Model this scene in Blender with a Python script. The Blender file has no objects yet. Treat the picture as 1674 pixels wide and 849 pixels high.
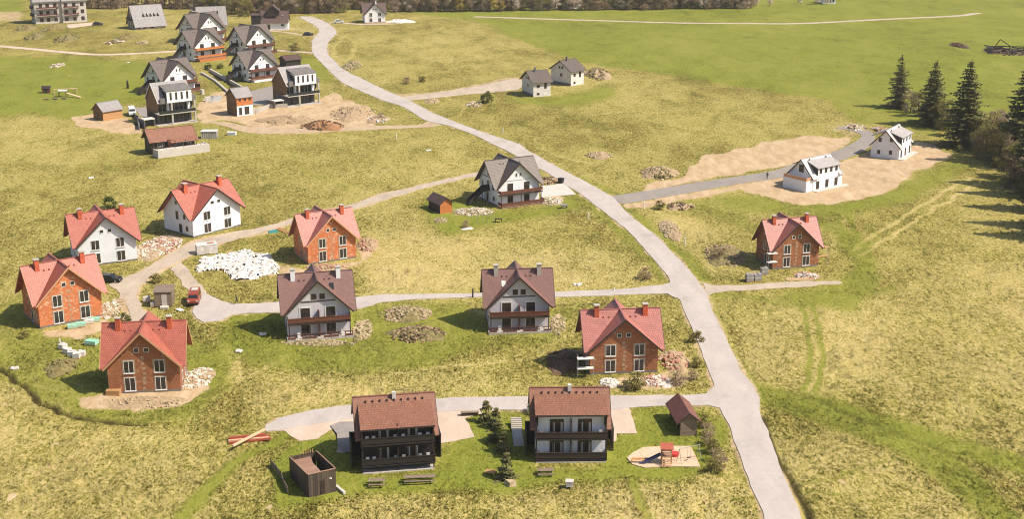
import bpy, math, random
import numpy as np
from mathutils import Vector
from mathutils.geometry import tessellate_polygon

R = math.radians
random.seed(7)
rng = np.random.default_rng(7)
scene = bpy.context.scene
COL = scene.collection

# ------------------------------------------------------------------ camera, world, sun, exposure
F_PX, CX, CY, PITCH, CAM_H = 2200.0, 837.0, 424.5, math.atan(675 / 2200.0), 77.0
cam_d = bpy.data.cameras.new('camera')
cam = bpy.data.objects.new('camera', cam_d)
COL.objects.link(cam)
cam.location = (0, 0, CAM_H)
cam.rotation_euler = (math.pi / 2 - PITCH, 0, 0)
cam_d.sensor_width = 36
cam_d.lens = F_PX / 1674 * 36
cam_d.clip_start = 1
cam_d.clip_end = 20000
scene.camera = cam

SUN_EL, SUN_AZ = 50.0, 15.0          # azimuth: degrees from +X towards the viewer
world = bpy.data.worlds.new('World')
scene.world = world
world.use_nodes = True
wn = world.node_tree
bg = wn.nodes['Background']
sky = wn.nodes.new('ShaderNodeTexSky')
sky.sky_type = 'NISHITA'
sky.sun_disc = False
sky.sun_elevation = R(SUN_EL)
sky.sun_rotation = R(90 + SUN_AZ)
sky.air_density = 1.0
sky.dust_density = 2.0
wn.links.new(sky.outputs[0], bg.inputs[0])
bg.inputs[1].default_value = 0.11
sun_d = bpy.data.lights.new('sun', 'SUN')
sun_d.energy = 5.0
sun_d.angle = R(0.53)
sun_d.color = (1.0, 0.90, 0.76)
sun = bpy.data.objects.new('sun', sun_d)
COL.objects.link(sun)
to_sun = Vector((math.cos(R(SUN_AZ)) * math.cos(R(SUN_EL)), -math.sin(R(SUN_AZ)) * math.cos(R(SUN_EL)), math.sin(R(SUN_EL))))
sun.rotation_euler = to_sun.to_track_quat('Z', 'Y').to_euler()
sun.location = (0, 150, 200)
scene.view_settings.view_transform = 'Standard'
scene.view_settings.look = 'None'
scene.view_settings.gamma = 1.0
scene.view_settings.exposure = 0.36
scene.render.engine = 'CYCLES'
scene.cycles.filter_width = 1.05
scene.cycles.max_bounces = 5
scene.cycles.transparent_max_bounces = 6

# ------------------------------------------------------------------ helpers
def G(px, py, z=0.0):
    """surveyed position on the ground (height z) of a spot read off the photograph"""
    dx = (px - CX) / F_PX
    dy = (py - CY) / F_PX
    d = Vector((dx, math.cos(PITCH) - dy * math.sin(PITCH), -math.sin(PITCH) - dy * math.cos(PITCH)))
    t = (CAM_H - z) / -d.z
    return Vector((d.x * t, d.y * t, z))

def sc(py):
    """pixels per metre on the ground at photo row py"""
    a = PITCH + math.atan((py - CY) / F_PX)
    return F_PX / (CAM_H / math.sin(a) * math.cos(a - PITCH))

def lin(r, g, b, k=1.0):
    f = lambda c: (c / 255 / 12.92 if c / 255 <= .04045 else ((c / 255 + .055) / 1.055) ** 2.4) * k
    return (f(r), f(g), f(b), 1)

def tag(o, label=None, cat=None, group=None, kind=None):
    if label: o['label'] = label
    if cat: o['category'] = cat
    if group: o['group'] = group
    if kind: o['kind'] = kind
    return o

def thing(name, label, cat, loc=(0, 0, 0), rot=0, group=None):
    o = bpy.data.objects.new(name, None)
    COL.objects.link(o)
    o.location = loc
    o.rotation_euler = (0, 0, rot)
    o.empty_display_size = .5
    return tag(o, label, cat, group)

class MB:
    def __init__(s):
        s.v, s.f, s.m = [], [], []
    def poly(s, pts, m=0):
        b = len(s.v)
        s.v += [tuple(p) for p in pts]
        s.f.append(tuple(range(b, b + len(pts))))
        s.m.append(m)
    def hexa(s, c, m=0):
        b = len(s.v)
        s.v += [tuple(p) for p in c]
        for q in ((0, 3, 2, 1), (4, 5, 6, 7), (0, 1, 5, 4), (1, 2, 6, 5), (2, 3, 7, 6), (3, 0, 4, 7)):
            s.f.append(tuple(b + i for i in q)); s.m.append(m)
    def box(s, x0, x1, y0, y1, z0, z1, m=0):
        s.hexa([(x0, y0, z0), (x1, y0, z0), (x1, y1, z0), (x0, y1, z0), (x0, y0, z1), (x1, y0, z1), (x1, y1, z1), (x0, y1, z1)], m)
    def beam(s, p0, p1, w, h, m=0):
        p0, p1 = Vector(p0), Vector(p1)
        d = (p1 - p0).normalized()
        up = Vector((0, 0, 1)) if abs(d.z) < .95 else Vector((0, 1, 0))
        a = d.cross(up).normalized() * (w / 2)
        b = a.normalized().cross(d).normalized() * (h / 2)
        s.hexa([p0 - a - b, p0 + a - b, p1 + a - b, p1 - a - b, p0 - a + b, p0 + a + b, p1 + a + b, p1 - a + b], m)
    def tube(s, p0, p1, r0, r1=None, n=8, m=0, cap=True):
        r1 = r0 if r1 is None else r1
        p0, p1 = Vector(p0), Vector(p1)
        d = (p1 - p0).normalized()
        up = Vector((0, 0, 1)) if abs(d.z) < .95 else Vector((0, 1, 0))
        a = d.cross(up).normalized(); c = a.cross(d).normalized()
        b = len(s.v)
        for p, r in ((p0, r0), (p1, r1)):
            for i in range(n):
                t = 2 * math.pi * i / n
                s.v.append(tuple(p + a * math.cos(t) * r + c * math.sin(t) * r))
        for i in range(n):
            j = (i + 1) % n
            s.f.append((b + i, b + j, b + n + j, b + n + i)); s.m.append(m)
        if cap:
            s.f.append(tuple(b + n + i for i in range(n))); s.m.append(m)
            s.f.append(tuple(b + i for i in reversed(range(n)))); s.m.append(m)
    def shell(s, polys, t, m=0):
        """roof sheets of thickness t (downwards), closed along the outer edges only"""
        cnt = {}
        key = lambda p: tuple(round(c, 3) for c in p)
        for P in polys:
            for i in range(len(P)):
                e = frozenset((key(P[i]), key(P[(i + 1) % len(P)])))
                cnt[e] = cnt.get(e, 0) + 1
        for P in polys:
            s.poly(P, m)
            s.poly([(p[0], p[1], p[2] - t) for p in reversed(P)], m)
            for i in range(len(P)):
                a, b = P[i], P[(i + 1) % len(P)]
                if cnt[frozenset((key(a), key(b)))] == 1:
                    s.poly([a, (a[0], a[1], a[2] - t), (b[0], b[1], b[2] - t), b], m)
    def stone(s, c, r, m=0, flat=.7):
        j = lambda: random.uniform(.55, 1.0)
        a = random.uniform(0, 3.14); ca, sa = math.cos(a), math.sin(a)
        C = []
        for z in (-1, 1):
            for x, y in ((-1, -1), (1, -1), (1, 1), (-1, 1)):
                k = (.75 if z > 0 else 1)
                X, Y = x * r * j() * k, y * r * j() * k
                C.append((c[0] + X * ca - Y * sa, c[1] + X * sa + Y * ca, c[2] + z * r * flat * j()))
        s.hexa(C, m)
    def build(s, name, mats, parent=None, smooth=False, loc=None, rot=0, uv=True):
        me = bpy.data.meshes.new(name)
        me.from_pydata(s.v, [], s.f)
        if not isinstance(mats, (list, tuple)): mats = [mats]
        for mt in mats: me.materials.append(mt)
        if len(mats) > 1: me.polygons.foreach_set('material_index', s.m)
        if uv:
            ul = me.uv_layers.new(name='UVMap')
            dat = np.zeros(len(me.loops) * 2)
            for p in me.polygons:
                n = p.normal
                if abs(n.z) > .97: u, v = Vector((1, 0, 0)), Vector((0, 1, 0))
                else:
                    u = Vector((0, 0, 1)).cross(n).normalized(); v = n.cross(u)
                for li in p.loop_indices:
                    co = me.vertices[me.loops[li].vertex_index].co
                    dat[li * 2] = co.dot(u); dat[li * 2 + 1] = co.dot(v)
            ul.data.foreach_set('uv', dat)
        if smooth: me.polygons.foreach_set('use_smooth', [True] * len(me.polygons))
        me.update()
        o = bpy.data.objects.new(name, me)
        COL.objects.link(o)
        if parent: o.parent = parent
        if loc is not None: o.location = loc
        if rot: o.rotation_euler = (0, 0, rot)
        return o

class Face:
    """a wall plane: o = point at its foot, u = to the right seen from outside, n = outwards"""
    def __init__(s, o, u, n):
        s.o, s.u, s.n = Vector(o), Vector(u), Vector(n)
    def P(s, u, z, out=0):
        q = s.o + s.u * u + s.n * out
        return Vector((q.x, q.y, q.z + z))
    def box(s, mb, u0, u1, z0, z1, o0, o1, m=0):
        mb.hexa([s.P(u0, z0, o1), s.P(u1, z0, o1), s.P(u1, z0, o0), s.P(u0, z0, o0), s.P(u0, z1, o1), s.P(u1, z1, o1), s.P(u1, z1, o0), s.P(u0, z1, o0)], m)

def faces(W, D):
    return dict(front=Face((0, -D / 2, 0), (1, 0, 0), (0, -1, 0)), back=Face((0, D / 2, 0), (-1, 0, 0), (0, 1, 0)),
                left=Face((-W / 2, 0, 0), (0, -1, 0), (-1, 0, 0)), right=Face((W / 2, 0, 0), (0, 1, 0), (1, 0, 0)))

# ------------------------------------------------------------------ materials
def nodes(name):
    m = bpy.data.materials.new(name)
    m.use_nodes = True
    nt = m.node_tree
    return m, nt, nt.nodes['Principled BSDF']

def noise(nt, scale, detail=4, rough=.6, vec=None, dist=0):
    n = nt.nodes.new('ShaderNodeTexNoise')
    n.inputs['Scale'].default_value = scale
    n.inputs['Detail'].default_value = detail
    n.inputs['Roughness'].default_value = rough
    n.inputs['Distortion'].default_value = dist
    if vec: nt.links.new(vec, n.inputs['Vector'])
    return n.outputs['Fac']

def ramp(nt, fac, stops):
    r = nt.nodes.new('ShaderNodeValToRGB')
    el = r.color_ramp.elements
    el[0].position, el[0].color = stops[0]
    el[1].position, el[1].color = stops[-1]
    for p, c in stops[1:-1]:
        e = el.new(p); e.color = c
    nt.links.new(fac, r.inputs[0])
    return r.outputs[0]

def bw(a): return (a, a, a, 1)

def mixc(nt, fac, a, b, mode='MIX'):
    n = nt.nodes.new('ShaderNodeMix')
    n.data_type = 'RGBA'; n.blend_type = mode
    for sock, x in ((n.inputs[0], fac), (n.inputs[6], a), (n.inputs[7], b)):
        if hasattr(x, 'is_linked'): nt.links.new(x, sock)
        else: sock.default_value = x
    return n.outputs[2]

def math_(nt, op, a, b=0.0, clamp=False):
    n = nt.nodes.new('ShaderNodeMath'); n.operation = op; n.use_clamp = clamp
    for sock, x in ((n.inputs[0], a), (n.inputs[1], b)):
        if hasattr(x, 'is_linked'): nt.links.new(x, sock)
        else: sock.default_value = x
    return n.outputs[0]

def bump(nt, bsdf, h, strength=.5, dist=.1):
    b = nt.nodes.new('ShaderNodeBump')
    b.inputs['Strength'].default_value = strength
    b.inputs['Distance'].default_value = dist
    nt.links.new(h, b.inputs['Height'])
    nt.links.new(b.outputs[0], bsdf.inputs['Normal'])

def geo(nt):
    return nt.nodes.new('ShaderNodeNewGeometry').outputs['Position']

def uvn(nt):
    return nt.nodes.new('ShaderNodeUVMap').outputs[0]

def mottled(name, col, col2, scale=.8, rough=.85, bs=.3, metal=0, fine=12):
    m, nt, b = nodes(name)
    p = geo(nt)
    f = noise(nt, scale, 5, .65, p)
    c = ramp(nt, f, [(.3, col), (.7, col2)])
    f2 = noise(nt, fine, 3, .6, p)
    c = mixc(nt, .35, c, ramp(nt, f2, [(.3, bw(.55)), (.7, bw(1))]), 'MULTIPLY')
    nt.links.new(c, b.inputs['Base Color'])
    b.inputs['Roughness'].default_value = rough
    b.inputs['Metallic'].default_value = metal
    if bs: bump(nt, b, f2, bs, .03)
    return m

def tiles(name, col, col2, bw_=.30, rh=.36, dark=.68, rough=.5):
    m, nt, b = nodes(name)
    uv = uvn(nt)
    t = nt.nodes.new('ShaderNodeTexBrick')
    t.offset = .5
    t.inputs['Scale'].default_value = 1
    t.inputs['Brick Width'].default_value = bw_
    t.inputs['Row Height'].default_value = rh
    t.inputs['Mortar Size'].default_value = .045
    t.inputs['Mortar Smooth'].default_value = .3
    t.inputs['Color1'].default_value = col
    t.inputs['Color2'].default_value = col2
    t.inputs['Mortar'].default_value = tuple(c * dark for c in col[:3]) + (1,)
    nt.links.new(uv, t.inputs['Vector'])
    p = geo(nt)
    w = noise(nt, .9, 5, .65, p)
    c = mixc(nt, .5, t.outputs['Color'], ramp(nt, w, [(.25, bw(.6)), (.75, bw(1.15))]), 'MULTIPLY')
    c = mixc(nt, .3, c, ramp(nt, noise(nt, 7, 3, .6, p), [(.3, bw(.5)), (.7, bw(1.2))]), 'MULTIPLY')
    nt.links.new(c, b.inputs['Base Color'])
    b.inputs['Roughness'].default_value = rough
    bump(nt, b, math_(nt, 'SUBTRACT', 1.0, t.outputs['Fac']), .6, .04)
    return m

def blockwall(name, col, col2, patch, pamt=.56, patchcol=lin(214, 196, 172)):
    """hollow clay block wall, pale mortar smears"""
    m, nt, b = nodes(name)
    uv = uvn(nt); p = geo(nt)
    t = nt.nodes.new('ShaderNodeTexBrick')
    t.offset = .5
    t.inputs['Scale'].default_value = 1
    t.inputs['Brick Width'].default_value = .5
    t.inputs['Row Height'].default_value = .25
    t.inputs['Mortar Size'].default_value = .018
    t.inputs['Color1'].default_value = col
    t.inputs['Color2'].default_value = col2
    t.inputs['Mortar'].default_value = patch
    nt.links.new(uv, t.inputs['Vector'])
    c = mixc(nt, .6, t.outputs['Color'], ramp(nt, noise(nt, 1.2, 5, .7, p), [(.3, bw(.55)), (.7, bw(1.1))]), 'MULTIPLY')
    s = ramp(nt, noise(nt, 1.7, 6, .75, p), [(pamt, bw(0)), (pamt + .07, bw(1))])
    c = mixc(nt, math_(nt, 'MULTIPLY', s, .75), c, patchcol)
    nt.links.new(c, b.inputs['Base Color'])
    b.inputs['Roughness'].default_value = .9
    bump(nt, b, t.outputs['Fac'], -.4, .02)
    return m

def planks(name, col, col2, width=.18, horiz=True, rough=.7):
    m, nt, b = nodes(name)
    uv = uvn(nt); p = geo(nt)
    sep = nt.nodes.new('ShaderNodeSeparateXYZ'); nt.links.new(uv, sep.inputs[0])
    x = math_(nt, 'DIVIDE', sep.outputs[1 if horiz else 0], width)
    fr = math_(nt, 'FRACT', x)
    idx = math_(nt, 'FLOOR', x)
    wn_ = nt.nodes.new('ShaderNodeTexWhiteNoise'); wn_.noise_dimensions = '1D'
    nt.links.new(idx, wn_.inputs['W'])
    c = mixc(nt, wn_.outputs['Value'], col, col2)
    gap = ramp(nt, fr, [(.0, bw(.25)), (.1, bw(1)), (.92, bw(1)), (1.0, bw(.3))])
    c = mixc(nt, 1, c, gap, 'MULTIPLY')
    c = mixc(nt, .5, c, ramp(nt, noise(nt, 3, 5, .7, p), [(.3, bw(.6)), (.7, bw(1.1))]), 'MULTIPLY')
    nt.links.new(c, b.inputs['Base Color'])
    b.inputs['Roughness'].default_value = rough
    bump(nt, b, gap, .4, .02)
    return m

def plain(name, col, rough=.5, metal=0, spec=None):
    m, nt, b = nodes(name)
    p = geo(nt)
    c = mixc(nt, .25, col, ramp(nt, noise(nt, 2.5, 4, .6, p), [(.3, bw(.6)), (.7, bw(1.1))]), 'MULTIPLY')
    nt.links.new(c, b.inputs['Base Color'])
    b.inputs['Roughness'].default_value = rough
    b.inputs['Metallic'].default_value = metal
    return m

M = {}
M['plaster_white'] = mottled('white_plaster', lin(230, 230, 232, .97), lin(240, 240, 242, .98), .5, .9, .1)
M['plaster_cool'] = mottled('cool_white_plaster', lin(222, 226, 232, .9), lin(232, 234, 238, .95), .5, .9, .1)
M['plaster_grey'] = mottled('pale_grey_plaster', lin(196, 188, 178, .9), lin(214, 206, 196, .9), .5, .9, .1)
M['plaster_lilac'] = mottled('pale_lilac_plaster', lin(208, 204, 208, .9), lin(222, 216, 218, .9), .5, .9, .1)
M['rough_white'] = mottled('unfinished_white_render', lin(200, 194, 188, .9), lin(238, 232, 226, .95), 1.2, .95, .3)
M['brick_orange'] = blockwall('orange_clay_block', lin(218, 122, 66, .9), lin(200, 108, 58, .9), lin(196, 148, 112), .55)
M['brick_brown'] = blockwall('brown_clay_block', lin(172, 108, 66, .9), lin(152, 92, 56, .9), lin(160, 118, 90), .60)
M['tile_red'] = tiles('red_roof_tile', lin(190, 106, 86, .92), lin(174, 96, 78, .92))
M['tile_pink'] = tiles('pinkish_red_roof_tile', lin(192, 120, 108, .94), lin(178, 110, 99, .94))
M['tile_wine'] = tiles('wine_red_roof_tile', lin(142, 102, 92, .9), lin(130, 94, 86, .9))
M['tile_brown'] = tiles('brown_roof_tile', lin(160, 110, 86, .92), lin(146, 98, 78, .92))
M['tile_grey'] = tiles('warm_grey_roof_tile', lin(114, 100, 92, .88), lin(102, 90, 82, .88))
M['tile_darkbrown'] = tiles('dark_brown_roof_tile', lin(104, 78, 70, .9), lin(90, 68, 62, .9))
M['sheet_grey'] = tiles('grey_sheet_roof', lin(160, 154, 152, .9), lin(150, 145, 144, .9), .6, 30, .7, .6)
M['sheet_dormer'] = tiles('light_grey_sheet_roof', lin(184, 178, 174, .9), lin(174, 168, 165, .9), .6, 30, .75, .7)
M['sheet_pale'] = tiles('pale_sheet_roof', lin(214, 208, 204, .95), lin(204, 198, 194, .95), .6, 30, .75, .4)
M['sheet_brown'] = tiles('brown_ribbed_roof', lin(138, 84, 68, .9), lin(126, 76, 62, .9), .25, 30, .6, .45)
M['brick_chimney'] = blockwall('chimney_brick', lin(214, 92, 54, .9), lin(196, 80, 46, .9), lin(190, 140, 110), .7)
M['wood_dark'] = planks('dark_brown_wood', lin(64, 48, 40), lin(46, 34, 29), .16)
M['wood_black'] = planks('black_stained_wood', lin(48, 40, 36), lin(34, 28, 26), .16)
M['wood_rail'] = planks('red_brown_wood', lin(116, 68, 48), lin(98, 54, 40), .16)
M['wood_light'] = planks('fresh_pale_wood', lin(206, 160, 108, .95), lin(188, 140, 90, .95), .16)
M['wood_orange'] = planks('orange_wood', lin(206, 128, 66, .95), lin(184, 108, 54, .95), .16)
M['wood_clad'] = planks('brown_cladding', lin(140, 104, 66, .9), lin(112, 82, 50, .9), .22)
M['wood_grey'] = planks('weathered_wood', lin(150, 132, 114, .9), lin(128, 110, 94, .9), .16)
M['wood_deck'] = planks('deck_boards', lin(170, 134, 112, .9), lin(150, 116, 96, .9), .2)
M['wood_wall_v'] = planks('dark_upright_boards', lin(98, 84, 72, .9), lin(64, 54, 46, .9), .3, False)
M['fascia_dark'] = plain('dark_fascia', lin(58, 44, 40), .6)
M['fascia_wood'] = plain('wood_fascia', lin(196, 148, 110), .7)
M['frame_white'] = plain('white_frame', lin(232, 228, 222, .9), .5)
M['frame_dark'] = plain('dark_brown_frame', lin(72, 52, 42), .5)
M['concrete'] = mottled('concrete', lin(176, 168, 158, .9), lin(196, 188, 176, .9), .8)
M['concrete_dark'] = mottled('dark_concrete', lin(104, 100, 98), lin(124, 118, 114), .8)
M['mortar'] = mottled('dull_mortar', lin(168, 140, 112, .9), lin(190, 164, 136, .9), 1.5)
M['plinth'] = mottled('grey_plinth', lin(110, 104, 100), lin(128, 122, 116), .8)
M['white_sheet'] = mottled('white_sheet', lin(196, 190, 182, .9), lin(236, 232, 226, .92), 1.5, .7, .5)
M['stone_pale'] = mottled('pale_stone', lin(158, 138, 104, .9), lin(206, 186, 150, .92), 2)
M['stone_white'] = mottled('white_rubble', lin(196, 184, 168, .9), lin(238, 230, 220, .95), 2)
M['stone_red'] = mottled('broken_red_tile', lin(176, 120, 98, .85), lin(206, 160, 138, .85), 2)
M['soil'] = mottled('pale_soil', lin(156, 130, 98, .88), lin(186, 160, 124, .88), .9)
M['soil_dark'] = mottled('dark_soil', lin(92, 70, 50, .85), lin(122, 94, 68, .85), .9)
M['clay'] = mottled('clay_soil', lin(150, 104, 66, .9), lin(168, 124, 84, .9), .9)
M['turf_mound'] = mottled('grassy_soil', lin(98, 90, 46, .8), lin(152, 138, 84, .9), 1.2)
M['metal_grey'] = mottled('grey_metal', lin(150, 146, 142, .9), lin(170, 166, 160, .9), .8, .5, .1)
M['paint_red'] = plain('red_car_paint', lin(146, 66, 50), .35)
M['paint_black'] = plain('black_car_paint', lin(34, 34, 38), .25)
M['paint_white'] = plain('white_car_paint', lin(226, 224, 222, .9), .3)
M['rubber'] = plain('rubber', lin(34, 33, 32), .85)
M['plastic_blue'] = plain('blue_plastic', lin(50, 62, 104), .35)
M['plastic_red'] = plain('red_plastic', lin(196, 62, 50), .4)
M['green_wrap'] = plain('mint_plastic_wrap', lin(150, 206, 182, .95), .45)
M['teal_wrap'] = plain('teal_plastic_sheet', lin(44, 128, 128), .5)
M['timber_red'] = plain('red_brown_timber', lin(164, 84, 62), .75)
M['timber_pale'] = plain('pale_timber', lin(222, 186, 150, .95), .7)
M['paver'] = tiles('grey_pavers', lin(168, 158, 150, .9), lin(156, 148, 140, .9), .4, .2, .8, .85)
M['sand'] = mottled('pale_sand', lin(204, 176, 146, .9), lin(220, 194, 164, .9), 1.2)
M['cloth_dark'] = plain('dark_cloth', lin(44, 42, 46), .9)
M['skin'] = plain('skin', lin(196, 150, 124), .6)
M['hair'] = plain('dark_hair', lin(40, 30, 24), .8)
m, nt, b = nodes('window_glass')
nt.links.new(mixc(nt, noise(nt, .7, 3, .6, geo(nt)), lin(34, 32, 34), lin(74, 68, 62)), b.inputs['Base Color'])
b.inputs['Roughness'].default_value = .12
M['glass'] = m
m, nt, b = nodes('glossy_dark_glass')
b.inputs['Base Color'].default_value = lin(40, 44, 46)
b.inputs['Roughness'].default_value = .08
M['glass_dark'] = m

def leafmat(name, c1, c2, c3, sc_=.6):
    m, nt, b = nodes(name)
    p = geo(nt)
    c = ramp(nt, noise(nt, sc_, 4, .65, p), [(.3, c1), (.5, c2), (.72, c3)])
    c = mixc(nt, .6, c, ramp(nt, noise(nt, 5, 2, .6, p), [(.3, bw(.5)), (.7, bw(1.25))]), 'MULTIPLY')
    nt.links.new(c, b.inputs['Base Color'])
    b.inputs['Roughness'].default_value = .75
    try: b.inputs['Specular IOR Level'].default_value = .2
    except Exception: pass
    return m
M['leaf_spruce'] = leafmat('spruce_needles', lin(78, 82, 46), lin(108, 106, 62), lin(146, 136, 88))
M['leaf_olive'] = leafmat('olive_spring_leaves', lin(104, 98, 50), lin(132, 124, 66), lin(158, 146, 88))
M['leaf_brown'] = leafmat('bare_brown_twigs', lin(124, 104, 82), lin(154, 132, 104), lin(182, 160, 130))
M['leaf_grey'] = leafmat('bare_grey_twigs', lin(132, 116, 98), lin(162, 144, 122), lin(190, 172, 146))
M['leaf_yellow'] = leafmat('yellow_spring_leaves', lin(168, 146, 66), lin(190, 168, 82), lin(206, 184, 100))
M['leaf_green'] = leafmat('dark_green_leaves', lin(66, 76, 34), lin(92, 98, 46), lin(122, 122, 62))
M['blossom'] = leafmat('pale_blossom', lin(206, 190, 172), lin(224, 208, 192), lin(236, 224, 210))
M['bark'] = mottled('bark', lin(86, 70, 56), lin(112, 94, 76), 1.5)
# ------------------------------------------------------------------ roads, paths, ground
def g2(pts): return [tuple(G(*p)[:2]) for p in pts]

def fbm(x, y, s, seed=0, octv=4):
    """smooth value noise, numpy, roughly -1..1"""
    out = np.zeros_like(x); amp = 1; tot = 0
    for o in range(octv):
        r = np.random.default_rng(seed * 31 + o)
        T = r.uniform(-1, 1, (256, 256))
        X = x / s * 2 ** o + 37.3 * o; Y = y / s * 2 ** o + 11.7 * o
        i = np.floor(X).astype(int); j = np.floor(Y).astype(int)
        fx = X - i; fy = Y - j
        fx = fx * fx * (3 - 2 * fx); fy = fy * fy * (3 - 2 * fy)
        a = T[i % 256, j % 256]; b_ = T[(i + 1) % 256, j % 256]; c = T[i % 256, (j + 1) % 256]; d = T[(i + 1) % 256, (j + 1) % 256]
        out += amp * ((a * (1 - fx) + b_ * fx) * (1 - fy) + (c * (1 - fx) + d * fx) * fy)
        tot += amp; amp *= .55
    return out / tot * 1.4

def pip(x, y, poly):
    """vectorised point in polygon"""
    P = np.array(poly)
    ok = (x > P[:, 0].min()) & (x < P[:, 0].max()) & (y > P[:, 1].min()) & (y < P[:, 1].max())
    res = np.zeros(x.shape, bool)
    if not ok.any(): return res
    xs, ys = x[ok], y[ok]
    ins = np.zeros(xs.shape, bool)
    n = len(P)
    for i in range(n):
        x0, y0 = P[i]; x1, y1 = P[(i + 1) % n]
        if y0 == y1: continue
        c = ((y0 > ys) != (y1 > ys)) & (xs < (x1 - x0) * (ys - y0) / (y1 - y0) + x0)
        ins ^= c
    res[ok] = ins
    return res

def linedist(x, y, pts, maxd=30):
    P = np.array(pts)
    d = np.full(x.shape, 1e9)
    for i in range(len(P) - 1):
        a, b_ = P[i], P[i + 1]
        ok = (x > min(a[0], b_[0]) - maxd) & (x < max(a[0], b_[0]) + maxd) & (y > min(a[1], b_[1]) - maxd) & (y < max(a[1], b_[1]) + maxd)
        xs, ys = x[ok], y[ok]
        ab = b_ - a; L = (ab ** 2).sum() + 1e-9
        t = np.clip(((xs - a[0]) * ab[0] + (ys - a[1]) * ab[1]) / L, 0, 1)
        d[ok] = np.minimum(d[ok], np.hypot(xs - a[0] - t * ab[0], ys - a[1] - t * ab[1]))
    return d

def smooth_line(pts, n=6):
    """Catmull-Rom through points"""
    P = [np.array(p, float) for p in pts]
    P = [2 * P[0] - P[1]] + P + [2 * P[-1] - P[-2]]
    out = []
    for i in range(1, len(P) - 2):
        for k in range(n):
            t = k / n
            out.append(.5 * ((2 * P[i]) + (-P[i - 1] + P[i + 1]) * t + (2 * P[i - 1] - 5 * P[i] + 4 * P[i + 1] - P[i + 2]) * t * t + (-P[i - 1] + 3 * P[i] - 3 * P[i + 1] + P[i + 2]) * t ** 3))
    out.append(P[-2])
    return [tuple(p) for p in out]

# outlines read off the photograph, stored as ground positions
ROAD = {}
main_l = [(488, 27), (500, 34), (515, 42), (522, 51), (513, 62), (510, 74), (511, 86), (518, 95), (532, 110), (545, 122), (561, 136), (590, 149), (623, 163), (661, 176), (696, 197), (734, 206), (773, 220), (812, 239), (855, 261), (885, 277), (920, 300), (945, 315), (972, 335), (1000, 357), (1028, 379), (1056, 410), (1078, 435), (1092, 453),
          (1100, 470), (1112, 494), (1127, 527), (1142, 564), (1150, 585), (1164, 620), (1170, 640), (1177, 668), (1191, 695), (1205, 732), (1223, 782), (1249, 849), (1290, 960)]
main_r = [(510, 27), (530, 35), (545, 45), (550, 54), (541, 63), (535, 74), (536, 88), (546, 99), (557, 110), (573, 120), (592, 129), (622, 144), (654, 158), (684, 172), (706, 184), (748, 201), (800, 220), (846, 235), (862, 246), (920, 278), (960, 299), (1000, 322), (1013, 335), (1037, 359), (1075, 388), (1095, 409), (1117, 431), (1138, 457),
          (1154, 480), (1167, 513), (1184, 549), (1200, 581), (1212, 606), (1230, 632), (1240, 655), (1241, 675), (1254, 706), (1270, 749), (1288, 795), (1310, 849), (1356, 960)]
ROAD['main_road'] = smooth_line(g2(main_l), 4) + smooth_line(g2(main_r), 4)[::-1]
mid = [(1102, 462), (1093, 464), (1083, 467), (1014, 474), (904, 478), (787, 480), (679, 482), (632, 482), (583, 487), (480, 493), (410, 497), (388, 498), (361, 493), (335, 480), (322, 488), (315, 511), (321, 521), (333, 528), (361, 525), (379, 516), (405, 513), (450, 512), (520, 510), (594, 504), (620, 495), (674, 490), (773, 487), (904, 487), (1043, 482), (1091, 481), (1110, 490)]
ROAD['side_road'] = g2(mid)
low = [(1175, 628), (1164, 637), (1154, 645), (1073, 648), (991, 648), (870, 649), (780, 650), (709, 653), (640, 657), (574, 663), (508, 672), (455, 685), (435, 697), (437, 706), (464, 703), (520, 694), (600, 682), (709, 675), (780, 672), (870, 672), (991, 673), (1044, 666), (1110, 664), (1158, 663), (1174, 668), (1195, 672)]
ROAD['lane'] = g2(low)
ROAD['gravel_yard'] = g2([(437, 703), (464, 700), (520, 691), (600, 678), (709, 672), (784, 668), (790, 678), (762, 685), (768, 697), (775, 716), (740, 724), (709, 727), (640, 733), (560, 742), (548, 740), (552, 722), (560, 712), (567, 703), (537, 704), (517, 719), (487, 723), (473, 717), (466, 705)])
ROAD['gravel_driveway'] = g2([(994, 670), (1028, 668), (1033, 682), (1041, 709), (1006, 710), (1006, 722), (996, 722), (990, 690)])
left_u = [(868, 262), (855, 261), (833, 268), (795, 278), (726, 294), (640, 314), (620, 319), (575, 335), (523, 346), (450, 367), (420, 374), (379, 380), (316, 395), (264, 425), (231, 445), (178, 466)]
left_l = [(198, 484), (208, 504), (211, 530), (246, 530), (244, 517), (231, 504), (224, 484), (231, 465), (257, 446), (297, 425), (356, 400), (420, 383), (450, 373), (523, 354), (578, 342), (622, 329), (640, 323), (683, 311), (726, 300), (790, 285), (848, 272), (884, 277)]
ROAD['gravel_road'] = g2(left_u + left_l)
ROAD['dirt_track'] = g2([(279, 441), (296, 427), (318, 455), (337, 478), (328, 490), (303, 470), (289, 452)])
ROAD['asphalt_road'] = smooth_line(g2([(990, 322), (1048, 314), (1143, 298), (1239, 284), (1286, 273), (1371, 245), (1408, 224), (1390, 214), (1366, 210)]), 4) + smooth_line(g2([(1372, 207), (1408, 210), (1428, 219), (1424, 238), (1385, 259), (1284, 289), (1215, 300), (1096, 321), (1018, 334)]), 4)
ROAD['gravel_path'] = g2([(645, 157), (660, 158), (731, 149), (800, 137), (842, 128), (860, 135), (848, 147), (748, 156), (664, 165), (676, 173)])
ROAD['dirt_road'] = g2([(368, 199), (400, 206), (415, 208), (444, 210), (487, 212), (559, 209), (607, 206), (670, 205), (690, 203), (702, 197), (722, 205), (705, 208), (607, 212), (487, 217), (439, 219), (403, 217), (368, 207), (340, 200)])
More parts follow.
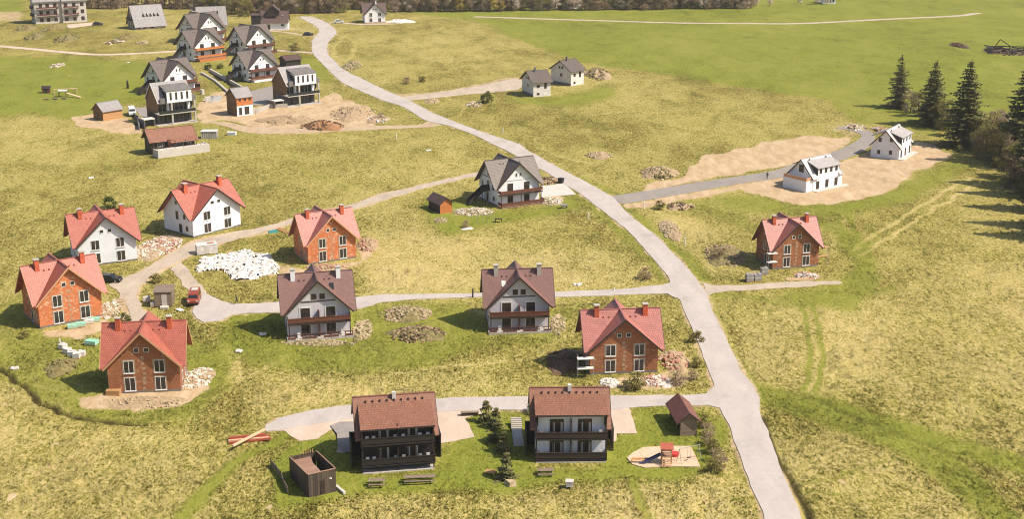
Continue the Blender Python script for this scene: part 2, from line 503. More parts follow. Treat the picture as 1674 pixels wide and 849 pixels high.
def strip(pts, wpx):
    P = smooth_line(g2(pts), 5)
    L, Rr = [], []
    for i, p in enumerate(P):
        a = np.array(P[max(i - 1, 0)]); b_ = np.array(P[min(i + 1, len(P) - 1)])
        d = (b_ - a) / (np.linalg.norm(b_ - a) + 1e-9)
        n = np.array((-d[1], d[0])) * wpx / 2
        L.append(tuple(np.array(p) + n)); Rr.append(tuple(np.array(p) - n))
    return L + Rr[::-1]
ROAD['farm_path'] = strip([(-60, 71), (0, 75.4), (52, 80), (104, 85), (156, 89), (208, 88), (262, 85), (300, 83)], 4.0)
ROAD['garden_path'] = strip([(450, 82), (480, 84), (513, 86)], 3.5)
ROAD['field_path'] = strip([(775, 27), (900, 31), (1000, 34), (1100, 37), (1210, 38), (1310, 38), (1450, 31), (1560, 26), (1600, 21)], 4.0)
ROAD['gravel_track'] = g2([(1150, 462), (1165, 467), (1220, 466), (1290, 461), (1345, 460), (1375, 460), (1372, 465), (1300, 470), (1220, 475), (1165, 479), (1152, 486)])
ROAD['access_path'] = strip([(440, 50), (470, 53), (500, 58), (516, 58)], 3.0)
ROAD['house_drive'] = strip([(520, 37), (560, 37.5), (600, 40), (634, 39)], 3.0)
ROAD['parking_apron'] = g2([(108, 40), (156, 36), (164, 40), (112, 46)])
ROAD['paved_drive'] = g2([(882, 305), (922, 300), (942, 318), (884, 323)])
ROAD['yard_paving'] = g2([(398, 152), (470, 135), (475, 160), (452, 172), (408, 172)])
ROAD['terrace_paving'] = g2([(218, 176), (262, 174), (262, 196), (228, 190)])

def jitter(poly, amp, step):
    out = []
    for i in range(len(poly)):
        a, b_ = np.array(poly[i]), np.array(poly[(i + 1) % len(poly)])
        L = np.linalg.norm(b_ - a); n = max(1, int(L / step))
        for k in range(n): out.append(a + (b_ - a) * k / n)
    A = np.array(out)
    A[:, 0] += amp * fbm(A[:, 0], A[:, 1], 3, 3); A[:, 1] += amp * fbm(A[:, 0], A[:, 1], 3, 9)
    return [tuple(p) for p in A]

def road_mat(name, c1, c2, patchy=.3, coarse=1.0, joints=False):
    m, nt, b = nodes(name)
    p = geo(nt)
    mp = nt.nodes.new('ShaderNodeMapping'); mp.inputs['Scale'].default_value = (1, .35, 1)
    nt.links.new(p, mp.inputs[0])
    c = ramp(nt, noise(nt, .35, 6, .65, mp.outputs[0]), [(.3, c1), (.7, c2)])
    c = mixc(nt, .55, c, ramp(nt, noise(nt, .12, 5, .7, p), [(.36, bw(.78)), (.46, bw(1)), (.60, bw(1)), (.66, bw(1.12))]), 'MULTIPLY')     # patched and swept areas
    c = mixc(nt, patchy, c, ramp(nt, noise(nt, 3.5, 5, .7, p), [(.3, bw(.6)), (.7, bw(1.1))]), 'MULTIPLY')
    c = mixc(nt, .35, c, ramp(nt, noise(nt, 22, 2, .6, p), [(.3, bw(.6)), (.7, bw(1.15))]), 'MULTIPLY')
    nt.links.new(c, b.inputs['Base Color'])
    b.inputs['Roughness'].default_value = .92
    bump(nt, b, noise(nt, 14, 3, .7, p), .4 * coarse, .03)
    return m
M['asphalt_old'] = road_mat('old_pale_asphalt', lin(176, 166, 158, .95), lin(194, 184, 176, .95), .25)
M['asphalt_new'] = road_mat('grey_asphalt', lin(142, 134, 126, .9), lin(160, 150, 140, .9), .3)
M['gravel'] = road_mat('pale_gravel', lin(176, 160, 142, .9), lin(204, 186, 164, .92), .5, 2)
M['gravel_pink'] = road_mat('pinkish_gravel', lin(196, 174, 154, .92), lin(212, 190, 170, .94), .3, 2)
M['dirt'] = road_mat('pale_dirt', lin(178, 152, 120, .9), lin(202, 178, 146, .9), .5, 2)
RM = dict(main_road='asphalt_old', side_road='asphalt_old', lane='asphalt_old', gravel_yard='gravel_pink', gravel_driveway='gravel_pink', gravel_road='gravel', dirt_track='gravel', asphalt_road='asphalt_new',
          gravel_path='gravel', dirt_road='dirt', farm_path='gravel_pink', garden_path='gravel', field_path='gravel', gravel_track='gravel', access_path='dirt', house_drive='gravel', parking_apron='gravel_pink', paved_drive='plaster_grey', yard_paving='paver', terrace_paving='paver')
level = {k: i for i, k in enumerate(['field_path', 'farm_path', 'garden_path', 'access_path', 'house_drive', 'parking_apron', 'dirt_road', 'gravel_track', 'gravel_path', 'gravel_yard', 'gravel_driveway', 'paved_drive', 'yard_paving', 'terrace_paving', 'dirt_track', 'gravel_road', 'asphalt_road', 'lane', 'side_road', 'main_road'])}
RP = {}
for k, poly in ROAD.items():
    far = poly[0][1] > 380
    amp = {'main_road': .22, 'asphalt_road': .15, 'side_road': .25, 'lane': .25, 'paved_drive': .03}.get(k, .5)
    RP[k] = P = jitter(poly, amp, 1.5 if far else .8)
    z = .024 + .004 * level[k]
    tri = tessellate_polygon([[Vector((p[0], p[1], 0)) for p in P]])
    me = bpy.data.meshes.new(k)
    vs = [(p[0], p[1], z) for p in P]
    fs = []
    for t in tri:
        a, b_, c = (Vector(vs[i]) for i in t)
        fs.append(tuple(t) if (b_ - a).cross(c - a).z > 0 else tuple(reversed(t)))
    n0 = len(vs)
    vs += [(p[0], p[1], -.1) for p in P]            # verge: the slab's side down into the soil
    for i in range(n0):
        j = (i + 1) % n0
        fs.append((i, j, n0 + j, n0 + i))
    me.from_pydata(vs, [], fs); me.materials.append(M[RM[k]])
    ul = me.uv_layers.new(name='UVMap')
    for l in me.loops:
        co = me.vertices[l.vertex_index].co
        ul.data[l.index].uv = (co.x, co.y)
    o = bpy.data.objects.new(k, me); COL.objects.link(o); tag(o, kind='structure')

# zones of the meadow (what grows or lies there)
LUSH = [  # (polygon, strength)
    ([(640, 18), (775, 32), (828, 52), (886, 73), (973, 100), (1094, 118), (1237, 141), (1360, 160), (1440, 178), (1480, 195), (1560, 215), (1800, 260), (2000, 100), (1900, -40), (400, -40), (560, 8)], 1.0),
    ([(-80, 96), (60, 92), (240, 100), (262, 130), (250, 165), (200, 168), (160, 190), (110, 195), (40, 185), (-80, 200)], .95),
    ([(-60, -30), (38, -30), (38, 22), (-60, 26)], 1.0),
    ([(455, 830), (440, 770), (470, 722), (545, 712), (600, 778), (715, 770), (712, 735), (780, 715), (762, 688), (800, 676), (860, 676), (870, 770), (990, 765), (1005, 715), (1045, 706), (1030, 672), (1130, 670), (1180, 690), (1190, 730), (1150, 770), (1100, 782), (960, 782), (900, 792), (840, 800), (720, 800), (640, 806), (580, 806), (555, 820)], 1.2),
    ([(690, 330), (760, 325), (800, 345), (880, 345), (955, 318), (930, 345), (880, 355), (800, 365), (740, 385), (705, 370)], 1.1),
    ([(370, 510), (470, 505), (600, 500), (770, 495), (800, 560), (700, 600), (560, 610), (470, 605), (390, 585), (360, 560)], .75),
    ([(560, 600), (700, 588), (900, 560), (960, 500), (900, 505), (780, 560)], .5),
    ([(-40, 590), (40, 545), (180, 560), (380, 560), (380, 640), (300, 690), (150, 690), (60, 650)], .65),
    ([(-40, 520), (60, 470), (100, 430), (130, 400), (100, 460), (60, 560), (-40, 560)], .5),
    ([(840, 158), (900, 160), (990, 140), (1010, 155), (950, 170), (900, 172), (840, 168)], .9),
    ([(1330, 350), (1380, 370), (1430, 400), (1440, 470), (1390, 510), (1330, 500), (1250, 485), (1370, 465), (1400, 430)], .75),
    ([(1200, 320), (1255, 322), (1300, 334), (1370, 335), (1450, 312), (1500, 290), (1560, 262), (1600, 270), (1480, 330), (1380, 352), (1240, 345), (1130, 325)], .75),
    ([(1050, 325), (1125, 322), (1230, 350), (1240, 385), (1180, 360), (1100, 345)], .4),
    ([(1350, 160), (1500, 190), (1560, 240), (1480, 210), (1400, 200)], .6),
    ([(470, 90), (512, 92), (560, 130), (520, 132), (480, 110)], .8),
    ([(340, 130), (400, 100), (410, 140), (395, 152)], .6),
    ([(330, 100), (385, 108), (400, 140), (345, 118)], .6),
    ([(400, 170), (330, 200), (200, 240), (60, 300), (240, 270), (370, 230), (640, 215), (780, 225), (760, 218), (560, 216), (420, 224)], .25),
]
BARE = [
    ([(108, 193), (150, 184), (160, 200), (205, 190), (225, 200), (240, 214), (200, 222), (170, 214), (130, 205)], 1),
    ([(322, 170), (345, 150), (385, 150), (395, 175), (470, 172), (530, 160), (540, 150), (575, 165), (615, 182), (632, 196), (600, 207), (487, 213), (420, 210), (392, 200), (360, 196), (330, 205), (324, 200)], 1),
    ([(1060, 300), (1120, 290), (1128, 272), (1155, 254), (1191, 247), (1239, 235), (1322, 221), (1360, 225), (1395, 226), (1371, 244), (1286, 272), (1143, 297), (1040, 318)], 1),
    ([(1018, 336), (1100, 321), (1215, 302), (1220, 308), (1100, 332), (1040, 340)], .9),
    ([(1200, 300), (1250, 296), (1284, 288), (1385, 262), (1430, 244), (1470, 262), (1494, 230), (1525, 236), (1556, 256), (1530, 268), (1494, 287), (1452, 312), (1410, 327), (1370, 335), (1300, 333), (1255, 322), (1225, 315)], 1),
    ([(120, 650), (180, 640), (300, 636), (345, 618), (350, 640), (300, 665), (220, 678), (140, 668)], .8),
    ([(180, 430), (235, 400), (270, 385), (290, 395), (240, 420), (200, 432)], .7),
    ([(50, 540), (100, 540), (180, 515), (180, 540), (140, 556), (70, 556)], .8),
    ([(450, 430), (500, 438), (590, 425), (610, 390), (612, 420), (560, 445), (470, 455)], .7),
    ([(320, 430), (370, 412), (455, 415), (460, 450), (400, 462)], .7),
    ([(585, 400), (610, 385), (608, 415), (588, 425)], .8),
    ([(960, 615), (1075, 612), (1120, 590), (1140, 620), (1090, 640), (990, 640)], .6),
    ([(440, 545), (460, 562), (600, 552), (600, 505), (585, 500), (590, 545), (500, 562)], .5),
    ([(1240, 445), (1340, 440), (1365, 440), (1360, 458), (1280, 462)], .4),
    ([(390, 496), (455, 485), (455, 494), (400, 500)], .6),
    ([(880, 315), (925, 318), (915, 338), (885, 335)], .8),
    ([(740, 340), (790, 340), (812, 345), (780, 352), (735, 352)], .8),
    ([(575, 30), (640, 32), (650, 40), (590, 42)], .6),
    ([(-20, 18), (42, 18), (42, 36), (-20, 34)], .6),
    ([(445, 40), (512, 45), (512, 54), (445, 50)], .5),
    ([(1340, 205), (1380, 200), (1420, 212), (1400, 226), (1370, 222)], .5),
]
PALE = [
    ([(600, 380), (760, 378), (930, 400), (1070, 440), (1080, 462), (900, 474), (610, 478), (590, 440), (620, 410)], .8),
    ([(590, 440), (800, 440), (1060, 462), (1050, 468), (600, 480)], .8),
    ([(1200, 520), (1400, 500), (1674, 460), (1800, 700), (1674, 740), (1400, 640), (1260, 640), (1220, 600)], .6),
    ([(1440, 380), (1674, 330), (1700, 480), (1400, 500)], .35),
    ([(-60, 700), (200, 705), (430, 720), (430, 800), (200, 960), (-100, 960)], .5),
    ([(560, 805), (800, 805), (1100, 795), (1160, 790), (1220, 849), (1260, 960), (400, 960)], .75),
    ([(1190, 780), (1165, 700), (1180, 690), (1235, 849)], .7),
    ([(470, 600), (560, 625), (760, 615), (960, 640), (1150, 645), (900, 648), (600, 655), (450, 680), (400, 660)], .6),
    ([(1250, 700), (1300, 690), (1500, 760), (1700, 900), (1330, 960)], .55),
    ([(700, 60), (900, 100), (1100, 130), (1340, 170), (1300, 210), (1100, 200), (900, 150), (560, 120), (600, 60)], .2),
    ([(230, 180), (0, 230), (-60, 330), (200, 300), (420, 260), (740, 250), (760, 230), (500, 220)], .2),
    ([(1040, 360), (1100, 340), (1180, 370), (1200, 440), (1150, 455), (1090, 400)], .55),
]
LINES = [  # (points, half width m, channel, strength)
    ([(1150, 490), (1170, 540), (1195, 590), (1222, 630)], 1.3, 'lush', .9),
    ([(1020, 340), (1060, 372), (1110, 412), (1150, 455)], 1.6, 'lush', .7),
    ([(1160, 488), (1185, 545), (1225, 625)], .35, 'pale', 1),
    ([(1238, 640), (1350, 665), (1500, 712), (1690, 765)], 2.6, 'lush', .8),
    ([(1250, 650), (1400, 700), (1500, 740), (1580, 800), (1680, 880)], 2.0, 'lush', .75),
    ([(1300, 485), (1322, 540), (1325, 590), (1312, 640)], .35, 'lush', 1),
    ([(1322, 492), (1342, 545), (1345, 590), (1330, 645)], .35, 'lush', 1),
    ([(1395, 410), (1450, 372), (1510, 335), (1560, 305), (1590, 290)], .5, 'pale', 1.2),
    ([(1408, 418), (1465, 380), (1525, 343), (1575, 312), (1605, 296)], .5, 'pale', 1.2),
    ([(1380, 345), (1405, 385), (1400, 410), (1370, 355)], .4, 'lush', .8),
    ([(290, 860), (340, 800), (390, 755), (440, 728), (480, 700)], 1.0, 'lush', .9),
    ([(1035, 780), (1060, 849), (1075, 900)], .5, 'lush', .9),
    ([(0, 600), (30, 625), (60, 651), (95, 671), (130, 684), (180, 692), (232, 696)], .35, 'dark', 1.3),
    ([(380, 585), (330, 655), (240, 690), (130, 684)], .8, 'lush', .6),
    ([(370, 560), (395, 600), (372, 640), (345, 655)], .35, 'pale', .8),
    ([(360, 560), (385, 600), (362, 635)], .35, 'pale', .8),
    ([(828, 52), (886, 73), (973, 100), (1094, 118), (1237, 141), (1360, 160)], 3.0, 'lush', 1.2),
    ([(640, 612), (720, 600), (830, 590), (850, 586)], .3, 'pale', 1),
    ([(0, 350), (60, 330), (120, 318)], .4, 'pale', .6),
    ([(1318, 130), (1340, 145), (1380, 137), (1370, 130), (1330, 127)], .6, 'lush', .7),
    ([(1200, 45), (1330, 58), (1480, 66), (1674, 60)], 1.6, 'pale', .35),
    ([(1560, 75), (1620, 100), (1690, 135)], 1.0, 'pale', .5),
    ([(800, 44), (1000, 52), (1200, 66), (1400, 80)], 1.6, 'lush', .6),
    ([(560, 60), (545, 80), (556, 98), (575, 92), (580, 70), (565, 58)], .6, 'pale', .6),
    ([(1366, 163), (1385, 180), (1420, 200)], 1, 'lush', 1),
    ([(1460, 470), (1330, 500), (1230, 485), (1160, 482)], 1.2, 'lush', .5),
    ([(335, 112), (365, 130), (397, 152)], .7, 'dark', 1.2),
    ([(225, 200), (232, 212), (240, 218)], .6, 'dark', 1),
    ([(1247, 682), (1263, 722), (1284, 768), (1306, 808), (1330, 849), (1350, 900)], .45, 'dark', 1.0),
    ([(1243, 690), (1262, 735), (1290, 790), (1318, 849)], .5, 'pale', 1.0),
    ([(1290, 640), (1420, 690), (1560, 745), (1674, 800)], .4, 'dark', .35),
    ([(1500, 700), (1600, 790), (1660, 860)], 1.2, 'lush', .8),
    ([(560, 126), (600, 150), (650, 172), (690, 192)], 1.2, 'lush', .5),
    ([(870, 285), (940, 322), (1000, 366), (1056, 420), (1085, 455)], 1.2, 'lush', .5),
    ([(940, 288), (1010, 318)], 1.2, 'lush', .5),
    (main_l, .55, 'bare', .62), (main_r, .55, 'bare', .62), (mid, .5, 'bare', .6), (low, .5, 'bare', .6), (left_u, .8, 'bare', .7), (left_l, .8, 'bare', .7),
    ([(645, 157), (731, 149), (842, 128)], 3.0, 'bare', .6), ([(607, 209), (487, 214), (403, 212)], 4, 'bare', .7),
]
rows = [20.0]
while rows[-1] < 6000:
    d = rows[-1]
    rows.append(d + (10 if d < 100 else 4 if d < 124 else min(.0042 * d, 3.2) if d < 760 else .05 * d))
rows = np.array(rows)
tc = np.linspace(-.5, .5, 620)
tc = np.concatenate([-np.geomspace(12, .55, 22), tc, np.geomspace(.55, 12, 22)])
DD, TT = np.meshgrid(rows, tc, indexing='ij')
GX = DD * TT; GY = DD.copy()
# shear-free warp of the sample points gives the zones ragged edges
far_k = np.clip(GY / 200, .8, 3)
wx = GX + fbm(GX, GY, 5, 1) * 1.0 * far_k; wy = GY + fbm(GX, GY, 5, 2) * 1.3 * far_k
chan = {k: np.zeros(GX.shape) for k in ('lush', 'bare', 'pale', 'dark')}
for nm, lst in (('lush', LUSH), ('bare', BARE), ('pale', PALE)):
    for pl, st in lst:
        m_ = pip(wx, wy, g2(pl))
        chan[nm] = np.maximum(chan[nm], m_ * st)
def blur(a, n=1):
    for _ in range(n):
        b_ = a.copy()
        b_[1:-1, 1:-1] = (a[1:-1, 1:-1] * 2 + a[:-2, 1:-1] + a[2:, 1:-1] + a[1:-1, :-2] + a[1:-1, 2:]) / 6
        a = b_
    return a
chan['lush'] = blur(chan['lush'], 10); chan['pale'] = blur(chan['pale'], 30); chan['bare'] = blur(chan['bare'], 4)
for pts, hw, nm, st in LINES:
    d = linedist(wx * .6 + GX * .4, wy * .6 + GY * .4, smooth_line(g2(pts), 5))
    hwv = np.maximum(hw, GY * .0016)
    chan[nm] = np.maximum(chan[nm], np.clip(1.6 - d / hwv, 0, 1) * st)
def blur(a, n=1):
    for _ in range(n):
        b_ = a.copy()
        b_[1:-1, 1:-1] = (a[1:-1, 1:-1] * 2 + a[:-2, 1:-1] + a[2:, 1:-1] + a[1:-1, :-2] + a[1:-1, 2:]) / 6
        a = b_
    return a
rs = np.random.default_rng(99)
for i in range(46):        # faint old wheel marks and animal paths through the meadow
    d0 = rs.uniform(150, 420); x0 = d0 * rs.uniform(-.4, .4); a0 = rs.uniform(0, math.pi); L0 = rs.uniform(12, 45); cv = rs.uniform(-.03, .03)
    P_ = [(x0 + math.cos(a0 + cv * t) * t, d0 + math.sin(a0 + cv * t) * t) for t in np.linspace(0, L0, 9)]
    d = linedist(wx * .7 + GX * .3, wy * .7 + GY * .3, P_, 4)
    nm = 'pale' if i % 3 else 'lush'
    chan[nm] = np.maximum(chan[nm], np.clip(1.5 - d / max(.35, d0 * .0016), 0, 1) * rs.uniform(.3, .7))
for i in range(420):       # dark weed clumps and mole hills
    d0 = 140 * (560 / 140) ** rs.random(); x0 = d0 * rs.uniform(-.45, .45); r0 = rs.uniform(.3, 1.1)
    i0, i1 = np.searchsorted(rows, d0 - 4), np.searchsorted(rows, d0 + 4)
    d = np.hypot(wx[i0:i1] - x0, (wy[i0:i1] - d0) * .8)
    k_ = 'dark' if i % 4 else 'bare'
    chan[k_][i0:i1] = np.maximum(chan[k_][i0:i1], np.clip(1.3 - d / r0, 0, 1) * rs.uniform(.2, .55 if k_ == 'dark' else .8))
flat = np.zeros(GX.shape)
for k, P in RP.items():
    flat = np.maximum(flat, pip(GX, GY, P))
roadm = flat.copy()
flat = np.clip(blur(flat, 5) * 3, 0, 1)
FOOT = []      # filled by the houses' footprints (list of world polygons), the ground is finished after them
# ------------------------------------------------------------------ houses
def place(FL, FR, D_nom, W_nom, zb=0):
    """frame of a house from the two front corners: centre, turn, scale"""
    A, B = G(*FL), G(*FR)
    w = (B - A).length
    k = w / W_nom
    ang = math.atan2(B.y - A.y, B.x - A.x)
    n = Vector((-math.sin(ang), math.cos(ang), 0))
    c = (A + B) / 2 + n * (D_nom * k / 2)
    c.z = zb
    print('HOUSE', round(w, 1), 'k', round(k, 2), 'ang', round(math.degrees(ang), 1))
    hw, hd = w / 2 + .3, D_nom * k / 2 + .3
    ux = Vector((math.cos(ang), math.sin(ang), 0))
    FOOT.append([tuple((c + ux * sx * hw + n * sy * hd)[:2]) for sx, sy in ((-1, -1), (1, -1), (1, 1), (-1, 1))])
    return c, ang, k

def window(par, Fc, u, z, w, h, fm='frame_white', gm='glass', cols=2, rows_=1, name='window', t=.07, sill=None, label=None):
    f = MB()
    o0, o1 = -.02, .07
    Fc.box(f, u - w / 2, u + w / 2, z, z + t, o0, o1); Fc.box(f, u - w / 2, u + w / 2, z + h - t, z + h, o0, o1)
    Fc.box(f, u - w / 2, u - w / 2 + t, z + t, z + h - t, o0, o1); Fc.box(f, u + w / 2 - t, u + w / 2, z + t, z + h - t, o0, o1)
    for i in range(1, cols):
        x = u - w / 2 + w * i / cols
        Fc.box(f, x - t * .6, x + t * .6, z + t, z + h - t, o0, o1 - .01)
    for i in range(1, rows_):
        y = z + h * i / rows_
        Fc.box(f, u - w / 2 + t, u + w / 2 - t, y - t * .4, y + t * .4, o0, o1 - .015)
    if sill:
        Fc.box(f, u - w / 2 - .08, u + w / 2 + .08, z - .08, z - .005, o0, .16)
    fo = f.build(name, M[fm], par)
    if label: fo['label'] = label
    g = MB()
    Fc.box(g, u - w / 2 + t * .6, u + w / 2 - t * .6, z + t * .6, z + h - t * .6, -.01, .025)
    g.build('pane', M[gm], fo)
    return fo

def balcony(par, Fc, u0, u1, z, depth, rail='wood_rail', h=1.0, floor='wood_dark', posts=0, post_z0=0, topz=None, sides=True, name='balcony', planks_=True, gap=.25):
    """floor slab with a boarded railing, optional posts"""
    f = MB()
    Fc.box(f, u0, u1, z - .18, z, -.05, depth)
    b = f.build(name, M[floor], par)
    r = MB()
    zz0, zz1 = z + .12, z + h - .14
    if planks_:
        Fc.box(r, u0, u1, zz0 + gap, zz1, depth - .09, depth - .04)
    Fc.box(r, u0 - .02, u1 + .02, z + h - .1, z + h, depth - .12, depth + .01)
    if sides:
        for uu in (u0, u1 - .05):
            if planks_: Fc.box(r, uu, uu + .05, zz0 + gap, zz1, .02, depth - .1)
            Fc.box(r, uu - .015, uu + .065, z + h - .1, z + h, .02, depth - .12)
    n = max(2, int((u1 - u0) / 1.6))
    for i in range(n + 1):
        x = u0 + (u1 - u0 - .09) * i / n
        Fc.box(r, x, x + .09, z, z + h - .1, depth - .14, depth - .095)
    r.build('railing', M[rail], b)
    if posts:
        for i in range(posts):
            x = u0 + (u1 - u0 - .16) * i / (posts - 1)
            p = MB(); Fc.box(p, x, x + .16, post_z0, topz if topz else z - .18, depth - .30, depth - .15)
            p.build('post', M['wood_dark'], par)
    return b

def chimney(roof, x, y, z0, z1, s, mat, cap='concrete'):
    c = MB(); c.box(x - s / 2, x + s / 2, y - s / 2, y + s / 2, z0, z1)
    co = c.build('chimney', M[mat], roof)
    return co

def cross_roof(W, D, He, Hr, k, k1=.10, ox=1.0, t=.2, drop=0):
    C = (0, 0, Hr)
    a = (Hr - He) / (W / 2)
    vx, vy = (1 + k1) * W / 2, (1 + k1) * D / 2
    zv = Hr - a * vx
    rx = W / 2 + ox * k; ry = D / 2 + .75 * k
    zf = Hr
    P = []
    for sx in (-1, 1):
        for sy in (-1, 1):
            V = (sx * vx, sy * vy, zv)
            E = (sx * rx, sy * vy, zv)
            Rd = (sx * rx, 0, Hr)
            Fr = (0, sy * ry, Hr)
            E2 = (sx * vx, sy * ry, zv)
            main = [C, V, E, Rd]; gab = [C, Fr, E2, V]
            if sx * sy > 0: main = main[::-1]; gab = gab[::-1]
            P += [main, gab]
    out = []
    for p in P:
        n = (Vector(p[1]) - Vector(p[0])).cross(Vector(p[2]) - Vector(p[1]))
        out.append(p if n.z > 0 else p[::-1])
    return out, dict(rx=rx, ry=ry, vx=vx, vy=vy, zv=zv, a=a)

def cross_house(name, label, cat, FL, FR, wall='plaster_white', roof='tile_red', fascia='fascia_wood', frame='frame_white', chim='brick_chimney', cap=True, group=None,
                style='brick', stairs=False, hs=1.0, base=0.0, chims=(-.36, .36), plinth='plinth', Wn=10.4, Dn=8.3, railm='wood_rail', zb=0, balc_side=False):
    c, ang, k = place(FL, FR, Dn, Wn, zb)
    W, D = Wn * k, Dn * k
    kz = k * hs
    B0 = base * kz
    He, Hr = 4.5 * kz + B0, 9.6 * kz + B0
    t = thing(name, label, cat, c, ang, group)
    w = MB()
    x, y = W / 2, D / 2
    b = -.4
    w.poly([(-x, -y, b), (x, -y, b), (x, -y, He), (0, -y, Hr - .02), (-x, -y, He)])
    w.poly([(x, y, b), (-x, y, b), (-x, y, He), (0, y, Hr - .02), (x, y, He)])
    w.poly([(-x, y, b), (-x, -y, b), (-x, -y, He), (-x, 0, Hr - .02), (-x, y, He)])
    w.poly([(x, -y, b), (x, y, b), (x, y, He), (x, 0, Hr - .02), (x, -y, He)])
    # ceiling under the roof closes the shell
    w.poly([(-x, -y, He - .3), (x, -y, He - .3), (x, y, He - .3), (-x, y, He - .3)])
    w.build('wall', M[wall], t)
    pl = MB()
    for Fc, L in ((faces(W, D)['front'], W), (faces(W, D)['left'], D), (faces(W, D)['right'], D), (faces(W, D)['back'], W)):
        Fc.box(pl, -L / 2, L / 2, -.4, .35 * kz, .003, .04)
    pl.build('plinth', M[plinth], t)
    polys, q = cross_roof(W, D, He, Hr, k)
    lift = .16 * k
    polys = [[(p[0], p[1], p[2] + lift) for p in P] for P in polys]
    rf = MB(); rf.shell(polys, .14 * k)
    # ridge caps
    rx, ry, vx, vy, zv = q['rx'], q['ry'], q['vx'], q['vy'], q['zv'] + lift
    for a_, b_ in (((-rx, 0, Hr + lift), (rx, 0, Hr + lift)), ((0, -ry, Hr + lift + .01), (0, ry, Hr + lift + .01))):
        rf.beam(a_, b_, .26, .08)
    ro = rf.build('roof', M[roof], t)
    f = MB()
    zt = Hr + lift - .14 * k
    for s in (-1, 1):
        for s2 in (-1, 1):
            f.beam((0, s * (ry + .015), zt - .02), (s2 * vx, s * (ry + .015), zv - .14 * k - .02), .05, .26)
            f.beam((s * (rx + .015), 0, zt - .02), (s * (rx + .015), s2 * vy, zv - .14 * k - .02), .05, .26)
    f.build('fascia', M[fascia], t)
    for cx in chims:
        zc = Hr - .9 * k
        co = chimney(ro, cx * W, -.55 * k, zc - .4, Hr + 1.0 * k, .72 * k, chim)
        if cap:
            cc = MB(); cc.box(cx * W - .46 * k, cx * W + .46 * k, -.55 * k - .46 * k, -.55 * k + .46 * k, Hr + 1.0 * k, Hr + 1.12 * k); cc.build('chimney_cap', M['concrete'], ro)
    for vx_ in (-.18, -.26, .14, .22):
        v = MB(); zz = Hr + lift - q['a'] * W / D * .9 * k
        v.box(vx_ * W - .1, vx_ * W + .1, -1.0 * k, -.8 * k, zz - .3, zz + .18); v.build('roof_vent', M[roof], ro)
    Fs = faces(W, D)
    fr, lf, rt = Fs['front'], Fs['left'], Fs['right']
    if B0 and style != 'grey':
        pass
    g = 'glass'
    if style in ('brick', 'render'):
        for u in (-.20, .225):
            window(t, fr, u * W, B0 + .35 * kz, 1.55 * k, 2.1 * kz, frame, g, 2, name='window', sill=True)
            window(t, fr, u * W, B0 + 3.15 * kz, 1.5 * k, 1.95 * kz, frame, g, 2, sill=True)
        for u in (-.075, .06):
            window(t, fr, u * W, B0 + 6.35 * kz, .75 * k, .75 * kz, frame, g, 1)
        for u, z, ww, hh in ((-.03, 6.4, .7, .9), (-.02, 3.1, .9, 2.0), (.23, 3.5, .8, 1.2), (.08, .3, 1.0, 2.1), (.3, 1.0, .8, 1.2)):
            window(t, lf, u * D, B0 + z * kz, ww * k, hh * kz, frame, g, 1)
        for u, z, ww, hh in ((0, 6.4, .8, .9), (-.2, 3.3, .9, 1.4), (.2, 3.3, .9, 1.4), (-.2, .9, .9, 1.4), (.2, .4, 1.0, 2.0)):
            window(t, rt, u * D, B0 + z * kz, ww * k, hh * kz, frame, g, 1)
        if style == 'brick':      # concrete ring beam shows as a pale band, window surrounds rendered
            for u in (-.20, .225):
                for z, hh in ((.35, 2.1), (3.15, 1.95)):
                    su = MB()
                    z0, z1 = B0 + z * kz, B0 + (z + hh) * kz
                    for uu in (u * W - .95 * k, u * W + .78 * k):
                        fr.box(su, uu, uu + .17 * k, z0 - .05, z1 + .16, .004, .028)
                    fr.box(su, u * W - .78 * k, u * W + .78 * k, z1, z1 + .16, .004, .028)
                    su.build('window_surround', M['mortar'], t)
            for i in range(7):      # mortar smeared over the middle joint where the party wall ties in
                su = MB(); z0 = B0 + (.5 + i * .78) * kz; uu = random.uniform(-.12, .12)
                fr.box(su, uu - .22 * k, uu + .22 * k, z0, z0 + random.uniform(.3, .6) * kz, .003, .02); su.build('mortar_patch', M['mortar'], t)
    if style == 'balcony':
        for u in (-.21, .19):
            window(t, fr, u * W, B0 + .3 * kz, 1.5 * k, 2.2 * kz, 'frame_dark', g, 2, name='balcony_door')
            window(t, fr, u * W, B0 + 3.05 * kz, 1.5 * k, 1.9 * kz, 'frame_dark', g, 2, name='balcony_door')
            for z0, z1 in ((.3, 2.5), (3.05, 4.95)):
                s_ = MB()
                for uu in (u * W - .98 * k, u * W + .77 * k):
                    fr.box(s_, uu, uu + .2 * k, B0 + z0 * kz, B0 + (z1 + .2) * kz, .004, .06)
                fr.box(s_, u * W - .77 * k, u * W + .77 * k, B0 + z1 * kz, B0 + (z1 + .2) * kz, .004, .055)
                s_.build('window_surround', M['frame_white'], t)
        for u in (-.065, .065):
            window(t, fr, u * W, B0 + 6.35 * kz, .85 * k, .95 * kz, 'frame_dark', g, 1)
        tr = MB(); fr.box(tr, -W * .27, W * .27, B0 + 5.95 * kz, B0 + 6.12 * kz, .003, .07); tr.build('trim_board', M['fascia_dark'], t)
        balcony(t, fr, -W * .49, W * .49, B0 + 2.75 * kz, 1.5 * k, railm, 1.0 * k, gap=.1)
        for i in range(4):
            x0 = -W * .485 + i * (W * .97 - .16) / 3
            p = MB(); fr.box(p, x0, x0 + .15, .3 * kz, B0 + 2.57 * kz, 1.28 * k, 1.43 * k); p.build('post', M['fascia_dark'], t)
        tb = MB(); fr.box(tb, -W * .52, W * .52, -.3, .28 * kz, .045, 2.1 * k); tb.build('terrace', M['concrete'], t)
        rl = MB()
        n = 9
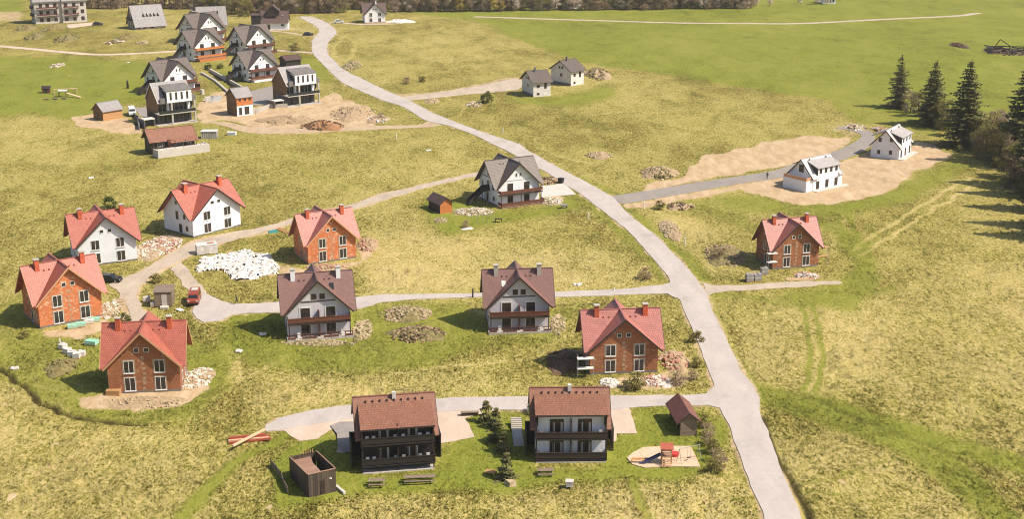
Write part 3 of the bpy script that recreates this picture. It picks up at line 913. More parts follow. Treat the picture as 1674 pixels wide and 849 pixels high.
        for i in range(n + 1):
            x0 = -W * .51 + i * (W * 1.02 - .12) / n
            fr.box(rl, x0, x0 + .12, .28 * kz, 1.2 * kz, 1.95 * k, 2.05 * k)
            if i < n:
                fr.box(rl, x0 + .12, x0 + W * 1.02 / n, 1.1 * kz, 1.2 * kz, 1.95 * k, 2.05 * k)
                if i % 3 != 1: fr.box(rl, x0 + .14, x0 + W * 1.02 / n - .03, .38 * kz, .72 * kz, 1.98 * k, 2.02 * k)
        rl.build('terrace_railing', M[railm], t)
        pt = MB(); fr.box(pt, -.08, .08, B0 + .3 * kz, B0 + 2.5 * kz, .01, 1.2 * k); fr.box(pt, -.07, .07, B0 + 2.85 * kz, B0 + 4.6 * kz, .01, 1.0 * k)
        pt.build('partition', M['wood_rail'], t)
        for u, z in ((-.2, 3.4), (.25, 3.4), (-.2, 1.0), (.25, 1.0), (0, 6.3)):
            window(t, lf, u * D, B0 + z * kz, .9 * k, 1.2 * kz, 'frame_dark', g, 1)
            window(t, rt, u * D, B0 + z * kz, .9 * k, 1.2 * kz, 'frame_dark', g, 1)
        for i in range(2):
            ch = MB(); xx = (-.33, .36)[i] * W
            ch.box(xx - .25, xx + .25, -D / 2 - 1.3 * k, -D / 2 - .85 * k, .28 * kz, .72 * kz); ch.box(xx - .25, xx + .25, -D / 2 - .9 * k, -D / 2 - .84 * k, .72 * kz, 1.2 * kz)
            ch.build('terrace_chair', M['frame_white'], t)
    if style == 'grey':
        if base:
            # lower floor: terrace on a timber or rendered base
            bs = MB(); fr.box(bs, -W * .42, W * .53, -.3, B0 + .05, .045, 1.9 * k); bs.build('terrace', M[railm if base > .9 else 'plaster_white'], t)
        for u in (-.20, .2):
            window(t, fr, u * W, B0 + .45 * kz, 1.3 * k, 2.0 * kz, 'frame_dark', g, 2, name='balcony_door')
            window(t, fr, u * W, B0 + 3.2 * kz, 1.35 * k, 1.9 * kz, 'frame_dark', g, 2, name='balcony_door')
        for u in (-.05, .05):
            window(t, fr, u * W, B0 + 6.5 * kz, .5 * k, .9 * kz, 'frame_white', g, 1)
        tr = MB(); fr.box(tr, -W * .3, W * .3, B0 + 5.7 * kz, B0 + 5.85 * kz, .003, .06); tr.build('trim_board', M['plaster_grey'], t)
        balcony(t, fr, -W * .49, W * .52, B0 + 2.85 * kz, 1.4 * k, railm, .95 * k, gap=.15)
        rb = balcony(t, fr, -W * .49, W * .54, B0 + .25 * kz, 1.95 * k, railm, .95 * k, gap=.15, name='terrace_deck', floor='wood_deck')
        for i in range(3):
            x0 = -W * .48 + i * (W * .98 - .16) / 2
            p = MB(); fr.box(p, x0, x0 + .15, B0 + .25 * kz, B0 + 2.67 * kz, 1.1 * k, 1.25 * k); p.build('post', M['wood_dark'], t)
        for u, z, ww, hh in ((0, 6.3, .6, .8), (.26, 3.4, .7, 1.1), (.3, 1.0, .7, 1.0), (-.05, .4, .95, 2.0), (-.32, 3.4, .7, 1.1)):
            window(t, lf, u * D, B0 + z * kz, ww * k, hh * kz, 'frame_dark', g, 1)
        window(t, lf, .0, B0 + 3.1 * kz, 1.0 * k, 2.0 * kz, 'frame_dark', g, 1, name='door')
        for u, z in ((-.2, 3.4), (.25, 3.4), (-.2, 1.0), (.25, 1.0)):
            window(t, rt, u * D, B0 + z * kz, .8 * k, 1.2 * kz, 'frame_dark', g, 1)
        tl = MB(); lf.box(tl, -D * .3, D * .3, B0 + 5.9 * kz, B0 + 6.05 * kz, .003, .06); tl.build('trim_board', M['fascia_dark'], t)
        # outside stairs up to the first floor, closed dark balustrade
        st = MB()
        zl = B0 + 3.0 * kz
        n = 12; run = 3.9 * k
        for i in range(n):
            o1 = 1.3 * k + run * (1 - i / n); o0 = 1.3 * k + run * (1 - (i + 1) / n)
            z = zl * (i + 1) / n
            lf.box(st, -.65 * k, .65 * k, z - .09, z, o0, o1)
        lf.box(st, -.75 * k, .75 * k, zl - .16, zl, .02, 1.3 * k)
        so = st.build('outside_stairs', M['wood_black'], t)
        bl = MB()
        for s in (-.78 * k, .68 * k):
            bl.poly([lf.P(s, zl, 1.3 * k), lf.P(s, 0, 1.3 * k + run), lf.P(s, 1.0 * k, 1.3 * k + run), lf.P(s, zl + 1.0 * k, 1.3 * k)])
            bl.poly([lf.P(s + .09, zl, 1.3 * k), lf.P(s + .09, zl + 1.0 * k, 1.3 * k), lf.P(s + .09, 1.0 * k, 1.3 * k + run), lf.P(s + .09, 0, 1.3 * k + run)])
            bl.beam(lf.P(s + .045, zl + 1.0 * k, 1.3 * k), lf.P(s + .045, 1.0 * k, 1.3 * k + run), .12, .1)
            lf.box(bl, s, s + .09, zl, zl + 1.0 * k, .05, 1.29 * k)
            lf.box(bl, s - .02, s + .11, 0, zl, 1.15 * k, 1.3 * k)
        bl.build('balustrade', M['wood_black'], so)
    return t, c, ang, k, W, D

H = {}
H['H1'] = cross_house('chalet', 'white balcony chalet with wine red roof and two tall white chimneys, nearest the red van', 'house', (470.6, 553), (574, 545), 'plaster_lilac', 'tile_wine', 'fascia_dark', 'frame_dark', 'plaster_white', style='balcony', group='chalets with wine red roofs')
H['H2'] = cross_house('chalet', 'white balcony chalet with wine red roof between the long soil heaps and road junction', 'house', (799.6, 540.5), (897.7, 537.7), 'plaster_lilac', 'tile_wine', 'fascia_dark', 'frame_dark', 'concrete', style='balcony', group='chalets with wine red roofs')
H['H3'] = cross_house('brick_house', 'bright orange block shell with red roof at far left, wrapped pallets along its front', 'house', (66.2, 538.2), (168.7, 517.5), 'brick_orange', 'tile_red', 'fascia_wood', group='unfinished brick houses')
H['H4'] = cross_house('brick_house', 'brown block shell with red roof ringed by dirt, white sacks piled on its left', 'house', (178.8, 644.7), (296, 639.7), 'brick_brown', 'tile_red', 'fascia_wood', group='unfinished brick houses')
H['H5'] = cross_house('brick_house', 'bright orange block shell with pinkish roof beside the field of white rubble', 'house', (504.5, 433.4), (582.5, 421.6), 'brick_orange', 'tile_pink', 'fascia_wood', group='unfinished brick houses')
H['H6'] = cross_house('brick_house', 'brown block shell with pinkish roof beside the main road, a dark hollow at its left', 'house', (964, 613), (1074.5, 609), 'brick_brown', 'tile_pink', 'fascia_dark', hs=.92, group='unfinished brick houses')
H['H7'] = cross_house('brick_house', 'lone brown block shell with pink roof and planks sticking out, right of the main road', 'house', (1262.5, 441), (1337, 435), 'brick_brown', 'tile_pink', 'fascia_dark', group='unfinished brick houses')
H['H8'] = cross_house('rendered_house', 'pale blue-white rendered house with red roof and two brick chimneys, behind the orange shell', 'house', (130, 438), (225, 425.4), 'plaster_cool', 'tile_red', 'fascia_dark', style='render', hs=.93, group='rendered houses with red roofs')
H['H9'] = cross_house('rendered_house', 'cream white rendered house with red roof at the gravel road, seen from its corner', 'house', (316.7, 389.1), (393.8, 369), 'plaster_white', 'tile_red', 'fascia_dark', hs=.82, style='render', group='rendered houses with red roofs')
for FLs, FRs, nm, lb, bs, rl in (
    ((813.8, 338.8), (881, 330.2), 'H10', 'white chalet with grey roof and brown balconies alone on a lawn beside the main road', .0, 'wood_rail'),
    ((323, 71.5), (366, 66), 'H12', 'grey roofed chalet directly in front of the large pale metal roof, rearmost of the five', .0, 'wood_rail'),
    ((318, 101), (363, 95.2), 'H11', 'grey roofed chalet whose terrace stands on a base of orange timber', 1.0, 'wood_orange'),
    ((268, 155), (319, 147.5), 'H13', 'grey roofed chalet directly behind the left modern house', .0, 'wood_rail'),
    ((403, 91.5), (446, 86), 'H14', 'grey roofed chalet directly in front of the dark roofed white farmhouse', .0, 'wood_rail'),
    ((407, 134.5), (452, 128.5), 'H15', 'grey roofed chalet with white terrace base, directly left of the small dark carport', .8, 'wood_rail')):
    H[nm] = cross_house('chalet', lb, 'house', FLs, FRs, 'plaster_white', 'tile_grey', 'fascia_dark', 'frame_dark', style='grey', chims=(), base=bs, railm=rl, group='grey roofed chalets', hs=(.88 if bs else .93) if nm != 'H10' else 1.0, Dn=9.6)
H['J5'] = cross_house('chalet', 'white house with dark brown roof alone at the far edge of the meadow', 'house', (596.4, 37.8), (630, 36.8), 'plaster_white', 'tile_darkbrown', 'fascia_dark', style='render', chims=(.1,), chim='plaster_white')

for hk, u_, y_, mt_ in (('H1', .24, -1.7, 'glass_dark'), ('H2', -.24, -1.7, 'white_sheet')):
    t0, c0, a0, k0, W0, D0 = H[hk]
    ro0 = [o for o in t0.children if o.name.startswith('roof')][0]
    am = (9.6 - 4.5) * k0 / (D0 / 2); zz = 9.6 * k0 + .16 * k0 - am * abs(y_)
    m_ = MB(); m_.hexa([(u_ * W0 - .35, y_ - .35, zz - .35 * am - .05), (u_ * W0 + .35, y_ - .35, zz - .35 * am - .05), (u_ * W0 + .35, y_ + .35, zz + .35 * am - .05), (u_ * W0 - .35, y_ + .35, zz + .35 * am - .05),
                        (u_ * W0 - .35, y_ - .42, zz - .35 * am + .06), (u_ * W0 + .35, y_ - .42, zz - .35 * am + .06), (u_ * W0 + .35, y_ + .28, zz + .35 * am + .06), (u_ * W0 - .35, y_ + .28, zz + .35 * am + .06)]); m_.build('skylight', M[mt_], ro0)
# ---- gabled houses, ridge along x
def front_slopes(ex, ey, z0, z1, a, cut):
    """the front roof slope; cut = (x0, x1, ys) leaves out what a wide dormer replaces below y = ys"""
    if not cut: return [[(-ex, -ey, z0), (ex, -ey, z0), (ex, 0, z1), (-ex, 0, z1)]]
    x0, x1, ys = cut; zs = z1 - a * abs(ys)
    return [[(-ex, -ey, z0), (x0, -ey, z0), (x0, ys, zs), (-ex, ys, zs)], [(x1, -ey, z0), (ex, -ey, z0), (ex, ys, zs), (x1, ys, zs)],
            [(-ex, ys, zs), (x0, ys, zs), (x1, ys, zs), (ex, ys, zs), (ex, 0, z1), (-ex, 0, z1)]]
def gable_house(name, label, cat, FL, FR, Dn, Wn, He, Hr, wall='plaster_white', roof='tile_grey', fascia='fascia_dark', ox=.5, oy=.5, t_=.18, group=None, gablem=None, cut=None, zb=0):
    c, ang, k = place(FL, FR, Dn, Wn, zb)
    W, D = Wn * k, Dn * k
    He, Hr = He * k, Hr * k
    t = thing(name, label, cat, c, ang, group)
    x, y = W / 2, D / 2
    w = MB(); b = -.4
    w.poly([(-x, -y, b), (x, -y, b), (x, -y, He), (-x, -y, He)]); w.poly([(x, y, b), (-x, y, b), (-x, y, He), (x, y, He)])
    if not gablem:
        w.poly([(-x, y, b), (-x, -y, b), (-x, -y, He), (-x, 0, Hr), (-x, y, He)]); w.poly([(x, -y, b), (x, y, b), (x, y, He), (x, 0, Hr), (x, -y, He)])
    w.build('wall', M[wall], t)
    if gablem:
        gm = MB()
        gm.poly([(-x, y, b), (-x, -y, b), (-x, -y, He), (-x, 0, Hr), (-x, y, He)]); gm.poly([(x, -y, b), (x, y, b), (x, y, He), (x, 0, Hr), (x, -y, He)])
        gm.build('gable', M[gablem], t)
    a = (Hr - He) / y
    ex, ey = x + ox, y + oy
    ze = Hr - a * ey
    L = .12
    r = MB(); r.shell(front_slopes(ex, ey, ze + L, Hr + L, a, cut(W, k) if cut else None) + [[(ex, ey, ze + L), (-ex, ey, ze + L), (-ex, 0, Hr + L), (ex, 0, Hr + L)]], t_ * .6)
    r.beam((-ex, 0, Hr + L + .02), (ex, 0, Hr + L + .02), .25, .08)
    ro = r.build('roof', M[roof], t)
    f = MB()
    for s in (-1, 1):
        for s2 in (-1, 1):
            f.beam((s * (ex + .015), 0, Hr + L - .1), (s * (ex + .015), s2 * ey, ze + L - .1), .05, .24)
    f.build('fascia', M[fascia], t)
    return t, ro, W, D, He, Hr, k, a

# dark and white lodges with the big dormer roofs
def lodge(name, label, FL, FR, wall, rail, roofm, chairs, group, hd=7.0, dz=0):
    Wn, Dn = 9.6, 8.2
    A, B = G(*FL), G(*FR)
    ang = math.atan2(B.y - A.y, B.x - A.x)
    k = (B - A).length / Wn
    n = Vector((-math.sin(ang), math.cos(ang), 0))
    c = (A + B) / 2 + n * (1.45 + Dn / 2) * k
    print('LODGE k', k, math.degrees(ang))
    W, D = Wn * k, Dn * k
    t = thing(name, label, 'house', c, ang, group)
    FOOT.append([tuple((c + Vector((math.cos(ang), math.sin(ang), 0)) * sx * (W / 2 + .2) + n * sy)[:2]) for sx, sy in ((-1, -D / 2 - 1.5), (1, -D / 2 - 1.5), (1, D / 2), (-1, D / 2))])
    x, y = W / 2, D / 2
    Hr, He = 8.7 * k, 4.9 * k
    Hd = hd * k                       # dormer eave
    a = (Hr - He) / y
    w = MB(); b = -.4
    w.poly([(-x, -y, b), (x, -y, b), (x, -y, He), (-x, -y, He)]); w.poly([(x, y, b), (-x, y, b), (-x, y, He), (x, y, He)])
    w.poly([(-x, y, b), (-x, -y, b), (-x, -y, He), (-x, 0, Hr), (-x, y, He)]); w.poly([(x, -y, b), (x, y, b), (x, y, He), (x, 0, Hr), (x, -y, He)])
    w.build('wall', M[wall], t)
    ex, ey = x + .75 * k, y + .5 * k
    ze = Hr - a * ey
    L = .14
    r = MB(); r.shell(front_slopes(ex, ey, ze + L, Hr + L, a, (-x + .2 * k, x - .1 * k, -1.0 * k)) + [[(ex, ey, ze + L), (-ex, ey, ze + L), (-ex, 0, Hr + L), (ex, 0, Hr + L)]], .16)
    r.beam((-ex, 0, Hr + L + .02), (ex, 0, Hr + L + .02), .28, .1)
    ro = r.build('roof', M[roofm], t)
    # dormer: front wall flush with the facade, cheeks and its own flat roof
    dx0, dx1 = -x + .35 * k, x - .25 * k
    yd = -y - 1.35 * k
    ys = -.85 * k
    zs = Hr - a * abs(ys) + L + .05
    sl = (zs - Hd) / (abs(yd) - abs(ys))
    zw = zs - sl * (y - abs(ys)) - .1
    d = MB()
    d.box(dx0, dx1, -y - .02, -y + .2, He - .3, zw)
    for xx in (dx0, dx1 - .15):
        d.hexa([(xx, -y + .2, He - .3), (xx + .15, -y + .2, He - .3), (xx + .15, ys, zs - .6), (xx, ys, zs - .6), (xx, -y + .2, zw), (xx + .15, -y + .2, zw), (xx + .15, ys, zs - .12), (xx, ys, zs - .12)])
    do = d.build('dormer', M[wall], t)
    ck = MB()      # boarded cheek beyond the wall, closes the balcony's side up to the roof
    for xx in (dx0 - .28, dx1 + .16):
        ck.poly([(xx, ys, zs), (xx, yd + .1, Hd), (xx, yd + .1, Hd - .25), (xx, -y - .45 * k, ze + .1), (xx, -y, He)])
        ck.poly([(xx + .12, -y, He), (xx + .12, -y - .45 * k, ze + .1), (xx + .12, yd + .1, Hd - .25), (xx + .12, yd + .1, Hd), (xx + .12, ys, zs)])
    ck.build('cheek', M['wood_black' if wall == 'wood_black' else 'wood_dark'], do)
    dr = MB(); dr.shell([[(dx0 - .45, yd, Hd), (dx1 + .4, yd, Hd), (dx1 + .4, ys, zs), (dx0 - .45, ys, zs)]], .16)
    dr.build('dormer_roof', M[roofm + '_d'], do)
    fa = MB()
    for s in (-1, 1):
        for s2 in (-1, 1):
            fa.beam((s * (ex + .02), 0, Hr), (s * (ex + .02), s2 * ey, ze), .05, .26)
    fa.beam((dx0 - .45, yd - .02, Hd - .1), (dx1 + .4, yd - .02, Hd - .1), .05, .22)
    fa.build('fascia', M['fascia_dark'], t)
    for i in range(9):
        v = MB(); xx = -x * .8 + i * (1.6 * x) / 8; v.box(xx - .1, xx + .1, -.75 * k, -.55 * k, Hr - .65 * k, Hr - .2 * k); v.build('roof_vent', M['fascia_dark'], ro)
    v = MB(); v.box(-.25, .25, -.6 * k, -.1 * k, Hr - .3, Hr + .7 * k); v.build('chimney', M['white_sheet'], ro)
    Fs = faces(W, D); fr = Fs['front']
    for zf in (.75 + dz, 3.75 + dz):
        for u in (-.20, .20):
            window(t, fr, u * W, zf * k, 1.9 * k, (2.15 if not dz else 1.8) * k, 'frame_dark' if wall != 'wood_black' else 'wood_dark', 'glass', 4, name='balcony_door')
            cu = MB()
            for q_ in (-.55, .5):
                fr.box(cu, (u * W + q_ * k), (u * W + q_ * k) + .3 * k, zf * k + .15, zf * k + 1.65 * k, .028, .04)
            cu.build('curtain', M['plaster_grey'], t)
        bal = balcony(t, fr, -x - .05, x + .1, (zf - .25) * k, 1.4 * k, rail, 1.0 * k, floor='wood_black', gap=.0)
        pt = MB(); fr.box(pt, -.05, .05, zf * k, (zf + 2.3) * k, .03, 1.0 * k); pt.build('partition', M['wood_dark'], t)
        for i, u in enumerate(chairs):
            ch = MB(); nth = ('leftmost', 'second', 'third', 'fourth', 'fifth', 'rightmost')[i if len(chairs) > 2 else i * 5]
            fr.box(ch, u * W - .22, u * W + .22, (zf - .25) * k + .38, (zf - .25) * k + .46, .5, .95); fr.box(ch, u * W - .22, u * W + .22, (zf - .25) * k + .46, (zf - .25) * k + .95, .5, .56)
            for lx in (-.2, .16):
                for ly in (.5, .9): fr.box(ch, u * W + lx, u * W + lx + .04, (zf - .25) * k, (zf - .25) * k + .38, ly, ly + .04)
            tag(ch.build('balcony_chair', M['frame_white'], loc=c, rot=ang), f'white chair, {nth} on the {"upper" if zf > 2.5 else "lower"} balcony of the {"black" if wall == "wood_black" else "white"} lodge', 'chair', 'chairs on the lodge balconies')
    for i in range(5):
        x0 = -x + i * (2 * x - .16) / 4
        p = MB(); fr.box(p, x0, x0 + .16, 0, 3.3 * k, 1.05 * k, 1.2 * k); fr.box(p, x0, x0 + .16, 3.5 * k, 6.4 * k, 1.05 * k, 1.2 * k) if i in (0, 4) else None
        p.build('post', M['wood_dark'], t)
    bs = MB(); fr.box(bs, -x, x, -.3, .12, .0, 1.45 * k); bs.build('terrace', M['concrete'], t)
    # wind screens at the gable ends
    for s, z1, y0, y1 in ((-1, 3.6, -3.4, .6), (1, 3.4, -1.8, 2.6)):
        ws = MB(); X = s * (x + 1.25 * k)
        ws.box(X - .08, X + .08, y0 * k, y1 * k, 0, z1 * k)
        ws.box(min(X, s * x), max(X, s * x), y1 * k - .14, y1 * k, 0, z1 * k - .05)
        ws.build('wind_screen', M['wood_black'] if wall == 'wood_black' or s < 0 else M['wood_dark'], t)
    for Fn in ('left', 'right'):
        for u, z in ((-.2, 3.9), (.2, 3.9), (-.2, 1.2)):
            window(t, Fs[Fn], u * D, z * k, .9 * k, 1.2 * k, 'frame_dark', 'glass', 1)
    return t
M['tile_brown_d'] = tiles('brown_dormer_tile', lin(158, 108, 84, .92), lin(144, 96, 76, .92), .36, .4, .55)
lodge('lodge', 'black timber lodge with brown dormer roof and rows of white balcony chairs', (593, 777), (711, 768), 'wood_black', 'wood_black', 'tile_brown', (-.42, -.33, -.03, .08, .31, .42), 'lodges with brown dormer roofs', 6.35, .6)
lodge('lodge', 'white walled lodge with brown dormer roof and dark balconies, beside the playground', (876, 758), (991, 757), 'plaster_white', 'wood_dark', 'tile_brown', (-.42, .42), 'lodges with brown dormer roofs')

# white long houses with a flat dormer
def long_house(label, FL, FR, Dn, nwin, block, group):
    t, ro, W, D, He, Hr, k, a = gable_house('long_house', label, 'house', FL, FR, Dn, 10.3, 3.5, 7.4, 'plaster_white', 'sheet_pale', 'fascia_dark', .45, .45, group=group, cut=lambda W, k: (-W * .33 + .05, W * .44 - .05, -.6 * k))
    Fs = faces(W, D); fr, lf = Fs['front'], Fs['left']
    d0, d1 = -W * .33, W * .44
    y = D / 2
    ys = -.5 * k; zs = Hr - a * abs(ys) + .16
    yd = -y - .35; zd = 5.75 * k
    zw = zd + (zs - zd) * .1
    d = MB(); d.box(d0, d1, -y - .01, -y + .2, He - .2, zw)
    for xx in (d0, d1 - .15):
        d.hexa([(xx, -y + .2, He - .3), (xx + .15, -y + .2, He - .3), (xx + .15, ys, zs - .5), (xx, ys, zs - .5), (xx, -y + .2, zw), (xx + .15, -y + .2, zw), (xx + .15, ys, zs - .1), (xx, ys, zs - .1)])
    do = d.build('dormer', M['plaster_white'], t)
    dr = MB(); dr.shell([[(d0 - .5, yd, zd), (d1 + .5, yd, zd), (d1 + .5, ys, zs), (d0 - .5, ys, zs)]], .16); dr.build('dormer_roof', M['sheet_dormer'], do)
    ck = MB()
    for xx in (d0 - .12, d1 + .02):
        ck.poly([(xx, ys, zs - .15), (xx, -y, zw), (xx, -y, He + .2)]); ck.poly([(xx + .1, -y, He + .2), (xx + .1, -y, zw), (xx + .1, ys, zs - .15)])
    ck.build('cheek', M['fascia_dark'], do)
    for i in range(nwin):
        u = d0 + (d1 - d0) * (i + .5) / nwin
        window(t, fr, u, 4.2 * k, .85 * k, 1.2 * k, 'frame_dark', 'glass', 1)
    for u in (-.32, .02, .36):
        window(t, fr, u * W, .35 * k, 1.1 * k, 2.0 * k, 'frame_dark', 'glass', 2, name='terrace_door')
    pv = MB(); pv.box(-W / 2, W / 2 + 2.2 * k, -y - 1.5 * k, -y - .01, -.2, .14); pv.build('terrace', M['plaster_grey'], t)
    for u, z in (((0, 4.2),) if block else ((.2, 4.6), (-.2, 4.3), (.2, 1.2), (-.22, 1.0))):
        window(t, lf, u * D, z * k, (1.5 if block else .8) * k, (1.9 if block else 1.1) * k, 'frame_dark', 'glass', 2 if block else 1)
    if block:
        bk = MB(); bk.box(-W / 2 - 2.3 * k, -W / 2 - .01, -y + .1, y - .1, -.3, 2.8 * k); bo = bk.build('annexe', M['plaster_white'], t)
        rl = MB()
        xo = -W / 2 - 2.25 * k
        rl.box(xo, xo + .08, -y + .15, y - .15, 2.8 * k, 3.6 * k); rl.box(xo + .08, -W / 2 - .5, -y + .15, -y + .23, 2.8 * k, 3.6 * k)
        rl.build('railing', M['fascia_wood'], bo)
    pc = MB(); pc.box(W / 2 + .01, W / 2 + 1.4 * k, -y + .4 * k, -y + 2.6 * k, -.3, 2.9 * k); po = pc.build('porch', M['plaster_white'], t)
    pr = MB(); pr.shell([[(W / 2 + .01, -y, 3.3 * k), (W / 2 + 1.8 * k, -y, 2.95 * k), (W / 2 + 1.8 * k, -y + 3 * k, 2.95 * k), (W / 2 + .01, -y + 3 * k, 3.3 * k)]], .12); pr.build('porch_roof', M['sheet_pale'], po)
    bp = MB(); bp.shell([[(-W * .3, y + .9, 5.3 * k), (-W * .3, .6, Hr - .2), (W * .3, .6, Hr - .2), (W * .3, y + .9, 5.3 * k)][::-1]], .16); bp.build('rear_dormer_roof', M['sheet_grey'], do)
    for cx in (-.3, .3):
        sv = MB(); sv.box(cx * W - .12, cx * W + .12, -.75, -.5, Hr - .7, Hr + .12); sv.build('roof_vent', M['metal_grey'], ro)
    return t
long_house('long white house with pale roof, four dormer windows and an annexe terrace with orange railing', (1327.8, 313), (1372, 303.2), 7.8, 4, True, 'white houses with pale roofs')
long_house('white house with pale roof showing its gable with four small windows, nearest the spruces', (1468.8, 261.8), (1488.6, 250.2), 7.6, 3, False, 'white houses with pale roofs')

# small grey-roofed pair in the meadow
for lb, FL, FR in (('small white house with grey roof nearer of the pair, beside the gravel path', (871.9, 158.7), (900, 156.5)), ('small white house with grey roof, farther of the meadow pair, soil heap behind it', (933.2, 140.9), (954, 137.2))):
    t, ro, W, D, He, Hr, k, a = gable_house('small_house', lb, 'house', FL, FR, 9.0, 6.2, 5.0, 7.9, 'rough_white', 'tile_grey', 'fascia_dark', .7, .7, group='small grey-roofed houses in the meadow')
    Fs = faces(W, D)
    window(t, Fs['front'], -.22 * W, 3.0 * k, 1.0 * k, .9 * k, 'frame_dark', 'glass', 2); window(t, Fs['front'], .2 * W, 2.6 * k, .9 * k, 2.0 * k, 'frame_dark', 'glass', 2, name='door')
    window(t, Fs['front'], -.22 * W, .6 * k, .9 * k, .7 * k, 'frame_dark', 'glass', 1)
    for u in (-.07, .07): window(t, Fs['left'], u * D, 5.3 * k, .7 * k, .8 * k, 'frame_dark', 'glass', 1)
    window(t, Fs['left'], .02 * D, 2.8 * k, .9 * k, 1.0 * k, 'frame_dark', 'glass', 1)
    pb = MB(); Fs['left'].box(pb, -D / 2, D / 2, -.3, .9 * k, .003, .05); pb.build('plinth', M['concrete_dark'], t)
    chimney(ro, -.12 * W, -.5, Hr - .8, Hr + 1.2 * k, .6 * k, 'concrete_dark')

# ---- modern houses
def modern(label, FL, FR, group):
    Wn, Dn = 10.0, 9.0
    c, ang, k = place(FL, FR, Dn, Wn)
    t = thing('modern_house', label, 'house', c, ang, group)
    S = lambda *a: [v * k for v in a]
    def bx(nm, mat, x0, x1, y0, y1, z0, z1, par=t):
        m_ = MB(); m_.box(*S(x0, x1, y0, y1, z0, z1)); return m_.build(nm, M[mat], par)
    bx('lower_wall', 'concrete_dark', -5, 5, -1.6, 4.5, -.4, 2.9)
    # clad gable body
    w = MB()
    X, Y0, Y1, Z0, He, Hr = 5 * k, -3 * k, 5.6 * k, 3.15 * k, 6.3 * k, 10.9 * k
    ym = (Y0 + Y1) / 2
    Yb = -1.2 * k
    for s in (-1, 1):
        w.poly([(s * X, Y1, -.4), (s * X, Yb, -.4), (s * X, Yb, Z0), (s * X, Y0, He - 1.6 * k), (s * X, Y0, He), (s * X, ym, Hr), (s * X, Y1, He)][::s * -1 or 1])
    w.poly([(X, Y1, -.4), (-X, Y1, -.4), (-X, Y1, He), (X, Y1, He)])
    w.poly([(-X, Y0, 5.9 * k), (X, Y0, 5.9 * k), (X, Y0, He), (-X, Y0, He)])
    w.build('gable_wall', M['wood_clad'], t)
    r = MB(); a = (Hr - He) / ((Y1 - Y0) / 2); o = .35 * k; L = .14
    ex = X + .3
    r.shell([[(-ex, Y0 - o, He - a * o + L), (ex, Y0 - o, He - a * o + L), (ex, ym, Hr + L), (-ex, ym, Hr + L)], [(ex, Y1 + o, He - a * o + L), (-ex, Y1 + o, He - a * o + L), (-ex, ym, Hr + L), (ex, ym, Hr + L)]], .14)
    ro = r.build('roof', M['sheet_grey'], t)
    for yy in (Y0 - o, Y1 + o):
        f = MB(); f.beam((-(ex + .02), ym, Hr), (-(ex + .02), yy, He - a * o), .05, .3); f.build('fascia', M['frame_white'], t)
    # floor slab, terrace, columns
    bx('terrace_slab', 'concrete', -5.6, 5.2, -4.5, -1.2, 2.9, 3.15)
    bx('front_base', 'concrete', -6.2, 5.6, -5.0, -1.6, -.3, .12)
    gl = bx('glazing', 'glass_dark', -4.9, 4.9, -2.05, -1.95, 3.15, 5.75)
    fr_ = MB()
    for i in range(9): fr_.box(*S(-4.9 + i * 1.22, -4.82 + i * 1.22, -2.12, -2.05, 3.15, 5.75))
    fr_.build('glazing_bar', M['concrete'], gl)
    g2_ = bx('glazing', 'glass_dark', -4.6, 4.8, -1.75, -1.62, .15, 2.8)
    fr_ = MB()
    for i in range(9): fr_.box(*S(-4.6 + i * 1.17, -4.52 + i * 1.17, -1.82, -1.75, .15, 2.8))
    fr_.build('glazing_bar', M['concrete_dark'], g2_)
    bx('ceiling_slab', 'concrete', -4.95, 4.95, -3.0, -1.3, 5.62, 5.85)
    for x0 in (-1.9, 4.75): bx('column', 'concrete', x0, x0 + .42, -4.42, -4.0, .12, 2.9); bx('column', 'concrete', x0, x0 + .42, -4.35, -3.95, 3.15, 6.0)
    bx('white_pier', 'plaster_white', -2.5, -2.05, -3.2, -2.4, 3.15, 5.62); bx('white_pier', 'plaster_white', 3.4, 4.1, -3.2, -2.4, 3.15, 5.62)
    rl = MB(); rl.box(*S(-5.5, 5.1, -4.46, -4.42, 3.15, 3.95)); rl.build('glass_railing', M['glass_dark'], t)
    # white box dormer with four slit windows
    db = bx('box_dormer', 'plaster_white', -2.9, 4.3, -4.1, ym / k, 6.0, 9.3)
    Fc = Face((0, -4.1 * k, 0), (1, 0, 0), (0, -1, 0))
    for u in (-1.75, -.15, 1.45, 3.05): window(db, Fc, u * k, 6.75 * k, .55 * k, 2.0 * k, 'frame_dark', 'glass', 1)
    dr = MB(); dr.shell([[tuple(S(-3.1, -4.3, 9.32)), tuple(S(4.5, -4.3, 9.32)), (4.5 * k, ym - .5 * k, 10.4 * k), (-3.1 * k, ym - .5 * k, 10.4 * k)]], .1); dr.build('dormer_roof', M['concrete_dark'], db)
    sd = MB(); sd.hexa([tuple(S(-2.93, -4.0, 6.4)), tuple(S(-2.9, -4.0, 6.4)), (-2.9 * k, ym, 9.2 * k), (-2.93 * k, ym, 9.2 * k), tuple(S(-2.93, -4.0, 8.8)), tuple(S(-2.9, -4.0, 8.8)), (-2.9 * k, ym, 9.6 * k), (-2.93 * k, ym, 9.6 * k)]); sd.build('dormer_cheek', M['glass_dark'], db)
    bx('side_box', 'concrete_dark', -4.6, -3.0, -3.6, -3.0, 5.9, 7.3); bx('side_box', 'concrete_dark', 4.35, 5.7, -3.6, -1.8, 6.0, 7.5)
    bx('flat_roof', 'white_sheet', -9.6, -6.4, -3.4, -1.0, 1.9, 2.15)
    bx('garage_wall', 'concrete_dark', -9.4, -5.05, -.99, 1.5, -.3, 1.8)
    bx('garage_side', 'concrete_dark', -6.6, -6.4, -3.3, -1.0, -.3, 1.9); bx('garage_side', 'concrete_dark', -9.5, -9.3, -3.3, -1.0, -.3, 1.9)
    return t
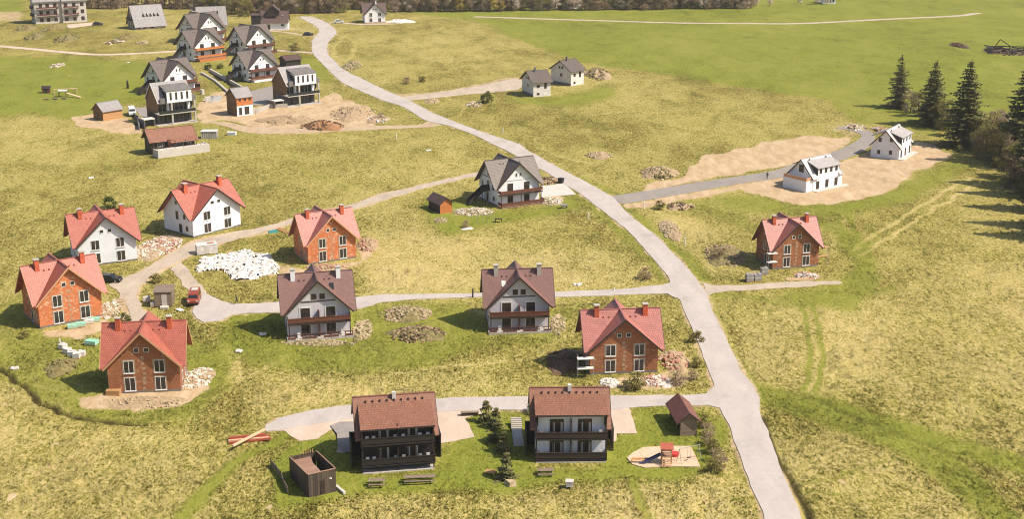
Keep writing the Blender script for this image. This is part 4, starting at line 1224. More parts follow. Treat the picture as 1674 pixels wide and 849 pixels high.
modern('modern house with white box dormer and brown gable, behind the long brown roof', (265, 206), (321, 199), 'modern houses with box dormers')
modern('modern house with white box dormer, right of the small white and wood house', (475, 175), (523, 168.6), 'modern houses with box dormers')

# small house between them
t, ro, W, D, He, Hr, k, a = gable_house('small_house', 'small house with white lower floor, wood upper floor and grey roof, between the modern houses', 'house', (388, 190.5), (414, 187), 5.4, 4.6, 4.9, 6.9, 'plaster_white', 'sheet_grey', 'fascia_dark', .35, .35, gablem='wood_clad')
Fs = faces(W, D); fr = Fs['front']
m_ = MB(); fr.box(m_, -W / 2, W / 2, 2.7 * k, 4.85 * k, .003, .06); m_.build('cladding', M['wood_orange'], t)
fr2 = Face((0, -D / 2 - .06, 0), (1, 0, 0), (0, -1, 0))
for u in (-.3, .02, .32): window(t, fr2, u * W, 3.9 * k, .6 * k, .6 * k, 'frame_dark', 'glass', 1)
window(t, fr, -.28 * W, .3 * k, .8 * k, 1.9 * k, 'frame_dark', 'glass', 1); window(t, fr, .12 * W, .3 * k, 1.3 * k, 2.0 * k, 'frame_dark', 'glass', 2, name='door')
m_ = MB(); m_.box(W / 2 + .02, W / 2 + 2.2, -D / 2 + .5, -D / 2 + .7, -.3, 1.6); m_.build('side_wall', M['concrete'], t)

# shed left of the white van
t, ro, W, D, He, Hr, k, a = gable_house('shed', 'pale timber shed with grey roof, left of the white van on the building site', 'shed', (169, 198), (200.8, 192.6), 4.2, 5.6, 2.5, 4.2, 'wood_light', 'sheet_grey', 'fascia_dark', .35, .45, gablem='wood_clad')
window(t, faces(W, D)['left'], 0, 1.0, 1.0, 1.1, 'frame_dark', 'glass', 1)
# long brown-roofed house with terrace
t, ro, W, D, He, Hr, k, a = gable_house('bungalow', 'low dark bungalow with long brown roof behind a pale terrace wall', 'house', (249, 254), (319, 246), 6.2, 11.5, 3.9, 6.2, 'wood_dark', 'tile_brown', 'fascia_dark', .7, .7)
fr = faces(W, D)['front']
for u, w_ in ((-.28, 1.8), (.12, 2.6), (.38, 1.4)): window(t, fr, u * W, 2.0, w_, 1.6, 'frame_white', 'glass', 3)
m_ = MB(); fr.box(m_, -.14 * W, -.05 * W, 0, 3.8, .02, 1.2); m_.build('porch_wall', M['wood_rail'], t)
for i in range(5):
    m_ = MB(); x0 = -W / 2 + i * (W - .15) / 4; fr.box(m_, x0, x0 + .15, 1.9, 3.6, 1.6, 1.75); m_.build('post', M['wood_dark'], t)
m_ = MB(); m_.shell([[(-.1 * W, -D / 2 - 2.0, He - .7), (W / 2 + .7, -D / 2 - 2.0, He - .7), (W / 2 + .7, -D / 2 - .3, He + .12), (-.1 * W, -D / 2 - .3, He + .12)]], .12); m_.build('porch_roof', M['tile_brown'], t)
A, B = G(259, 259.5), G(343, 247.8)
ang = math.atan2(B.y - A.y, B.x - A.x); L_ = (B - A).length
m_ = MB()
m_.box(0, L_, 0, .3, -.3, 2.1); m_.box(0, .3, .3, 3.2, -.3, 2.0); m_.box(L_ - .3, L_, .3, 4.2, -.3, 2.0); m_.box(.3, L_ - .3, .3, 3.0, -.3, 1.85)
te = thing('terrace_wall', 'cream terrace wall in front of the long brown-roofed bungalow', 'wall', A, ang)
m_.build('wall', M['plaster_grey'], te)
for i in range(7):
    m_ = MB(); m_.box(.1 + i * (L_ - .3) / 6, .2 + i * (L_ - .3) / 6, .1, .2, 2.1, 2.8); m_.build('post', M['wood_grey'], te)
FOOT.append([tuple(A[:2]), tuple(B[:2]), tuple((B + Vector((-math.sin(ang), math.cos(ang), 0)) * 4)[:2]), tuple((A + Vector((-math.sin(ang), math.cos(ang), 0)) * 4)[:2])])

# orange garden shed beside the lone grey chalet: ridge runs away from the viewer
def end_gable(name, label, cat, FL, FR, Dn, He, Hr, wall, roof, front=None, ang_add=0, group=None, ox=.35, oy=.35, open_side=False):
    A, B = G(*FL), G(*FR)
    W = (B - A).length; ang = math.atan2(B.y - A.y, B.x - A.x) + ang_add
    n = Vector((-math.sin(ang), math.cos(ang), 0)); c = (A + B) / 2 + n * Dn / 2
    t = thing(name, label, cat, c, ang, group)
    x, y = W / 2, Dn / 2
    FOOT.append([tuple((c + Vector((math.cos(ang), math.sin(ang), 0)) * sx * x + n * sy * y)[:2]) for sx, sy in ((-1, -1), (1, -1), (1, 1), (-1, 1))])
    w = MB()
    if not open_side: w.poly([(-x, y, -.3), (-x, -y, -.3), (-x, -y, He), (-x, y, He)])
    w.poly([(x, -y, -.3), (x, y, -.3), (x, y, He), (x, -y, He)])
    w.poly([(x, y, -.3), (-x, y, -.3), (-x, y, He), (0, y, Hr), (x, y, He)])
    if not front: w.poly([(-x, -y, -.3), (x, -y, -.3), (x, -y, He), (0, -y, Hr), (-x, -y, He)])
    w.build('wall', M[wall], t)
    if front:
        w = MB(); w.poly([(-x, -y, -.3), (x, -y, -.3), (x, -y, He), (0, -y, Hr), (-x, -y, He)]); w.build('front_wall', M[front], t)
    a = (Hr - He) / x; ex = x + ox; ey = y + oy; ze = Hr - a * ex; L = .1
    r = MB(); r.shell([[(-ex, ey, ze + L), (-ex, -ey, ze + L), (0, -ey, Hr + L), (0, ey, Hr + L)], [(ex, -ey, ze + L), (ex, ey, ze + L), (0, ey, Hr + L), (0, -ey, Hr + L)]], .1)
    ro = r.build('roof', M[roof], t)
    f = MB()
    for s in (-1, 1):
        for s2 in (-1, 1): f.beam((0, s * (ey + .015), Hr + L - .08), (s2 * ex, s * (ey + .015), ze + L - .08), .04, .16)
    f.build('fascia', M['fascia_dark'], t)
    return t, W, Dn
t, W, D = end_gable('garden_shed', 'small garden shed with orange front and dark roof, left of the lone grey chalet', 'shed', (719.6, 350), (739, 347), 5.4, 2.3, 3.5, 'wood_dark', 'tile_darkbrown', 'wood_orange')
t, W, D = end_gable('carport', 'narrow timber carport with brown ribbed roof, on the lawn beside the playground', 'carport', (1112, 714), (1139, 712.5), 6.4, 2.4, 3.4, 'wood_grey', 'sheet_brown', 'wood_grey', ang_add=R(-1), open_side=True, ox=.6)
for yy in (-2.9, -.9, 1.1, 2.9):
    m_ = MB(); m_.box(-W / 2, -W / 2 + .14, yy, yy + .14, -.1, 2.35); m_.build('post', M['wood_grey'], t)
t, ro, W, D, He, Hr, k, a = gable_house('carport', 'small black carport behind the right modern house', 'carport', (468, 110), (492, 107.5), 4.5, 5.2, 2.3, 3.3, 'wood_black', 'tile_darkbrown', 'fascia_dark', .4, .5)

# ---- far edge buildings
c, ang, k = place((59, 39.5), (142, 34.7), 11, 24)
t = thing('apartment_building', 'three-storey white apartment building with reddish balconies at the top left corner', 'building', c, ang)
W, D = 24 * k, 11 * k
m_ = MB(); m_.box(-W / 2, W * .02, -D / 2, D / 2, -.4, 10.5); m_.box(W * .02 + .01, W / 2, -D / 2 - 1.2, D / 2 - 1, -.4, 10.5); m_.build('wall', M['plaster_grey'], t)
m_ = MB(); m_.shell([[(-W / 2 - .8, -D / 2 - .8, 10), (W * .02, -D / 2 - .8, 10), (W * .02, 0, 15), (-W / 2 - .8, 0, 15)], [(W * .02, D / 2 + .8, 10), (-W / 2 - .8, D / 2 + .8, 10), (-W / 2 - .8, 0, 15), (W * .02, 0, 15)]], .25)
m_.shell([[(W * .02 + .02, -D / 2 - 2, 10), (W / 2 + .8, -D / 2 - 2, 10), (W / 2 + .8, -.6, 15.2), (W * .02 + .02, -.6, 15.2)], [(W / 2 + .8, D / 2 - .2, 10), (W * .02 + .02, D / 2 - .2, 10), (W * .02 + .02, -.6, 15.2), (W / 2 + .8, -.6, 15.2)]], .25)
m_.build('roof', M['sheet_grey'], t)
f1 = Face((0, -D / 2, 0), (1, 0, 0), (0, -1, 0)); f2 = Face((0, -D / 2 - 1.2, 0), (1, 0, 0), (0, -1, 0)); fl = Face((-W / 2, 0, 0), (0, -1, 0), (-1, 0, 0))
for z in (.9, 4.1, 7.3):
    for u in (-.38, -.25, -.1): window(t, f1, u * W, z, 1.5, 1.7, 'frame_dark', 'glass', 2)
    for u in (.1, .26, .42): window(t, f2, u * W, z, 1.5, 1.7, 'frame_dark', 'glass', 2)
    for u in (-.3, .1): window(t, fl, u * D, z, 1.1, 1.4, 'frame_dark', 'glass', 1)
for z in (3.2, 6.4):
    balcony(t, f1, -W * .46, -W * .06, z + .2, 1.3, 'wood_rail', 1.0); balcony(t, f2, W * .06, W * .34, z + .2, 1.3, 'wood_rail', 1.0)
    balcony(t, fl, -D * .3, D * .2, z + .2, 1.0, 'wood_dark', 1.0)

t, ro, W, D, He, Hr, k, a = gable_house('barn_house', 'large house with steep grey roof and a row of small peaked dormers', 'house', (222, 48.5), (271, 45.2), 13, 14, 2.2, 10.3, 'plaster_grey', 'sheet_grey', 'fascia_dark', .5, .9)
fr, lf = faces(W, D)['front'], faces(W, D)['left']
for u in (-.38, -.2, .05): window(t, fr, u * W, .3, 1.6, 1.7, 'frame_dark', 'glass', 2)
for u, z in ((-.15, 4.2), (.1, 4.2), (-.25, .5), (.0, .5), (.25, .5)): window(t, lf, u * D, z, 1.6, 2, 'frame_dark', 'glass', 2)
balcony(t, lf, -D * .25, D * .25, 3.7, 1.5, 'wood_dark', 1.0)
for i in range(5):
    x0 = -W * .16 + i * W * .12
    zr = lambda yy: Hr - a * abs(yy)
    yf = -3.9; zb_, zt_ = zr(yf) + .1, zr(yf) + 1.5; yb = -(Hr - zt_) / a
    m_ = MB(); m_.poly([(x0 - .7, yf, zb_), (x0 + .7, yf, zb_), (x0, yf, zt_)]); m_.poly([(x0 - .7, yf, zb_), (x0, yf, zt_), (x0, yb, zt_ + .1)]); m_.poly([(x0, yf, zt_), (x0 + .7, yf, zb_), (x0, yb, zt_ + .1)])
    m_.build('dormer', M['fascia_dark'], t)
t, ro, W, D, He, Hr, k, a = gable_house('farmhouse', 'house with large pale metal roof, rising behind the rearmost grey chalet', 'house', (318, 48), (371, 46), 11, 15, 2.6, 9.8, 'plaster_grey', 'sheet_grey', 'fascia_dark', .5, .8)
m_ = MB(); m_.box(W * .22, W * .27, -3.6, -2.2, 6.2, 7.6); m_.build('skylight', M['glass'], ro)
m_ = MB(); m_.box(-W * .47, -W * .41, -1.4, -.6, Hr - 1.5, Hr + 2.2); m_.build('chimney', M['wood_dark'], ro)
t, ro, W, D, He, Hr, k, a = gable_house('farmhouse', 'white farmhouse with long dark roof and small skylights, near the upper road bend', 'house', (428, 49.5), (471, 49), 9, 12.5, 4.2, 8.8, 'plaster_white', 'tile_darkbrown', 'fascia_dark', .4, .7)
fr = faces(W, D)['front']
window(t, fr, -.22 * W, .4, 1.1, 2.2, 'frame_dark', 'glass', 1, name='door'); window(t, fr, .3 * W, 1.8, 1.4, .8, 'frame_dark', 'glass', 2)
for u in (-.3, 0, .3):
    m_ = MB(); yy = -D / 2 + 2.0; zz = He + a * 2.0; m_.beam((u * W - .4, yy, zz + .22), (u * W + .4, yy, zz + .22), .7, .14); m_.build('skylight', M['white_sheet'], ro)
m_ = MB(); m_.box(-W / 2 - 4.4, -W / 2 - .02, -D / 2 + .5, D / 2 - 1, -.3, 6.4); ann = m_.build('annexe', M['wood_black'], t)
m_ = MB(); m_.box(-W / 2 - 4.7, -W / 2 - .02, -D / 2 + .2, D / 2 - .7, 6.4, 6.6); m_.build('annexe_roof', M['tile_darkbrown'], ann)
m_ = MB(); m_.shell([[(-3.6, -3.8, 8.2), (-.6, -3.8, 10.8), (-.6, 2, 10.8), (-3.6, 2, 8.2)][::-1], [(-.6, -3.8, 10.8), (2.4, -3.8, 8.2), (2.4, 2, 8.2), (-.6, 2, 10.8)][::-1]], .2); m_.build('cross_gable_roof', M['tile_darkbrown'], ro)
m_ = MB(); m_.poly([(-3.2, -3.3, 6), (2.0, -3.3, 6), (2.0, -3.3, 8.4), (-.6, -3.3, 10.6), (-3.2, -3.3, 8.4)]); m_.build('cross_gable', M['wood_dark'], t)

# village roofs among the far trees
for lb, FL, FR, Dn, He, Hr, wl, rf in (
    ('white village house with dark roof among the far trees, right of the pale blossom tree', (1168, 12), (1203, 11), 9, 3.0, 7.5, 'wood_black', 'tile_darkbrown'),
    ('white gabled village house with red roof among the far brown trees', (932, 14), (946, 13.6), 8, 3.6, 7.5, 'plaster_white', 'tile_red'),
    ('small brown-roofed village house at the right end of the far tree line', (1345, 6), (1366, 6), 8, 3.0, 6, 'plaster_white', 'tile_brown'),
    ('village house with pale walls and pink roof, left of the dark village roof', (1128, 12), (1146, 12), 8, 3.6, 7.2, 'plaster_white', 'tile_pink'),
    ('pale village house half hidden by bare trees behind the lone dark-brown roofed chalet', (700, 17.5), (718, 17), 8, 3.4, 6.5, 'plaster_grey', 'tile_brown')):
    A, B = G(*FL), G(*FR)
    t, ro, W, D, He_, Hr_, k, a = gable_house('village_house', lb, 'house', FL, FR, Dn, (B - A).length, He, Hr, wl, rf, 'frame_white', .4, .5, group='village houses beyond the meadow')
    for u in (-.28, 0.05, .32): window(t, faces(W, D)['front'], u * W, .9, 1.1, 1.3, 'frame_white', 'glass', 1)
# ------------------------------------------------------------------ ground sheet
foot = np.zeros(GX.shape, bool)
for P in FOOT: foot |= pip(GX, GY, P)
flat2 = np.clip(np.maximum(flat, blur(foot.astype(float), 5) * 3), 0, 1)
rough = 1 - .75 * np.clip(chan['lush'], 0, 1)
amp = .14 * rough * (1 - flat2)
fade = np.clip(1.4 - GY / 500, .25, 1)
GZ = amp * fade * (fbm(GX, GY, 1.3, 5, 3) - .2) + (1 - flat2) * .12 * fbm(GX, GY, 9, 6, 3) - .03
GZ -= chan['dark'] * .35 * (1 - flat2)
GZ = GZ * (1 - flat2) + .014 * flat2 - .0
nr, ncl = GX.shape
verts = np.stack([GX, GY, GZ], -1).reshape(-1, 3)
idx = np.arange(nr * ncl).reshape(nr, ncl)
quads = np.stack([idx[:-1, :-1], idx[:-1, 1:], idx[1:, 1:], idx[1:, :-1]], -1).reshape(-1, 4)
me = bpy.data.meshes.new('meadow_ground')
me.vertices.add(len(verts)); me.vertices.foreach_set('co', verts.ravel())
me.loops.add(quads.size); me.loops.foreach_set('vertex_index', quads.ravel())
me.polygons.add(len(quads)); me.polygons.foreach_set('loop_start', np.arange(len(quads)) * 4)
try: me.polygons.foreach_set('loop_total', np.full(len(quads), 4))
except Exception: pass
me.polygons.foreach_set('use_smooth', np.ones(len(quads), bool))
me.update(calc_edges=True)
at = me.color_attributes.new('zones', 'FLOAT_COLOR', 'POINT')
zc = np.stack([np.clip(chan['lush'], 0, 1.3), chan['bare'], np.clip(chan['pale'], 0, 1.3), np.clip(chan['dark'], 0, 1)], -1).reshape(-1, 4)
at.data.foreach_set('color', zc.astype(np.float32).ravel())
gr = bpy.data.objects.new('ground', me); COL.objects.link(gr); tag(gr, kind='structure')

def sepch(nt, attr):
    s = nt.nodes.new('ShaderNodeSeparateColor'); nt.links.new(attr.outputs['Color'], s.inputs[0])
    return s.outputs[0], s.outputs[1], s.outputs[2], attr.outputs['Alpha']

C_STRAW = lin(210, 188, 132, .78); C_OLIVE = lin(152, 145, 72, .73); C_GREEN = lin(130, 137, 52, .77)
C_DEEP = lin(92, 86, 40, .66); C_EARTH = lin(122, 113, 54, .68)
def grass_colour(nt, p, lush, pale):
    """meadow colour at a spot: straw against olive against fresh green, in clumps"""
    mp = nt.nodes.new('ShaderNodeMapping'); mp.inputs['Scale'].default_value = (1, .55, 1); mp.inputs['Rotation'].default_value = (0, 0, .3)
    nt.links.new(p, mp.inputs[0]); q = mp.outputs[0]
    big = noise(nt, .022, 4, .6, q); mid_ = noise(nt, .12, 5, .65, q, .6); sm = noise(nt, .85, 5, .72, q, .8); fi = noise(nt, 2.3, 3, .8, q, .9); vf = noise(nt, 6.5, 2, .8, q, .5)
    s = math_(nt, 'ADD', math_(nt, 'MULTIPLY', big, .5), math_(nt, 'MULTIPLY', mid_, .5))
    s = math_(nt, 'ADD', s, math_(nt, 'MULTIPLY', sm, .45))
    s = math_(nt, 'ADD', s, math_(nt, 'ADD', math_(nt, 'MULTIPLY', fi, 1.35), math_(nt, 'MULTIPLY', vf, .6)))
    s = math_(nt, 'SUBTRACT', s, 1.20)
    s = math_(nt, 'ADD', s, math_(nt, 'MULTIPLY', pale, .17))
    s = math_(nt, 'SUBTRACT', s, math_(nt, 'MULTIPLY', lush, .10))
    dry = ramp(nt, s, [(.26, C_DEEP), (.39, C_EARTH), (.49, C_OLIVE), (.60, lin(183, 167, 97, .75)), (.80, C_STRAW)])
    grn = ramp(nt, s, [(.10, C_DEEP), (.34, C_GREEN), (.52, lin(142, 145, 62, .78)), (.8, lin(170, 156, 88, .76))])
    l2 = math_(nt, 'ADD', lush, math_(nt, 'MULTIPLY', math_(nt, 'SUBTRACT', sm, .5), .9))
    l2 = math_(nt, 'ADD', l2, math_(nt, 'MULTIPLY', math_(nt, 'SUBTRACT', mid_, .5), 1.3))
    l2 = math_(nt, 'MULTIPLY', l2, 1.15, True)
    return mixc(nt, l2, dry, grn), s, fi, sm

m, nt, b = nodes('meadow')
av = nt.nodes.new('ShaderNodeVertexColor'); av.layer_name = 'zones'
lush, bare, pale, dark = sepch(nt, av)
p = geo(nt)
c, s, fi, sm = grass_colour(nt, p, lush, pale)
mps = nt.nodes.new('ShaderNodeMapping'); mps.inputs['Scale'].default_value = (.9, .35, 1); mps.inputs['Rotation'].default_value = (0, 0, -.5)
nt.links.new(p, mps.inputs[0])
soil = ramp(nt, noise(nt, .45, 7, .62, mps.outputs[0], .6), [(.25, lin(168, 142, 108, .9)), (.5, lin(192, 166, 132, .9)), (.75, lin(208, 184, 152, .92))])
soil = mixc(nt, .3, soil, ramp(nt, noise(nt, 2.2, 5, .75, mps.outputs[0]), [(.3, bw(.6)), (.7, bw(1.1))]), 'MULTIPLY')
bm = math_(nt, 'ADD', math_(nt, 'MULTIPLY', bare, 2.0), math_(nt, 'MULTIPLY', math_(nt, 'SUBTRACT', noise(nt, .8, 6, .75, p), .5), 2.6))
bm = math_(nt, 'SUBTRACT', bm, .85)
bm = math_(nt, 'MULTIPLY', bm, 2.0, True)
c = mixc(nt, bm, c, soil)
# stray bare spots in the rough meadow
sp = ramp(nt, noise(nt, .35, 6, .8, p), [(.66, bw(0)), (.72, bw(.7))])
sp = math_(nt, 'MULTIPLY', sp, math_(nt, 'SUBTRACT', 1.0, lush), True)
c = mixc(nt, math_(nt, 'MULTIPLY', sp, .6), c, lin(196, 170, 128, .9))
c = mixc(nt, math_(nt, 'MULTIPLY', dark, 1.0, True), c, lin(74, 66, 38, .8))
nt.links.new(c, b.inputs['Base Color'])
b.inputs['Roughness'].default_value = 1.0
b.inputs['Specular IOR Level'].default_value = 0.05
bump(nt, b, math_(nt, 'ADD', math_(nt, 'MULTIPLY', fi, .7), math_(nt, 'MULTIPLY', sm, .5)), .5, .25)
me.materials.append(m)

# tufts: real blades standing in the near meadow
def tufts(name, n, hmin, hmax, lushmax, seed, d0, d1, wgt=None):
    r = np.random.default_rng(seed)
    N = n * 3
    d = d0 * (d1 / d0) ** r.random(N)             # about as dense in the picture near and far
    t = r.uniform(-.47, .47, N)
    x, y = d * t, d
    ri = np.clip(np.searchsorted(rows, y), 0, nr - 1); ci = np.clip(np.searchsorted(tc, t), 0, ncl - 1)
    L = chan['lush'][ri, ci]; Bb = chan['bare'][ri, ci]; Rr = flat2[ri, ci]
    clump = fbm(x, y, 2.2, 21, 3) * .6 + fbm(x, y, 14, 22, 3) * .7
    keep = (Rr < .05) & (Bb < .5) & (L < lushmax) & (clump + r.normal(0, .35, N) > -.05 + 1.6 * np.clip((y - 210) / 200, 0, 1))
    x, y = x[keep][:n], y[keep][:n]; ri, ci = ri[keep][:n], ci[keep][:n]
    n = len(x)
    z = GZ[ri, ci] - .03
    V = []; k = 3
    hh = r.uniform(hmin, hmax, n)
    w = hh * r.uniform(.5, .9, n)
    vs = np.zeros((n, k * 3, 3))
    for j in range(k):
        a = r.uniform(0, 2 * np.pi, n); ca, sa = np.cos(a), np.sin(a)
        lean = r.uniform(-.5, .5, (2, n)) * hh
        vs[:, j * 3 + 0] = np.stack([x - ca * w / 2, y - sa * w / 2, z], -1)
        vs[:, j * 3 + 1] = np.stack([x + ca * w / 2, y + sa * w / 2, z], -1)
        vs[:, j * 3 + 2] = np.stack([x + lean[0], y + lean[1], z + hh], -1)
    me = bpy.data.meshes.new(name)
    me.vertices.add(n * k * 3); me.vertices.foreach_set('co', vs.ravel())
    me.loops.add(n * k * 3); me.loops.foreach_set('vertex_index', np.arange(n * k * 3))
    me.polygons.add(n * k); me.polygons.foreach_set('loop_start', np.arange(n * k) * 3)
    try: me.polygons.foreach_set('loop_total', np.full(n * k, 3))
    except Exception: pass
    me.update(calc_edges=True)
    at = me.color_attributes.new('zones', 'FLOAT_COLOR', 'POINT')
    col = np.stack([chan['lush'][ri, ci], r.random(n), chan['pale'][ri, ci], np.ones(n)], -1)
    at.data.foreach_set('color', np.repeat(col, k * 3, 0).astype(np.float32).ravel())
    m, nt, b = nodes(name + '_blades')
    av = nt.nodes.new('ShaderNodeVertexColor'); av.layer_name = 'zones'
    lush, rnd, pale, _ = sepch(nt, av)
    c, s, fi, sm = grass_colour(nt, geo(nt), lush, pale)
    c = mixc(nt, .55, c, ramp(nt, rnd, [(.0, bw(.55)), (.5, bw(1.05)), (1, bw(1.6))]), 'MULTIPLY')
    up = nt.nodes.new('ShaderNodeCombineXYZ'); up.inputs[2].default_value = 1; nt.links.new(up.outputs[0], b.inputs['Normal'])      # blades shade like the sward they stand in
    nt.links.new(c, b.inputs['Base Color']); b.inputs['Roughness'].default_value = 1; b.inputs['Specular IOR Level'].default_value = .05
    me.materials.append(m)
    o = bpy.data.objects.new(name, me); COL.objects.link(o)
    tag(o, 'dry straw and green grass tufts standing all over the rough meadow', 'grass', kind='stuff')
    print(name, n)
tufts('meadow_grass', 190000, .07, .22, .85, 5, 135, 420)

# ------------------------------------------------------------------ trees
def np_mesh(name, vs, k, mats, mi=None):
    n = len(vs) // k
    me = bpy.data.meshes.new(name)
    me.vertices.add(n * k); me.vertices.foreach_set('co', vs.ravel())
    me.loops.add(n * k); me.loops.foreach_set('vertex_index', np.arange(n * k))
    me.polygons.add(n); me.polygons.foreach_set('loop_start', np.arange(n) * k)
    try: me.polygons.foreach_set('loop_total', np.full(n, k))
    except Exception: pass
    for m_ in mats: me.materials.append(m_)
    me.update(calc_edges=True)
    return me

def leaves(centres, size, r, aspect=.6):
    """one small randomly turned quad-ish triangle pair per centre"""
    n = len(centres)
    a = r.normal(0, 1, (n, 3)); a /= np.linalg.norm(a, axis=1)[:, None]
    b_ = r.normal(0, 1, (n, 3)); b_ -= (a * b_).sum(1)[:, None] * a; b_ /= np.linalg.norm(b_, axis=1)[:, None]
    s = size * r.uniform(.6, 1.3, n)[:, None]
    q = np.stack([centres - a * s - b_ * s * aspect * .3, centres + b_ * s * -aspect, centres + a * s, centres + b_ * s * aspect], 1)
    return q.reshape(-1, 3)

def spruce_mesh(h, rad, seed, dens=1.0, thin=0):
    r = np.random.default_rng(seed)
    T = []
    nw = int(h * 1.7)
    for i in range(nw):
        f = (i + r.uniform(-.3, .3)) / nw
        z = h * (.04 + .94 * f)
        R_ = rad * (1 - f) ** .85 * r.uniform(.75, 1.12) + .15
        nb = int((12 + 6 * (1 - f)) * dens)
        a0 = r.uniform(0, 6.28); lob = r.uniform(0, 6.28)
        for j in range(nb):
            a = a0 + 6.283 * j / nb + r.uniform(-.25, .25)
            L = R_ * r.uniform(.55, 1.15) * (1 + .28 * math.sin(2 * a + lob) * (1 - f))
            if r.random() < thin: L *= .45
            droop = r.uniform(.15, .45) * L
            d = np.array([math.cos(a), math.sin(a), 0]); s = np.array([-d[1], d[0], 0])
            ns = max(3, int(L * 2.6))
            for q in range(ns):
                t = (q + .6) / ns
                p = d * L * t + np.array([0, 0, z - droop * t ** 1.3 + .12 * L * t ** 3])
                wd = (.22 + .40 * L * (1 - t) * t * 1.6) * r.uniform(.7, 1.2)
                for sg in (-1, 1):
                    e = p + s * sg * wd + d * .25 * wd + np.array([0, 0, -r.uniform(.1, .45) * wd - .05])
                    T += [p - d * L / ns * .7, e, p + d * L / ns * .55 + np.array([0, 0, .04])]
                if r.random() < .5:
                    T += [p - d * .1, p + d * L / ns + s * .05, p + np.array([0, 0, -.35 - .3 * r.random()])]
    return np.array(T)

def trunk_mb(h, r0, r1, limbs=0, seed=0, spread=.4, lh=.45):
    r = random.Random(seed)
    m_ = MB()
    pts = [(0, 0, -.3)]
    for i in range(1, 6): pts.append((r.uniform(-.012, .012) * h, r.uniform(-.012, .012) * h, h * i / 5))
    for i in range(5): m_.tube(pts[i], pts[i + 1], r0 + (r1 - r0) * i / 5, r0 + (r1 - r0) * (i + 1) / 5, 7, cap=False)
    for i in range(limbs):
        z = h * r.uniform(lh, .92); a = r.uniform(0, 6.28); L = h * spread * r.uniform(.5, 1) * (1.15 - z / h)
        p0 = Vector((0, 0, z)); p1 = p0 + Vector((math.cos(a) * L, math.sin(a) * L, L * r.uniform(.6, 1.2)))
        m_.tube(p0, p1, r0 * .35, r0 * .1, 5, cap=False)
        for q in range(2):
            t = r.uniform(.4, .8); a2 = a + r.uniform(-1, 1); pp = p0.lerp(p1, t)
            m_.tube(pp, pp + Vector((math.cos(a2), math.sin(a2), r.uniform(.5, 1.2))) * L * .45, r0 * .15, r0 * .05, 4, cap=False)
    return m_

TREES = {}
def proto(kind, variant, h, rad, trunkargs, crownfn, mat):
    me = crownfn()
    tm = trunk_mb(*trunkargs)
    o = tm.build('trunk', M['bark'], uv=False, smooth=True)
    tmesh = o.data; bpy.data.objects.remove(o)
    TREES.setdefault(kind, []).append((tmesh, me, h))

def spruce_proto(v, h, rad, dens=1, thin=0):
    proto('spruce', v, h, rad, (h * .98, .28, .03, 0), lambda: np_mesh('crown', spruce_mesh(h, rad, v, dens, thin), 3, [M['leaf_spruce']]), None)
for v, th in ((1, 0.05), (2, .15), (3, .4), (4, .1)): spruce_proto(v, 20.0, 3.7, 1.0, th)

def clump_cloud(h, rad, n, seed, z0=.25, blobs=26, top=1.0):
    r = np.random.default_rng(seed)
    bc = []
    for i in range(blobs):
        f = r.random(); a = r.uniform(0, 6.28); rr = rad * math.sqrt(r.random()) * .85 * math.sin(math.pi * (.12 + .80 * f)) ** .6
        bc.append((math.cos(a) * rr, math.sin(a) * rr, h * (z0 + (1 - z0) * f * top * .95), rad * r.uniform(.22, .42)))
    bc = np.array(bc)
    k = r.integers(0, blobs, n)
    d = r.normal(0, 1, (n, 3)); d /= np.linalg.norm(d, axis=1)[:, None]
    rr = bc[k, 3][:, None] * r.uniform(.35, 1.05, (n, 1))
    return bc[k, :3] + d * rr * np.array([1, 1, .85])

def decid_proto(kind, v, h, rad, n, size, mat, z0=.25, limbs=9, r0=.2):
    r = np.random.default_rng(v * 7 + 1)
    def fn():
        return np_mesh('crown', leaves(clump_cloud(h, rad, n, v, z0), size, r), 4, [M[mat]])
    proto(kind, v, h, rad, (h * .8, r0, .04, limbs, v, .42, .3), fn, None)
for v in (11, 12, 13): decid_proto('olive_tree', v, 10, 3.6, 6500, .13, 'leaf_olive', .04)
for v in (21, 22, 23): decid_proto('bare_tree', v, 10, 3.6, 5600, .13, 'leaf_brown', .04)
for v in (24, 25): decid_proto('grey_tree', v, 10, 3.6, 5600, .13, 'leaf_grey', .04)
for v in (31, 32): decid_proto('blossom_tree', v, 6, 2.8, 3200, .14, 'blossom')
for v in (41,): decid_proto('yellow_tree', v, 7, 3.2, 3600, .14, 'leaf_yellow')
for v in (51, 52): decid_proto('round_bush', v, 2.4, 1.5, 1500, .12, 'leaf_green', .05, 5, .05)
for v in (61, 62): decid_proto('twig_bush', v, 2.4, 1.6, 1300, .10, 'leaf_brown', .05, 7, .05)
for v in (71, 72): decid_proto('olive_bush', v, 2.4, 1.6, 1500, .12, 'leaf_olive', .05, 7, .05)
for v in (81, 82):
    proto('young_conifer', v, 4.0, 1.3, (3.9, .09, .02, 0), lambda v=v: np_mesh('crown', spruce_mesh(4.0, 1.25, v, 1.2), 3, [M['leaf_spruce']]), None)

def tree(kind, name, label, cat, x, y, h, group=None, v=None, wk=1.0, rot=None, lean=0):
    L = TREES[kind]; tm, cm, h0 = L[(v if v is not None else random.randrange(len(L))) % len(L)]
    k = h / h0
    t = thing(name, label, cat, (x, y, 0), random.uniform(0, 6.28) if rot is None else rot, group)
    t.scale = (k * wk, k * wk, k)
    for nm, me in (('trunk', tm), ('crown', cm)):
        o = bpy.data.objects.new(nm, me); COL.objects.link(o); o.parent = t
    return t
def tree_px(kind, name, label, cat, px, py, h, **kw):
    q = G(px, py)
    return tree(kind, name, label, cat, q.x, q.y, h, **kw)

